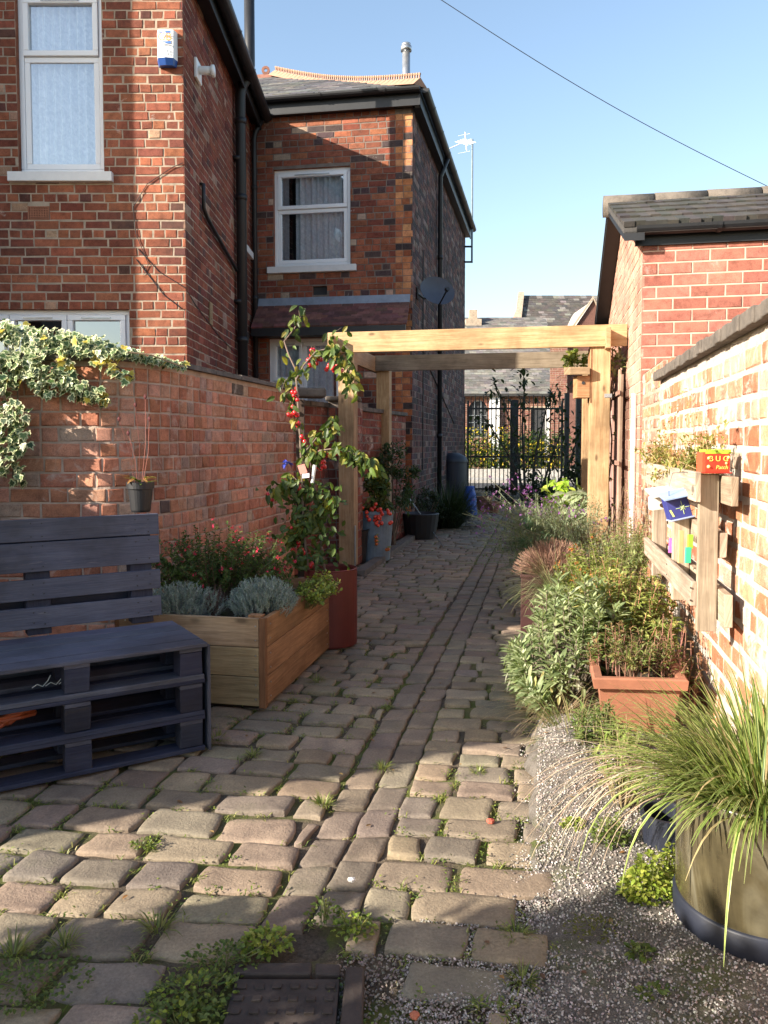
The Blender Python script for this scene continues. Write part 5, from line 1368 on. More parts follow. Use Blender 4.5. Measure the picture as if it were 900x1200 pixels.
while w < 18.8:
    d = (.150 if w < 3 else .138) * r.uniform(.88, 1.14)
    row_fill(path, -.51, (.02 if w < 4.5 else -.0 + min(.5, (w - 4.5) * .3)) + r.choice([-.09, -.04, 0, .02, .06]), w, d, .225, w < 5, None); w += d
w = 1.15
while w < 18.8:
    d = (.152 if w < 3.2 else .135) * r.uniform(.88, 1.14)
    row_fill(path, (-3.3 if w < 4.4 else -2.3 if w < 5.2 else -2.35), -.77, w, d, .225 if w < 4 else .21, w < 5, None); w += d
for ln_ in (-.77, -.64):
    w = 1.9
    while w < 18.8:
        l = r.uniform(.15, .23); g = .005
        cs_ = [Vector((K * w + ln_ + g, w + g, 0)), Vector((K * w + ln_ + .13 - g, w + g, 0)), Vector((K * (w + l) + ln_ + .13 - g, w + l - g, 0)), Vector((K * (w + l) + ln_ + g, w + l - g, 0))]
        cen = sum(cs_, Vector()) / 4
        if not cut(cen): sett(path, cs_, jit(mix(r.choice(sett_cols), (.15, .12, .105), .35), .12, r), w < 5.5)
        SJ.append(Vector((K * w + ln_, w, 0))); w += l
tag(path.build('path', 'sett', smooth=True), kind='structure')

# gravel strip and mound along the right wall
def gl(x, y):
    u = x - K * y
    md = .13 * math.exp(-(((u - .10) / .20) ** 2 + ((y - 3.15) / .42) ** 2)) * (1.0)
    return -.006 + .03 * max(0, min(1, u * 3)) + md + .010 * mnoise.noise(Vector((x * 6, y * 6, 0)))
m = MB(); nx, ny = 60, 110; gv = []
for j in range(ny + 1):
    yy = 1.0 + 8.6 * (j / ny) ** 1.5
    for i in range(nx + 1):
        u = -.05 + .82 * i / nx + (.07 * mnoise.noise(Vector((yy * 5, 0, 0))) * max(0, 1 - i / 6)); x = u + K * yy
        z = gl(x, yy) + .004 * mnoise.noise(Vector((x * 60, yy * 60, 1))) - (.03 if i == 0 else .012 if i == 1 else 0)
        gv.append((x, yy, z))
m.idx(gv, [(j * (nx + 1) + i, j * (nx + 1) + i + 1, (j + 1) * (nx + 1) + i + 1, (j + 1) * (nx + 1) + i) for j in range(ny) for i in range(nx)])
tag(m.build('gravel_strip', 'gravelbed', smooth=True), kind='structure')
m = MB(); rg = random.Random(31)
def pebble(p, s, col):
    a = [rv(rg) for _ in range(3)]
    vs = [Vector((s, 0, 0)), Vector((-s, 0, 0)), Vector((0, s * .8, 0)), Vector((0, -s * .8, 0)), Vector((0, 0, s * .7)), Vector((0, 0, -s * .6))]
    rot = Matrix.Rotation(rg.uniform(0, 6.28), 3, a[0]); vs = [rot @ (v * rg.uniform(.75, 1.2)) + p for v in vs]
    m.idx(vs, [(0, 2, 4), (2, 1, 4), (1, 3, 4), (3, 0, 4), (2, 0, 5), (1, 2, 5), (3, 1, 5), (0, 3, 5)], col)
for k in range(42000):
    y = 1.35 + 3.2 * rg.random() ** 1.35; u = rg.uniform(-.02, .74) if rg.random() < .9 else rg.gauss(-.03, .035)
    if rg.random() < .15: y = rg.uniform(1.4, 2.2); u = rg.uniform(-.34, .0)
    x = u + K * y
    if mnoise.noise(Vector((x * 3.2, y * 3.2, 9))) < -.5 and rg.random() < .8: continue
    z = gl(x, y) if u > -.02 else joint_level(x, y) + .004
    c = rg.choice([(.27, .245, .22), (.34, .31, .285), (.18, .16, .14), (.44, .41, .38), (.11, .10, .09), (.23, .19, .16)])
    pebble(Vector((x, y, z + .002)), rg.uniform(.0022, .0052) * (1.25 if rg.random() < .12 else 1), jit(c, .2, rg))
for k in range(1500):
    x = rg.uniform(-.12, .15); y = rg.uniform(1.5, 1.98); pebble(Vector((x, y, joint_level(x, y) + .004)), rg.uniform(.0025, .006), jit((.2, .17, .145), .3, rg))
tag(m.build('gravel', 'pebble', label='pale grey gravel spread between the cobbles and the right wall'), kind='stuff', cat='gravel')
for k in range(420):
    y = 1.4 + 2.6 * rg.random(); u = rg.uniform(-.05, .6); x = u + K * y; pebble(Vector((x, y, gl(x, y) + .004)), rg.uniform(.006, .011), jit(rg.choice([(.28, .25, .22), (.18, .15, .13), (.30, .16, .11), (.4, .37, .34)]), .2, rg))
# few loose stones / brick bits
def rock(c, s, col, name, lab, cat, grp=None):
    mm = MB(); n = 9; rings = 6; vs = []
    for k in range(rings + 1):
        ph = PI * k / rings
        for a in range(n):
            t = 2 * PI * a / n; v = Vector((math.sin(ph) * math.cos(t), math.sin(ph) * math.sin(t), math.cos(ph) * .6)); q = 1 + .35 * mnoise.noise(v * 1.7 + Vector(c)); vs.append(Vector(c) + v * s * q)
    mm.idx(vs, [(k * n + a, k * n + (a + 1) % n, (k + 1) * n + (a + 1) % n, (k + 1) * n + a) for k in range(rings) for a in range(n)], col)
    one(mm, name, 'pebble', lab, cat, grp)
rock(G(486, 1190, .01), .012, (.40, .13, .07), 'brick_fragment', 'small orange brick chip at the bottom edge of the photo', 'stone')
rock(G(575, 962, .012), .014, (.38, .08, .05), 'brick_fragment', 'red brick chip in a joint of the sunlit cobbles', 'stone')
rock(G(412, 1031, .012), .011, (.7, .68, .64), 'white_stone', 'small white stone lying on the sunlit cobbles', 'stone')
rock(G(633, 905, .02), .013, (.45, .05, .04), 'brick_fragment', 'red chip at the right edge of the cobbles', 'stone')

dl = MB()
for k in range(90):
    y = rg.uniform(1.4, 6.0); x = rg.uniform(-1.4, .62) + K * y if rg.random() < .75 else rg.uniform(.0, .55) + K * y
    p = Vector((x, y, (gl(x, y) if x - K * y > 0 else joint_level(x, y) + .016) + .004)); dl.oval(p, V(rg.uniform(-1, 1), rg.uniform(-1, 1), .05), rg.uniform(.012, .03), .012, jit(rg.choice([(.22, .12, .05), (.3, .2, .08), (.14, .08, .05)]), .2, rg), V(0, 0, 1), .2)
tag(dl.build('leaf_litter', 'leaf', label='small dead leaves scattered over the cobbles and gravel'), kind='stuff', cat='leaf litter')
# manhole cover with brick surround
a, b, c, d = G(276, 1145, .01), G(398, 1145, .01), G(415, 1235, .01), G(228, 1235, .01)
my1 = a.y; my0 = 1.40; mx0, mx1 = a.x - .0, b.x
mh = thing('manhole_cover', 'rusty studded iron manhole cover framed with brick among weeds at the bottom', 'manhole cover', V((mx0 + mx1) / 2, my1 - .2, 0))
m = MB(); m.box(V(mx0, my0, -.03), V(mx1 - mx0, 0, 0), V(0, my1 - my0, 0), V(0, 0, .036)); m.build('cover', 'iron', mh, bevel=.003)
m = MB(); nxs = 6; sxp = (mx1 - mx0) / nxs
for i in range(nxs):
    for j in range(11):
        q = V(mx0 + (i + .5 + (.0 if j % 2 else .0)) * sxp, my1 - .03 - j * .042, .005); m.box(q + V(-.011, -.008, 0), V(.022, 0, 0), V(0, .016, 0), V(0, 0, .006), j=.0015)
m.build('stud', 'iron', mh, bevel=.0015)['kind'] = 'stuff'
m = MB()
for x in (mx1 + .012,):
    y = my1 + .03
    while y > my0: m.box(V(x, y, -.03), V(0, -.21, 0), V(.05, 0, 0), V(0, 0, .046), jit((.6, .55, .5), .2), .003); y -= .218
x = mx0 - .01
while x < mx1 - .05: m.box(V(x, my1 + .012, -.03), V(min(.19, mx1 - x), 0, 0), V(0, .045, 0), V(0, 0, .038), jit((.5, .45, .4), .2), .003); x += .2
m.build('brick_surround', 'iron', mh, bevel=.005)

# grass and moss in the joints
m = MB(); r = random.Random(41)
dense = []
for p in SJ:
    if p.y > 9: continue
    q = mnoise.noise(Vector((p.x * 1.7, p.y * 1.7, 4)))
    if p.y < 1.2: continue
    pr = .78 + q * 1.3 - (.30 if p.y > 4 else 0) - (.35 if p.x > .15 else 0)
    if r.random() > pr: continue
    nb = r.choice([2, 4, 5, 8]) if p.y < 4 else 3
    if r.random() < .10: nb *= 3
    for k in range(nb):
        a = r.uniform(0, 6.28); L = r.uniform(.014, .040) * (1.25 if nb > 8 else 1)
        b = p + V(r.gauss(0, .011), r.gauss(0, .011), joint_level(p.x, p.y) + .001)
        m.blade(b, V(math.cos(a) * .7, math.sin(a) * .7, r.uniform(.4, 1.2)), L, .0028, jit(r.choice([(.13, .17, .03), (.20, .22, .05), (.09, .13, .02), (.26, .25, .09)]), .2, r), 1.2, 2)
for p in SJ:      # tiny rosettes / clover leaves
    if p.y > 4.6 or r.random() > .42 or mnoise.noise(Vector((p.x * 1.7, p.y * 1.7, 4))) < -.12: continue
    for k in range(r.choice([4, 7, 14])):
        b = p + V(r.gauss(0, .016), r.gauss(0, .016), joint_level(p.x, p.y) + r.uniform(.006, .020)); m.leaf(b, V(r.uniform(-1, 1), r.uniform(-1, 1), .3), r.uniform(.007, .014), .007, jit(r.choice([(.12, .17, .03), (.2, .24, .05), (.08, .12, .025)]), .2, r), None, .1)
tag(m.build('joint_grass', 'grass', label='short grass and tiny weeds growing in the joints of the cobbles'), kind='stuff', cat='grass')

# ------------------------------------------------------------------ plant makers
GR = lambda *c: list(c)
def weed(px, py, rad_, h, n, cols, lab, L=.014, grp='leafy weeds in the paving', name='weed_clump', z=0.0, stems=8, seed=0):
    rr = random.Random(int(px * 7 + py) + seed); c = G(px, py, z); m = MB()
    t = thing(name, lab, 'weed', c, grp)
    for k in range(n):
        a = rr.uniform(0, 6.28); q = rr.random() ** .6; p = c + V(math.cos(a) * rad_ * q, math.sin(a) * rad_ * q * .7, h * rr.random() * (1.1 - q * .8))
        d = V(math.cos(a), math.sin(a), rr.uniform(-.2, .8)) + rv(rr) * .6
        m.oval(p, d, L * rr.uniform(.6, 1.3), L * .75 * rr.uniform(.7, 1.2), jit(rr.choice(cols), .2, rr), V(0, 0, 1) + rv(rr) * .5, .2)
    m.build('leaves', 'leaf', t)
    m = MB()
    for k in range(stems):
        a = rr.uniform(0, 6.28); q = rr.random(); m.tube([c + V(math.cos(a) * .01, math.sin(a) * .01, -.01), c + V(math.cos(a) * rad_ * q, math.sin(a) * rad_ * q * .7, h * .8)], .0012, 4, (.12, .13, .04))
    m.build('stems', 'stem', t); return t
yg = GR((.23, .28, .04), (.17, .23, .035), (.30, .32, .07)); mg = GR((.11, .155, .035), (.08, .12, .025), (.15, .19, .05)); dg = GR((.07, .10, .025), (.10, .14, .03))
weed(312, 1108, .07, .05, 230, yg, 'bright yellow green weed clump above the manhole cover', .016)
weed(262, 1128, .10, .04, 260, dg + mg, 'dull dark weed patch between the two brighter clumps left of the manhole', .013)
weed(228, 1165, .10, .035, 330, mg + yg[:1], 'broad mid green clover patch left of the manhole cover', .014)
weed(212, 1196, .10, .03, 240, mg + yg[:1], 'clover patch at the bottom edge left of the manhole cover', .014, seed=3)
weed(415, 1092, .055, .06, 150, mg + yg, 'small upright weed with round leaves on the bare soil above the manhole', .015)
weed(380, 1078, .05, .07, 90, mg, 'spindly green weed at the end of the drain channel', .014)
weed(30, 1150, .16, .03, 500, dg + mg, 'low grassy weed patch at the left edge of the foreground', .012)
weed(170, 990, .05, .02, 160, mg + yg[:1], 'flat green weed in a wide joint of the sunlit cobbles', .009)
weed(760, 1050, .075, .13, 650, yg, 'bushy lime green weed at the foot of the glazed pot', .017, z=.02)
weed(785, 1030, .05, .11, 300, yg, 'second lime weed squeezed against the glazed pot', .016, z=.02, seed=2)
weed(672, 968, .04, .03, 160, yg, 'tiny lime weed at the edge of the gravel', .012, z=.02)
weed(715, 985, .06, .10, 300, mg, 'soft green weed under the drooping dry grass', .014, z=.03)
weed(752, 1120, .035, .03, 60, mg, 'little seedling in the gravel in front of the glazed pot', .018, z=.01)
weed(768, 1170, .04, .03, 70, mg, 'second seedling in the gravel nearest the bottom edge', .018, z=.01)
weed(700, 1090, .09, .02, 260, GR((.12, .12, .02), (.09, .10, .02)), 'olive mossy patch on the gravel', .008, z=.01)
def tuft(c, n, L, W, cols, lab, spread=.5, droop=1.0, grp=None, name='grass_tuft', cat='grass', br=.02, edge=None, seg=5, seed=1, parent=None, zup=(.5, 1.4), dirb=None):
    rr = random.Random(seed); m = MB()
    for k in range(n):
        a = rr.uniform(0, 6.28); q = math.sqrt(rr.random()); b = Vector(c) + V(math.cos(a) * br * q, math.sin(a) * br * q, 0); s = spread * rr.uniform(.2, 1)
        d = V(math.cos(a) * s, math.sin(a) * s, rr.uniform(*zup) * .7)
        if dirb: d += Vector(dirb) * rr.random()
        m.blade(b, d, L * rr.uniform(.5, 1.15), W * rr.uniform(.7, 1.2), jit(rr.choice(cols), .2, rr), droop * rr.uniform(.5, 1.4), seg, edge=jit(edge, .15, rr) if edge else None)
    if parent is not None: return m.build('blades', 'grass', parent)
    return one(m, name, 'grass', lab, cat, grp)
for i, (px, py, s, lb) in enumerate(((378, 943, .05, 'grass tuft on the edge of the sunlight near the drain channel'), (448, 900, .045, 'grass tuft growing where the drain channel meets the shadow line'), (605, 1098, .05, 'pale grass tuft beside the last right hand cobble'), (610, 900, .03, 'small grass tuft between cobbles close to the sage'), (296, 886, .04, 'grass tuft in shade near the foot of the bench'), (255, 868, .05, 'grass against the corner of the pallet bench'), (372, 800, .06, 'grass tuft beside the wooden planter corner'), (612, 1150, .045, 'dry grass tuft right of the lowest cobble'), (15, 1120, .07, 'grass tuft at the left edge of the foreground'), (185, 1090, .06, 'dark grass in the wide joint left of the weeds'), (75, 1108, .06, 'dark grass tuft between two left foreground cobbles'), (560, 905, .03, 'tiny grass tuft in the middle of the sunlit cobbles'))):
    tuft(G(px, py, -.005), 60, s, .003, [(.15, .18, .04), (.22, .23, .07), (.1, .14, .03)], lb, .9, 1.0, 'grass tufts between the cobbles', br=.025, seg=3, seed=50 + i)

# ------------------------------------------------------------------ IVY on the left wall
iv = thing('ivy', 'variegated cream edged ivy tumbling over the top left of the garden wall', 'ivy', (-2.2, 4.7, 1.4))
r = random.Random(61); li, le = MB(), MB()
shape = [(0, 0), (.28, -.10), (.52, .10), (.36, .30), (.46, .58), (.20, .56), (0, 1.0), (-.20, .56), (-.46, .58), (-.36, .30), (-.52, .10), (-.28, -.10)]
def ivyleaf(p, d, n, s, gc, ec):
    d = d.normalized(); sd = d.cross(n).normalized(); n = sd.cross(d)
    cup = r.uniform(.05, .3)
    def q(x, y, k, off): return p + sd * x * s * k + d * ((y - .35) * k + .35) * s + n * (off + cup * s * (x * x * k * k))
    out = [q(x, y, 1, 0) for x, y in shape]; inn = [q(x * r.uniform(.85, 1.05), y, .70, .0016) for x, y in shape]; c0 = p + d * .3 * s
    le.idx([c0] + out, [(0, 1 + a, 1 + (a + 1) % 12) for a in range(12)], ec)
    li.idx([c0 + n * .0017] + inn, [(0, 1 + a, 1 + (a + 1) % 12) for a in range(12)], gc)
# mass outline in the picture: (px, top, bottom) hanging curtain
top = [(-30, 372), (0, 378), (40, 386), (80, 396), (120, 404), (160, 408), (190, 416), (212, 426)]
bot = [(-30, 640), (0, 570), (12, 560), (22, 470), (35, 560), (38, 470), (60, 462), (85, 470), (118, 472), (125, 470), (100, 440), (118, 432), (150, 440), (170, 424), (212, 432)]
blobs = []   # px, py, half-width, half-height, n, yellow
for px in range(-34, 120, 8): blobs.append((px, 386 + max(0, px) * .18, 9, 13, 20, .05))
for px in range(118, 212, 7): blobs.append((px, 405 + (px - 118) * .24, 7, 6 - (px - 118) * .03, 11, .08))
for px, py in ((-25, 420), (-12, 430), (0, 420), (12, 415), (25, 412), (38, 420), (-20, 450), (-5, 455), (8, 448), (20, 440), (32, 432), (-25, 480), (-10, 485), (5, 480), (16, 478), (-5, 505), (10, 500), (20, 505), (-25, 520), (-8, 530), (12, 520), (25, 515), (2, 545), (18, 538), (22, 555), (-25, 560), (28, 490), (44, 440), (52, 452), (-28, 600), (46, 426), (58, 440)): blobs.append((px, py, 8, 11, 17, .02))
for px, py in ((66, 432), (76, 440), (86, 446), (94, 452), (102, 458), (70, 446), (82, 456), (110, 462)): blobs.append((px, py, 8, 8, 15, .03))
for px, py in ((72, 410), (76, 418), (80, 424), (112, 418), (120, 424), (132, 430), (142, 436), (150, 440), (112, 456), (118, 464), (123, 470)): blobs.append((px, py, 5, 6, 8, .45))
for bx, by, hw, hh_, n, yl in blobs:
    for k in range(n):
        px, py = bx + r.uniform(-hw, hw) * 1.1, by + r.uniform(-hh_, hh_)
        dep = 4.80 - .05 - r.random() * .13
        if py < 412 and px < 150: dep += r.uniform(-.03, .25)
        if px > 150: dep = 4.80 + (px - 150) * .006 - r.random() * .04
        p = P(px, py, dep)
        n_ = (V(-.15, -.9, .45) + rv(r) * .65).normalized(); d = (V(r.uniform(-.7, .7), -.15, -1) + rv(r) * .5); d = (d - n_ * d.dot(n_))
        s = r.uniform(.034, .062)
        y_ = r.random() < yl
        gc = jit((.45, .36, .05), .2, r) if y_ else jit(r.choice([(.045, .085, .035), (.07, .12, .04), (.10, .15, .05)]), .2, r)
        ec = jit((.60, .48, .14), .15, r) if y_ else jit(r.choice([(.50, .52, .30), (.42, .48, .28), (.56, .56, .36)]), .12, r)
        ivyleaf(p, d, n_, s, gc, ec)
le.build('leaf_margins', 'ivy', iv); li.build('leaves', 'ivy', iv)
m = MB()
for px, py, qx, qy in ((20, 430, 15, 560), (-5, 420, -10, 600), (60, 420, 125, 472), (90, 410, 155, 442), (30, 410, 40, 450), (130, 410, 215, 430)): m.tube([P(px, py, 4.74), P((px + qx) / 2 + 4, (py + qy) / 2 - 4, 4.72), P(qx, qy, 4.76)], .005, 5, (.10, .07, .04))
m.build('stems', 'stem', iv)

# ------------------------------------------------------------------ plants in the timber planter
def stemplant(c, rad_, h, nst, nl, L, W, cols, stemcol, seed, label, cat, name='shrub', lean=(0, 0), leaftype='leaf', top=.35, grp=None, droop=.2, flowers=None, upl=.5, jitter=.15, base=0.2, mat='leaf', rs=.002, zs=(0.6, 1.0)):
    """many stems from a base, leaves along their upper part"""
    rr = random.Random(seed); c = Vector(c); t = thing(name, label, cat, c, grp); m, st, fl_ = MB(), MB(), MB()
    for k in range(nst):
        a = rr.uniform(0, 6.28); q = math.sqrt(rr.random()); b = c + V(math.cos(a) * rad_[0] * base * q, math.sin(a) * rad_[1] * base * q, 0)
        e = c + V(math.cos(a) * rad_[0] * q + lean[0], math.sin(a) * rad_[1] * q + lean[1], h * rr.uniform(*zs) * math.sqrt(max(.05, 1 - .75 * q * q)))
        md_ = (b + e) / 2 + V(0, 0, h * .12) + rv(rr) * jitter * h * .4
        pts = [b, b.lerp(md_, .5) + V(0, 0, h * .03), md_, md_.lerp(e, .55) + rv(rr) * .01 * h, e]
        st.tube(pts, [rs * 1.4, rs * 1.2, rs, rs * .8, rs * .5], 4, jit(stemcol, .2, rr), caps=False)
        for j in range(nl):
            u = top + (1 - top) * (j + rr.random()) / nl; w_ = u * 4; i_ = min(3, int(w_)); p = pts[i_].lerp(pts[i_ + 1], w_ - i_); sd = (pts[i_ + 1] - pts[i_]).normalized()
            o_ = rv(rr); o_ = (o_ - sd * o_.dot(sd)).normalized(); d = (o_ + sd * upl + V(0, 0, .15)).normalized(); l = L * rr.uniform(.6, 1.25) * (.7 + .3 * (1 - (u - top)))
            cc = jit(rr.choice(cols), .2, rr)
            if leaftype == 'oval': m.oval(p, d, l, W * l / L, cc, V(0, 0, 1) + rv(rr) * .4, droop)
            else: m.leaf(p, d, l, W * l / L, cc, V(0, 0, 1) + rv(rr) * .4, droop)
        if flowers and rr.random() < flowers[0]:
            for j in range(flowers[1]):
                p = e + rv(rr) * flowers[2]; 
                for z in range(5): fl_.leaf(p, rv(rr) + V(0, 0, .3), flowers[3], flowers[3] * .8, jit(rr.choice(flowers[4]), .2, rr), None, .2)
    m.build('leaves', mat, t); st.build('stems', 'stem', t)
    if fl_.f: fl_.build('flowers', 'petal', t)
    return t
def inpl(a, b, z=.385): return po + pl * a + pa * b + V(0, 0, z)
silver = GR((.30, .36, .36), (.24, .30, .31), (.36, .41, .40), (.20, .26, .27))
def silverclump(c, rad_, h, n, seed, label):
    rr = random.Random(seed); c = Vector(c); t = thing('cotton_lavender', label, 'shrub', c, 'silvery clumps in the timber planter'); m = MB(); st = MB()
    for k in range(n):
        a = rr.uniform(0, 6.28); q = math.sqrt(rr.random()); e = c + V(math.cos(a) * rad_[0] * q, math.sin(a) * rad_[1] * q, h * math.sqrt(max(0, 1 - .8 * q * q)) * rr.uniform(.75, 1.08)); b = c.lerp(e, .25); sd = (V(math.cos(a) * q * .8, math.sin(a) * q * .8, 1) + rv(rr) * .3).normalized()
        l0 = rr.uniform(.05, .10); p0 = e - sd * l0; st.tube([b, p0, e], .0014, 4, jit((.26, .28, .26), .2, rr), caps=False)
        for j in range(16):
            p = p0 + sd * l0 * (j + .5) / 16; o_ = rv(rr); o_ = (o_ - sd * o_.dot(sd)).normalized(); d = o_ + sd * 1.0
            m.leaf(p, d, rr.uniform(.013, .024), .004, jit(rr.choice(silver), .15, rr), None, .1, .4)
    m.build('leaves', 'leaf', t); st.build('stems', 'stem', t)
silverclump(inpl(.53, .18), (.25, .19), .19, 420, 71, 'silver grey cotton lavender at the left end of the timber planter')
silverclump(inpl(.14, .34), (.19, .24), .205, 520, 72, 'silver grey cotton lavender bulging over the planter corner')
stemplant(inpl(.34, .2), (.07, .09), .2, 40, 22, .016, .004, [(.13, .09, .09), (.17, .13, .12), (.1, .1, .08)], (.1, .06, .05), 73, 'dusky heather sprigs between the two silvery clumps', 'heather', name='heather', top=.2)
stemplant(inpl(.50, .62), (.44, .38), .44, 190, 34, .034, .017, [(.05, .09, .025), (.075, .12, .03), (.10, .15, .035)], (.10, .07, .04), 74, 'bushy green salvia with scattered pink red flowers at the back of the planter', 'shrub', top=.25, flowers=(.28, 2, .03, .013, [(.55, .05, .12), (.6, .03, .08)]), base=.5, zs=(.5, 1.1))
stemplant(inpl(.02, .80, .37), (.13, .30), .19, 90, 12, .024, .019, [(.22, .28, .05), (.16, .22, .04), (.30, .32, .07)], (.12, .12, .04), 75, 'yellow green oregano spilling over the far right side of the planter', 'herb', name='oregano', leaftype='oval', top=.3, lean=(.06, 0), base=.6)

# ------------------------------------------------------------------ crab apple with its stake
tr_ = thing('crab_apple_tree', 'slender crab apple tree with clusters of red fruit growing from the red drum', 'tree', dp + V(-.04, 0, .43))
r = random.Random(81); tk, lf, FR = MB(), MB(), []
Yt = 5.08
def tb2(pp, r0, r1, dy=0.0):
    pts = [P(x, y, Yt + dy + d) for x, y, d in pp]; n = len(pts); tk.tube(pts, [r0 + (r1 - r0) * k / (n - 1) for k in range(n)], 7, jit((.15, .11, .085), .15, r)); return pts
def leaves_on(pts, n, L, sp=.03):
    for k in range(n):
        u = r.random() * (len(pts) - 1); i_ = int(u); p = pts[i_].lerp(pts[min(i_ + 1, len(pts) - 1)], u - i_) + rv(r) * sp
        c = r.choice([(.10, .155, .03), (.06, .095, .022), (.045, .075, .022), (.12, .15, .03), (.22, .2, .04)])
        d = rv(r) * .7 + V(0, 0, -.75); l = L * r.uniform(.7, 1.25)
        lf.oval(p, d, l, l * .48, jit(c, .2, r), V(r.uniform(-1, 1), -1, .3), .3, .18)
def apples(px, py, n, s=6, dy=0):
    for k in range(n):
        p = P(px + r.gauss(0, s * .7), py + r.gauss(0, s * .7), Yt + dy + r.uniform(-.04, .04)); fr = MB(); FR.append(fr); fr.ball(p, r.uniform(.012, .017), 8, jit((.55, .02, .025), .2, r), 1.05); tk.tube([p, p + V(r.uniform(-.01, .01), 0, .03)], .001, 3, (.2, .15, .06), caps=False)
tb2([(362, 674, 0), (358, 640, 0), (356, 610, .02), (354, 575, .0), (353, 540, .0), (351, 500, 0), (348, 455, 0), (346, 430, 0)], .009, .006)
tb2([(381, 672, .05), (377, 640, .05), (373, 600, .05), (368, 565, .04), (363, 540, .02)], .009, .006)
A = tb2([(346, 432, 0), (338, 415, 0), (333, 400, .02), (345, 385, .03), (352, 372, .02), (350, 364, 0)], .006, .002)
A2 = tb2([(347, 445, 0), (356, 428, -.05), (370, 412, -.08), (386, 408, -.1), (400, 418, -.12), (410, 436, -.12), (416, 460, -.1)], .006, .002)
A3 = tb2([(344, 440, 0), (334, 446, .03), (329, 462, .04)], .004, .001)
A4 = tb2([(400, 418, -.1), (408, 410, -.1), (398, 398, -.1), (388, 392, -.08), (400, 384, -.1)], .004, .001)
B1 = tb2([(358, 540, 0), (375, 528, -.06), (395, 525, -.1), (412, 530, -.12), (430, 542, -.12), (446, 552, -.1)], .006, .002)
B2 = tb2([(362, 575, 0), (345, 560, .0), (330, 568, -.03), (318, 578, -.05)], .005, .002)
B3 = tb2([(357, 530, 0), (372, 512, -.02), (388, 500, -.03), (396, 492, -.02)], .005, .002)
B4 = tb2([(366, 600, 0), (380, 590, -.05), (394, 588, -.1)], .004, .002)
B5 = tb2([(365, 610, 0), (350, 615, -.02), (338, 628, -.05)], .004, .002); B6 = tb2([(354, 500, 0), (345, 480, 0), (340, 470, 0)], .004, .002)
for pts, n in ((A[1:], 20), (A[4:], 8), (A2, 70), (A2[3:], 50), (A3, 20), (A4, 16), (B1, 100), (B1[2:], 60), (B2, 60), (B3, 60), (B4, 46), (B5, 90), (B6, 16)): leaves_on(pts, n, .062, .045)
for k in range(420):
    p = P(r.gauss(362, 17), r.uniform(565, 668), Yt + r.uniform(-.12, .12)); lf.oval(p, rv(r) + V(0, 0, -.5), r.uniform(.04, .065), .026, jit(r.choice([(.05, .085, .025), (.08, .12, .03)]), .2, r), V(0, -1, .5) + rv(r) * .5, .3)
for px, py, n, s in ((364, 416, 5, 4), (374, 420, 7, 5), (390, 428, 11, 5), (396, 430, 5, 4), (367, 428, 3, 3), (347, 462, 7, 4), (347, 485, 8, 5), (348, 497, 3, 3), (378, 532, 7, 7), (397, 530, 6, 4), (408, 534, 4, 4), (355, 515, 3, 3), (317, 582, 2, 3), (333, 580, 2, 3), (352, 567, 3, 4), (377, 545, 5, 5), (350, 640, 4, 8), (362, 655, 4, 8), (384, 600, 3, 5), (345, 620, 3, 5)): apples(px, py, n, s)
tk.build('trunk', 'stem', tr_); lf.build('leaves', 'leaf', tr_); [q_.build('apple', 'berry', tr_, smooth=True) for q_ in FR[:100]]
stk = MB(); stk.box(P(349, 676, 5.16), P(346, 468, 5.16) - P(349, 676, 5.16), V(.055, 0, 0), V(0, .045, 0)); one(stk, 'tree_stake', 'darkwood', 'dark wooden stake behind the crab apple stem', 'stake')
m = MB(); o = P(352, 556, 5.0); m.box(o, V(.045, 0, .012), V(-.018, 0, .055), V(0, .003, 0), (.62, .25, .2)); m.box(o + V(.012, -.001, -.025), V(.045, .0, .005), V(0, 0, .028), V(0, .002, 0), (.75, .72, .74)); one(m, 'plant_label', 'col', 'pink and white plant label hanging in the crab apple', 'label', bevel=.001)
m = MB(); m.tube([P(366, 566, 5.02), P(369, 545, 5.02)], [.010, .012], 8); one(m, 'white_tie', 'white', 'white plastic tie on the crab apple stem', 'tie')
m = MB(); q = P(336, 544, 5.1)
for k in range(12): m.leaf(q + rv(r) * .012, rv(r), .04, .03, (.05, .07, .42), None, .3)
one(m, 'blue_ribbon', 'petal', 'crumpled blue ribbon left of the crab apple stake', 'ribbon')

# ------------------------------------------------------------------ left side beyond the post
r = random.Random(91)
tom = thing('tomato_plant', 'tomato plant with red fruit trailing over the blue grey tub', 'plant', tp0 + V(0, 0, .5)); m, FR = MB(), []
leafcloud(m, tp0 + V(.02, -.02, .72), (.26, .22, .26), 700, .06, .035, [(.05, .08, .02), (.07, .11, .025), (.16, .16, .04)], r, up=-.2, clumps=14, oval=True, droop=.4)
for k in range(34): p = tp0 + V(r.gauss(.02, .09), -.22 + r.uniform(-.03, .03), r.gauss(.50, .085)); fr = MB(); FR.append(fr); fr.ball(p, r.uniform(.016, .024), 9, jit((.60, .045, .02), .15, r))
for k in range(5): p = tp0 + V(r.uniform(.0, .18), -.23, r.uniform(.1, .3)); fr = MB(); FR.append(fr); fr.ball(p, .02, 9, (.5, .12, .02)); m.oval(p + V(0, 0, .03), V(.5, -1, .2), .05, .04, (.28, .28, .05))
m.build('leaves', 'leaf', tom); [q_.build('tomato', 'berry', tom, smooth=True) for q_ in FR]
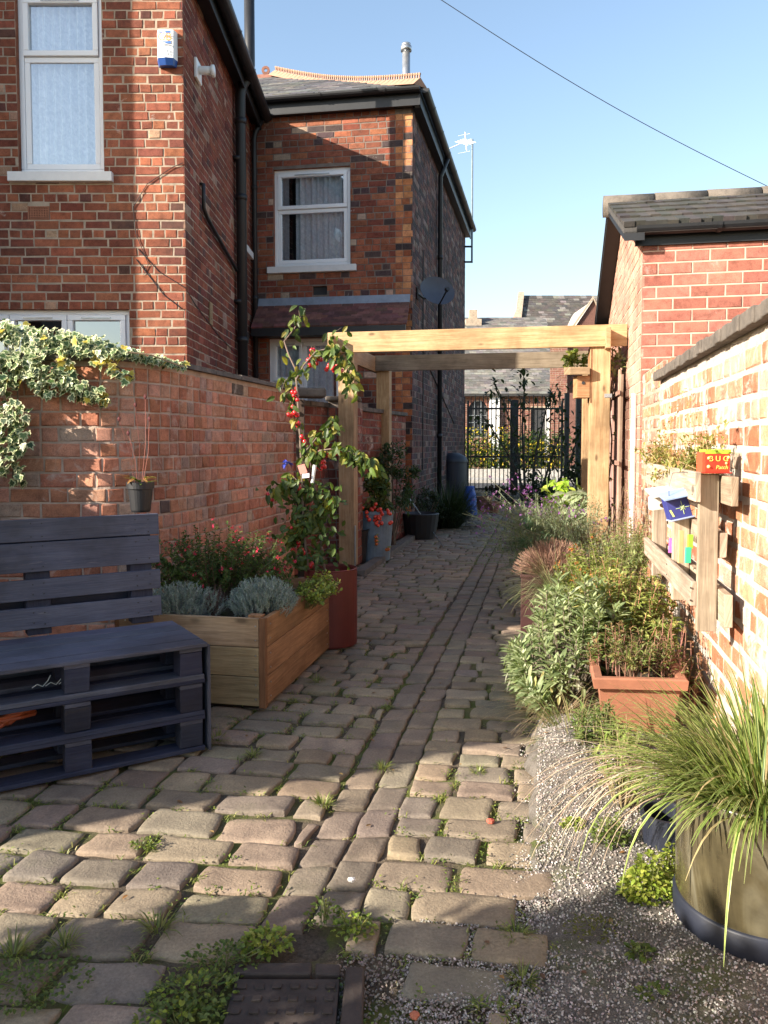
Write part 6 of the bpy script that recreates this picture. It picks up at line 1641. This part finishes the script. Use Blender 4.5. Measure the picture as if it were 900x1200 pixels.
def bush(c, rad_, n, L, W, cols, seed, label, name='shrub', cat='shrub', clumps=16, oval=True, grp=None, up=.2, trunk=True, droop=.25):
    rr = random.Random(seed); c = Vector(c); t = thing(name, label, cat, V(c.x, c.y, 0), grp); m = MB(); leafcloud(m, c, rad_, n, L, W, cols, rr, clumps=clumps, oval=oval, zmin=.02, up=up, droop=droop); m.build('leaves', 'leaf', t)
    if trunk:
        s = MB()
        for k in range(9): e = c + V(rr.uniform(-.7, .7) * rad_[0], rr.uniform(-.7, .7) * rad_[1], rr.uniform(-.2, .7) * rad_[2]); s.tube([V(c.x + rr.uniform(-.04, .04), c.y, 0), (V(c.x, c.y, c.z * .3) + e) / 2, e], [.010, .007, .003], 5, jit((.10, .075, .05), .2, rr))
        s.build('branches', 'stem', t)
    return t
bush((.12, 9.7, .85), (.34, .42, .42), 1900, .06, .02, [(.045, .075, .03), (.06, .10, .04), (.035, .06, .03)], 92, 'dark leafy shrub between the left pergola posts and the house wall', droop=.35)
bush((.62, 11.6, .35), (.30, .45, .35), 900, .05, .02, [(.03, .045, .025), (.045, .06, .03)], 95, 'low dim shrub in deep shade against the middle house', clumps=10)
m = MB(); 
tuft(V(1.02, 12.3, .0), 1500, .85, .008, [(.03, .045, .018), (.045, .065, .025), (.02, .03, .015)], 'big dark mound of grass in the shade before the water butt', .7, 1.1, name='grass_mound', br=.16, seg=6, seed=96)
m = MB(); m.lathe([(0, 0), (.2, 0), (.22, .1), (.26, .34), (.24, .35), (.2, .3)], V(.50, 10.9, 0), 20); one(m, 'plant_pot', 'blackpl', 'dark pot in shade right of the tomato tub', 'plant pot')
m = MB(); m.tube([G(520, 641, .02), P(505, 620, 11.0), P(478, 582, 10.8), P(470, 575, 10.9)], .008, 5); one(m, 'garden_hose', 'steel', 'thin pale hose trailing down from the shaded shrub to the path', 'hose')

# ------------------------------------------------------------------ right border
# withered heather in the maroon planter
rr = random.Random(101); c = mp0 + AP * .22 + AD * .2 + V(0, 0, .33)
t = thing('withered_heather', 'mound of brown withered twigs overflowing the maroon planter', 'dead plant', c); m = MB()
for k in range(1700):
    a = rr.uniform(0, 6.28); q = rr.random() ** .5; e = c + V(math.cos(a) * .30 * q, math.sin(a) * .28 * q, .30 * math.sqrt(max(.03, 1 - .95 * q * q)) * rr.uniform(.75, 1.05)); b = c + (e - c) * .35 + rv(rr) * .03; md_ = (b + e) / 2 + rv(rr) * .02
    m.tube([b, md_, e], [.0020, .0016, .0008], 3, jit(rr.choice([(.27, .15, .10), (.20, .105, .075), (.34, .21, .14), (.15, .08, .06)]), .2, rr), caps=False)
m.build('twigs', 'stem', t)
# purple wallflower
w0_ = AL(.02, 7.35)
t = thing('wallflower', 'sprawling purple flowered wallflower leaning over the path', 'flowering plant', w0_); m, st, fw = MB(), MB(), MB(); rr = random.Random(103)
for k in range(420):
    px, py = rr.gauss(622, 33), rr.uniform(598, 672); Y_ = rr.uniform(6.0, 7.7)
    e = P(px, py - rr.random() * 25, Y_)
    if e.z < .12: e.z = .12 + rr.random() * .1
    b = w0_ + V(rr.uniform(-.2, .45), rr.uniform(-.9, .2), .15); md_ = (b + e) / 2 + V(0, 0, .10)
    st.tube([b, md_, e], .0022, 3, jit((.16, .19, .12), .2, rr), caps=False)
    for j in range(16):
        p = md_.lerp(e, j / 16); m.leaf(p, rv(rr) + V(0, 0, .5), rr.uniform(.035, .06), .009, jit(rr.choice([(.11, .15, .08), (.16, .20, .11), (.20, .22, .13)]), .2, rr), None, .2)
for (px, py, n, s) in ((585, 590, 12, 12), (612, 575, 22, 10), (622, 590, 26, 14), (600, 602, 18, 14), (640, 600, 20, 10), (570, 608, 12, 8), (575, 625, 6, 8), (650, 585, 12, 6), (668, 598, 14, 7), (565, 596, 6, 5), (597, 563, 4, 3), (572, 560, 3, 3), (683, 600, 6, 5), (590, 640, 5, 8), (713, 606, 4, 4), (700, 612, 4, 4), (578, 580, 3, 4)):
    Y_ = rr.uniform(6.2, 7.2); hc = P(px, py, Y_); st.tube([V(w0_.x + rr.uniform(-.1, .3), w0_.y - .3, .2), (hc + w0_) / 2 + V(0, -.1, .25), hc], .0025, 4, (.14, .15, .09), caps=False)
    for k in range(n):
        p = P(px + rr.gauss(0, s), py + rr.gauss(0, s * .7), Y_ + rr.uniform(-.2, .2))
        for z in range(5): fw.leaf(p, rv(rr), .017, .014, jit(rr.choice([(.26, .10, .32), (.33, .17, .37), (.20, .07, .28)]), .2, rr), None, .15)
m.build('leaves', 'leaf', t); st.build('stems', 'stem', t); fw.build('flowers', 'petal', t)
bush(AL(-.13, 6.35) + V(0, 0, .38), (.15, .55, .34), 1500, .035, .008, [(.05, .11, .06), (.07, .13, .07), (.09, .14, .08)], 104, 'blue green feathery foliage hanging over the path left of the withered heather', clumps=14, oval=False)
bush(AL(.33, 6.6) + V(0, 0, .52), (.34, .5, .34), 2100, .035, .009, [(.25, .28, .17), (.19, .22, .13), (.31, .32, .2)], 105, 'pale silvery green bush behind the withered heather', clumps=24, oval=False, up=.8)
# bright green plant with large leaves near the right post
t = thing('japonica', 'bright lime leaved plant in front of the gate left of the pergola post', 'plant', V(1.8, 8.9, 0)); m, st = MB(), MB(); rr = random.Random(107)
for k in range(70):
    px, py = rr.gauss(655, 12), rr.uniform(560, 600); p = P(px, py, 8.6 + rr.uniform(-.15, .15)); m.oval(p, V(rr.uniform(-1, 1), -.4, rr.uniform(-.6, .4)), .12 * rr.uniform(.7, 1.2), .055, jit(rr.choice([(.30, .44, .04), (.22, .36, .04), (.38, .5, .07)]), .15, rr), V(0, -.5, 1), .35, .1)
for px in (645, 655, 668, 680): st.tube([P(px, 640, 8.8), P(px - 2, 600, 8.7), P(px - 4, 560, 8.6)], .006, 5, (.14, .2, .05))
m.build('leaves', 'leaf', t); st.build('stems', 'stem', t)
t = thing('large_leaved_plant', 'pale broad leaved plant at the foot of the right pergola post', 'plant', V(1.95, 8.3, 0)); m = MB()
for k in range(46): p = P(rr.gauss(686, 9), rr.uniform(575, 615), 8.1 + rr.uniform(-.1, .2)); m.oval(p, V(-.7 + rr.uniform(-.4, .4), -.5, rr.uniform(-.3, .3)), .17, .075, jit((.28, .33, .2), .2, rr), V(0, -.4, 1), .4, .1)
m.build('leaves', 'leaf', t)
# dark shrub/tree in front of the gate
t = thing('young_tree', 'slender dark leaved young tree silhouetted against the gate', 'tree', V(3.7, 18.2, 0)); m, st = MB(), MB(); rr = random.Random(109); Y_ = 18.2
stems = [((612, 590), (606, 520), (590, 470), (578, 445)), ((622, 590), (628, 530), (640, 480), (648, 450)), ((630, 590), (645, 540), (660, 500), (655, 455)), ((616, 590), (612, 500), (615, 450), (612, 432)), ((620, 590), (600, 540), (575, 500), (560, 480)), ((640, 590), (668, 540), (680, 505), (690, 490))]
for s in stems:
    pts = [P(x, y, Y_) for x, y in s]; st.tube(pts, [.035, .025, .015, .006], 5, (.05, .04, .03))
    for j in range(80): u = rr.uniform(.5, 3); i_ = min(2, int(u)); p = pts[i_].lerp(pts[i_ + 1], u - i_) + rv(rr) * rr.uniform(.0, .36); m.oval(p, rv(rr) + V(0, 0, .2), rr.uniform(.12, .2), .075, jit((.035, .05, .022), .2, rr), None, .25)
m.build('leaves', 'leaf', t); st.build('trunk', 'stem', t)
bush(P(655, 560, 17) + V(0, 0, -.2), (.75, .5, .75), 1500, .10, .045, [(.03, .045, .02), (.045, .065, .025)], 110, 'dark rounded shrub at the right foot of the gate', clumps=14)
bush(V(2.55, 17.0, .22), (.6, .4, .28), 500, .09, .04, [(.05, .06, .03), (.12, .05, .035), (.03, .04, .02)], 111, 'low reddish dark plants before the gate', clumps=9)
# climber at the pergola top right and on post
bush(fr0 + V(-.16, .35, 2.08), (.20, .25, .16), 260, .06, .03, [(.20, .26, .05), (.13, .18, .04), (.3, .32, .08)], 112, 'light green climber tips hanging under the right end of the beam', name='climber', cat='climber', clumps=7, trunk=False)
t = thing('climber', 'thin climber creeping up behind the right pergola post to the beam end', 'climber', fr0 + V(.12, .1, 0)); m, st = MB(), MB()
pts = [fr0 + V(.12 + .015 * math.sin(k * 1.7), .02, .3 + k * .21) for k in range(10)]; st.tube(pts, .008, 5, (.22, .12, .08))
for p in pts:
    for k in range(7): m.leaf(p + rv(rr) * .05, rv(rr), .05, .028, jit((.20, .20, .08), .3, rr), None, .3)
leafcloud(m, fr0 + V(.17, .05, 2.1), (.10, .12, .14), 120, .05, .03, [(.3, .32, .2), (.2, .24, .1)], rr, oval=True)
m.build('leaves', 'leaf', t); st.build('stems', 'stem', t)

# sage
sc = V(.93, 3.98, .02)
sg = thing('sage', 'grey green sage bush with long soft leaves leaning over the cobbles', 'shrub', sc); m, st = MB(), MB(); rr = random.Random(121)
sagec = [(.24, .29, .14), (.30, .35, .19), (.19, .24, .11), (.36, .40, .24), (.15, .19, .08)]
for k in range(160):
    a = rr.uniform(0, 6.28); q = math.sqrt(rr.random()); e = sc + V(-.03 + math.cos(a) * .42 * q, math.sin(a) * .38 * q, .60 * math.sqrt(max(.02, 1 - q * q)) * rr.uniform(.55, 1.0) + .04); e.x = max(e.x, .68); e.z = .04 + (e.z - .04) * min(1, .55 + (e.x - .68) * 2.2)
    b = sc + V(math.cos(a) * .10 * q, math.sin(a) * .1 * q, 0); md_ = (b + e) / 2 + V(math.cos(a) * .05, math.sin(a) * .05, -.0); st.tube([b, md_, e], [.004, .003, .002], 4, jit((.15, .12, .09), .2, rr), caps=False)
    ax_ = ((e - md_).normalized() + V(0, 0, .5)).normalized()
    for j in range(7):
        p = e - ax_ * .022 * j
        for z in range(2 if j else 4):
            ang = (j % 2) * PI / 2 + z * PI * (1 if j else .5) + rr.uniform(-.3, .3); x_ = ax_.cross(V(.3, .2, 1)).normalized(); y_ = ax_.cross(x_)
            d = (x_ * math.cos(ang) + y_ * math.sin(ang)) * (.8 if j else .4) + ax_ * (.6 - .10 * j) + V(0, 0, .25); l = rr.uniform(.062, .095) * (.55 if j == 0 else 1)
            m.oval(p, d, l, l * .30, jit(rr.choice(sagec), .15, rr), V(0, 0, 1), .12 + .06 * j, .16)
for k in range(24):
    a = rr.uniform(2.4, 5.2); p = sc + V(math.cos(a) * .30, math.sin(a) * .32, rr.uniform(.05, .25)); m.oval(p, V(math.cos(a) * .4, math.sin(a) * .4, -1), .07, .02, jit(rr.choice([(.22, .25, .13), (.28, .28, .22), (.30, .27, .1)]), .15, rr), V(math.cos(a), math.sin(a), .3), .1)
m.build('leaves', 'leaf', sg); st.build('stems', 'stem', sg)
# tall leafy herbs with reddish stems behind the trough
stemplant(AL(.40, 4.15) + V(0, 0, .1), (.30, .42), .62, 120, 30, .052, .020, [(.22, .26, .07), (.16, .20, .05), (.29, .31, .10), (.34, .33, .1)], (.28, .13, .08), 131, 'tall yellow green herb with reddish stems behind the terracotta trough', 'herb', name='herb', top=.35, base=.7, zs=(.6, 1.05), droop=.35, rs=.003)
stemplant(AL(.38, 5.05) + V(0, 0, .12), (.33, .45), .62, 150, 26, .042, .019, [(.20, .25, .06), (.28, .31, .09), (.15, .19, .05)], (.18, .13, .07), 132, 'leafy green clump topped with small orange flower heads below the pallet planter', 'herb', name='herb', top=.3, base=.6, flowers=(.20, 3, .02, .012, [(.45, .15, .04), (.5, .22, .05)]), rs=.0025)
stemplant(AL(.52, 4.9) + V(0, 0, .45), (.16, .3), .40, 70, 28, .03, .014, [(.18, .22, .08), (.26, .28, .12)], (.15, .12, .07), 133, 'soft grey green bush pressed against the wall under the white bug box', 'shrub', top=.25, rs=.002)
stemplant(AL(.60, 3.65) + V(0, 0, .05), (.10, .25), .50, 46, 9, .03, .016, [(.2, .2, .07), (.24, .14, .08), (.14, .17, .05)], (.22, .10, .07), 134, 'sparse rusty stemmed weed growing under the pallet planter', 'weed', name='weed', top=.3, rs=.0028, base=.8)
stemplant(V(1.12, 3.55, .25), (.14, .16), .22, 40, 8, .03, .012, [(.12, .16, .04), (.2, .2, .07)], (.16, .1, .06), 135, 'small leafy plant inside the terracotta trough', 'plant', name='plant', rs=.002)
# round grass tuft
tuft(AL(.10, 5.25) + V(0, 0, .25), 620, .42, .0035, [(.17, .19, .09), (.22, .24, .12), (.12, .15, .06), (.28, .27, .15)], 'fine arching grass tuft right of the withered heather', .75, 1.5, name='grass_tuft', br=.05, seg=6, seed=140, zup=(.5, 1.1))
# dry grass at the sage foot
tuft(V(.80, 3.62, .05), 200, .30, .0022, [(.30, .22, .14), (.24, .17, .11), (.36, .28, .18)], 'dry straw coloured grass at the foot of the sage', 1.0, 1.0, name='dry_grass', br=.10, seg=4, seed=141, zup=(.15, .7))
# dry yellow plant on the pallet planter
t = thing('dry_climber', 'sun bleached yellow leafed plant on top of the pallet planter', 'plant', AL(.67, 3.9, 1.15)); m, st = MB(), MB(); rr = random.Random(151)
for k in range(190):
    Y_ = rr.uniform(3.2, 4.75); b = AL(.665, Y_, 1.11); px_h = .30 * (0.55 + .45 * math.sin(Y_ * 4.1 + 1)) * (1 if Y_ > 3.35 else .9)
    e = b + V(rr.uniform(-.10, .06), rr.uniform(-.15, .15), px_h * rr.uniform(.4, 1.0)); md_ = (b + e) / 2 + rv(rr) * .03; st.tube([b, md_, e], .0014, 3, jit((.32, .24, .12), .2, rr), caps=False)
    for j in range(24): p = b.lerp(e, .05 + .95 * rr.random()) + rv(rr) * .02; m.leaf(p, rv(rr) + V(0, 0, .3), rr.uniform(.02, .034), .016, jit(rr.choice([(.30, .25, .08), (.36, .29, .11), (.22, .23, .06), (.26, .15, .06), (.16, .19, .05)]), .2, rr), None, .2)
for k in range(7):
    b = AL(.67, rr.uniform(3.5, 3.9), 1.15); e = b + V(rr.uniform(-.1, .08), rr.uniform(-.2, .2), rr.uniform(.25, .42)); st.tube([b, (b + e) / 2 + rv(rr) * .03, e], .0012, 3, (.3, .2, .12), caps=False)
    for j in range(8): m.leaf(e + rv(rr) * .03, rv(rr), .018, .012, (.42, .26, .12))
m.build('leaves', 'leaf', t); st.build('stems', 'stem', t)
# rampant weeds along the uncoped wall
stemplant(AL(.64, 5.9) + V(0, 0, .2), (.09, .55), .95, 60, 10, .028, .014, [(.32, .28, .12), (.24, .26, .08), (.36, .2, .12)], (.28, .18, .12), 152, 'straggly dry climber against the uncoped brick wall', 'climber', name='climber', top=.3, rs=.002, base=.9)

# striped grass in the glazed pot
t = thing('striped_grass', 'large clump of green and cream striped grass spilling from the glazed pot', 'ornamental grass', gp + V(0, 0, .34)); m = MB(); rr = random.Random(161)
for k in range(1150):
    a = rr.uniform(0, 6.28); q = math.sqrt(rr.random()); b = gp + V(math.cos(a) * .15 * q, math.sin(a) * .15 * q, .34); s = .25 + .75 * rr.random()
    d = V(math.cos(a) * s - .12, math.sin(a) * s * .9 + .0, rr.uniform(.5, 1.1)); L = rr.uniform(.17, .39)
    g = rr.choice([(.08, .14, .03), (.055, .10, .022), (.12, .18, .04)]); cr = rr.choice([(.24, .28, .08), (.20, .25, .06), (.34, .34, .14)])
    if rr.random() < .05: g = cr = (.42, .33, .18)
    p_end = b.x + math.cos(a) * L * .7
    if b.x + d.x * L * .7 > 1.20: d.x *= .2
    m.blade(b, d, L, rr.uniform(.006, .0095), jit(g, .2, rr), rr.uniform(.45, 1.5), 7, edge=jit(cr, .15, rr))
for k in range(3):     # long leaves falling down the pot side
    a = rr.uniform(3.0, 4.9); b = gp + V(math.cos(a) * .16, math.sin(a) * .16, .36); m.blade(b, V(math.cos(a) * .7, math.sin(a) * .7, .5), rr.uniform(.35, .55), .010, jit((.14, .22, .04), .2, rr), 3.2, 8, edge=(.40, .44, .16))
m.build('blades', 'grass', t)
m = MB()
for k in range(60):
    b = gp + V(-.15 + rr.uniform(-.03, .05), rr.uniform(-.03, .18), .37); m.blade(b, V(-1.0, rr.uniform(-.35, .5), rr.uniform(.2, .7)), rr.uniform(.35, .62), .0028, jit(rr.choice([(.45, .36, .27), (.55, .47, .38), (.36, .25, .18)]), .15, rr), rr.uniform(1.2, 2.4), 8)
m.build('dry_blades', 'grass', t)
m = MB(); leafcloud(m, gp + V(.10, -.12, .40), (.08, .06, .06), 160, .022, .016, [(.14, .2, .04), (.2, .26, .06)], rr, oval=True); m.build('small_leaves', 'leaf', t)
stemplant(V(.83, 2.72, .03), (.12, .16), .36, 40, 12, .05, .012, [(.18, .24, .06), (.24, .29, .08)], (.2, .16, .08), 162, 'upright mint green weed between the trough and the glazed pot', 'weed', name='weed', top=.2, rs=.002)
stemplant(V(.86, 3.14, .04), (.13, .12), .25, 46, 14, .042, .013, [(.13, .18, .05), (.18, .22, .07), (.1, .14, .04)], (.15, .12, .06), 163, 'leafy herb hiding the near side of the terracotta trough', 'herb', name='herb', top=.15, rs=.002, base=.8)
tuft(V(.80, 3.25, .06), 160, .26, .004, [(.16, .19, .06), (.26, .23, .12), (.12, .16, .05)], 'green and straw coloured grass between the trough and the cobbles', .9, 1.0, name='grass_tuft', br=.10, seg=5, seed=164, zup=(.3, 1.0))
stemplant(V(1.13, 3.62, .24), (.2, .2), .26, 60, 16, .036, .014, [(.12, .16, .04), (.18, .2, .07), (.2, .13, .06)], (.18, .09, .06), 165, 'reddish stemmed herb filling the terracotta trough', 'herb', name='herb', rs=.002, base=.9, top=.2)
m = MB(); m.lathe([(0, .0), (.07, .0), (.075, .09), (.082, .094), (.082, .11), (.07, .11), (.07, .05)], V(.90, 2.47, .02), 20); one(m, 'small_pot', 'navy', 'small dark pot hidden behind the dry grass beside the glazed pot', 'plant pot')

# ================================================================== HOUSE WING AND ADDED BLOCKERS OUTSIDE THE FRAME (they cast the alley's shade)
nb = thing('neighbour_house', 'brick house wing left of the garden, outside the view', 'house', (-6.5, 9, 0))
m = MB(); m.box(V(-9.5, 6.86, 0), V(5.0, 0, 0), V(0, .9, 0), V(0, 0, 7.0), (.3, .1, .05)); m.box(V(-9.5, 7.86, 0), V(2.0, 0, 0), V(0, 4, 0), V(0, 0, 6.9), (.3, .1, .05)); m.build('wall', 'brick_h1', nb)
sh = thing('shade_blocker', 'unseen brick blocks added to shade the alley, with a slot for a sun patch', 'shade blocker', (-5, 4, 0))
m = MB()
m.box(V(-6.6, 1.22, 0), V(2.6, 0, 0), V(0, 2.0, 0), V(0, 0, 2.25), (.32, .12, .06)); m.box(V(-4.15, 3.225, 0), V(.15, 0, 0), V(0, .40, 0), V(0, 0, 2.65), (.32, .12, .06)); m.box(V(-4.15, 3.63, 0), V(.15, 0, 0), V(0, .17, 0), V(0, 0, 1.95), (.32, .12, .06)); m.box(V(-4.15, 3.805, 0), V(.15, 0, 0), V(0, 2.715, 0), V(0, 0, 2.65), (.32, .12, .06)); m.box(V(-4.15, 5.5, 2.652), V(.15, 0, 0), V(0, 1.02, 0), V(0, 0, .85), (.07, .07, .07))  # added blockers; low slot between them lets a sun patch onto the left wall
m.build('wall', 'brick_h1', sh)
r = random.Random(171)
bush(V(-2.6, .15, .88), (.6, 1.1, .85), 8000, .11, .07, [(.05, .09, .02), (.07, .12, .03)], 172, 'unseen leafy shrub added behind the camera at the left to shade the foreground', name='shrub', clumps=26)  # unseen shrub, added and sized to cast the foreground shade
# ================================================================== LIGHT, SKY, CAMERA
sun_to = Vector((-1, -.48, .47)).normalized()
el = math.asin(sun_to.z); az = math.atan2(sun_to.x, sun_to.y) % (2 * PI)
ld = bpy.data.lights.new('sun', 'SUN'); ld.energy = 5.0; ld.angle = rad(.55); ld.color = (1.0, .90, .76)
lo = bpy.data.objects.new('sun', ld); COL.objects.link(lo); lo.rotation_euler = sun_to.to_track_quat('Z', 'Y').to_euler(); lo.location = (-8, -6, 9)
w = bpy.data.worlds.new('World'); scene.world = w; w.use_nodes = True; t = w.node_tree
bg = t.nodes.get('Background') or t.nodes.new('ShaderNodeBackground')
sk = t.nodes.new('ShaderNodeTexSky'); sk.sky_type = 'NISHITA'; sk.sun_disc = False; sk.sun_elevation = el; sk.sun_rotation = az
sk.air_density = 1.15; sk.dust_density = 1.4; sk.ozone_density = 0.9; sk.altitude = 20
t.links.new(sk.outputs[0], bg.inputs[0]); bg.inputs[1].default_value = .10
out = t.nodes.get('World Output') or t.nodes.new('ShaderNodeOutputWorld'); t.links.new(bg.outputs[0], out.inputs[0])
cd = bpy.data.cameras.new('camera'); cam = bpy.data.objects.new('camera', cd); COL.objects.link(cam); scene.camera = cam
cam.location = (0, 0, H); cam.rotation_euler = (PI / 2 - PITCH, 0, 0)
cd.sensor_fit = 'VERTICAL'; cd.sensor_height = 36; cd.lens = F / 1200 * 36; cd.shift_y = -(600 - YC) / 1200; cd.clip_start = .05; cd.clip_end = 1000
scene.view_settings.view_transform = 'Standard'; scene.view_settings.look = 'None'; scene.view_settings.gamma = 1; scene.view_settings.exposure = 1.62
scene.view_settings.use_curve_mapping = False
scene.cycles.max_bounces = 8; scene.cycles.diffuse_bounces = 4; scene.cycles.transparent_max_bounces = 12; scene.cycles.glossy_bounces = 3
scene.cycles.use_denoising = True
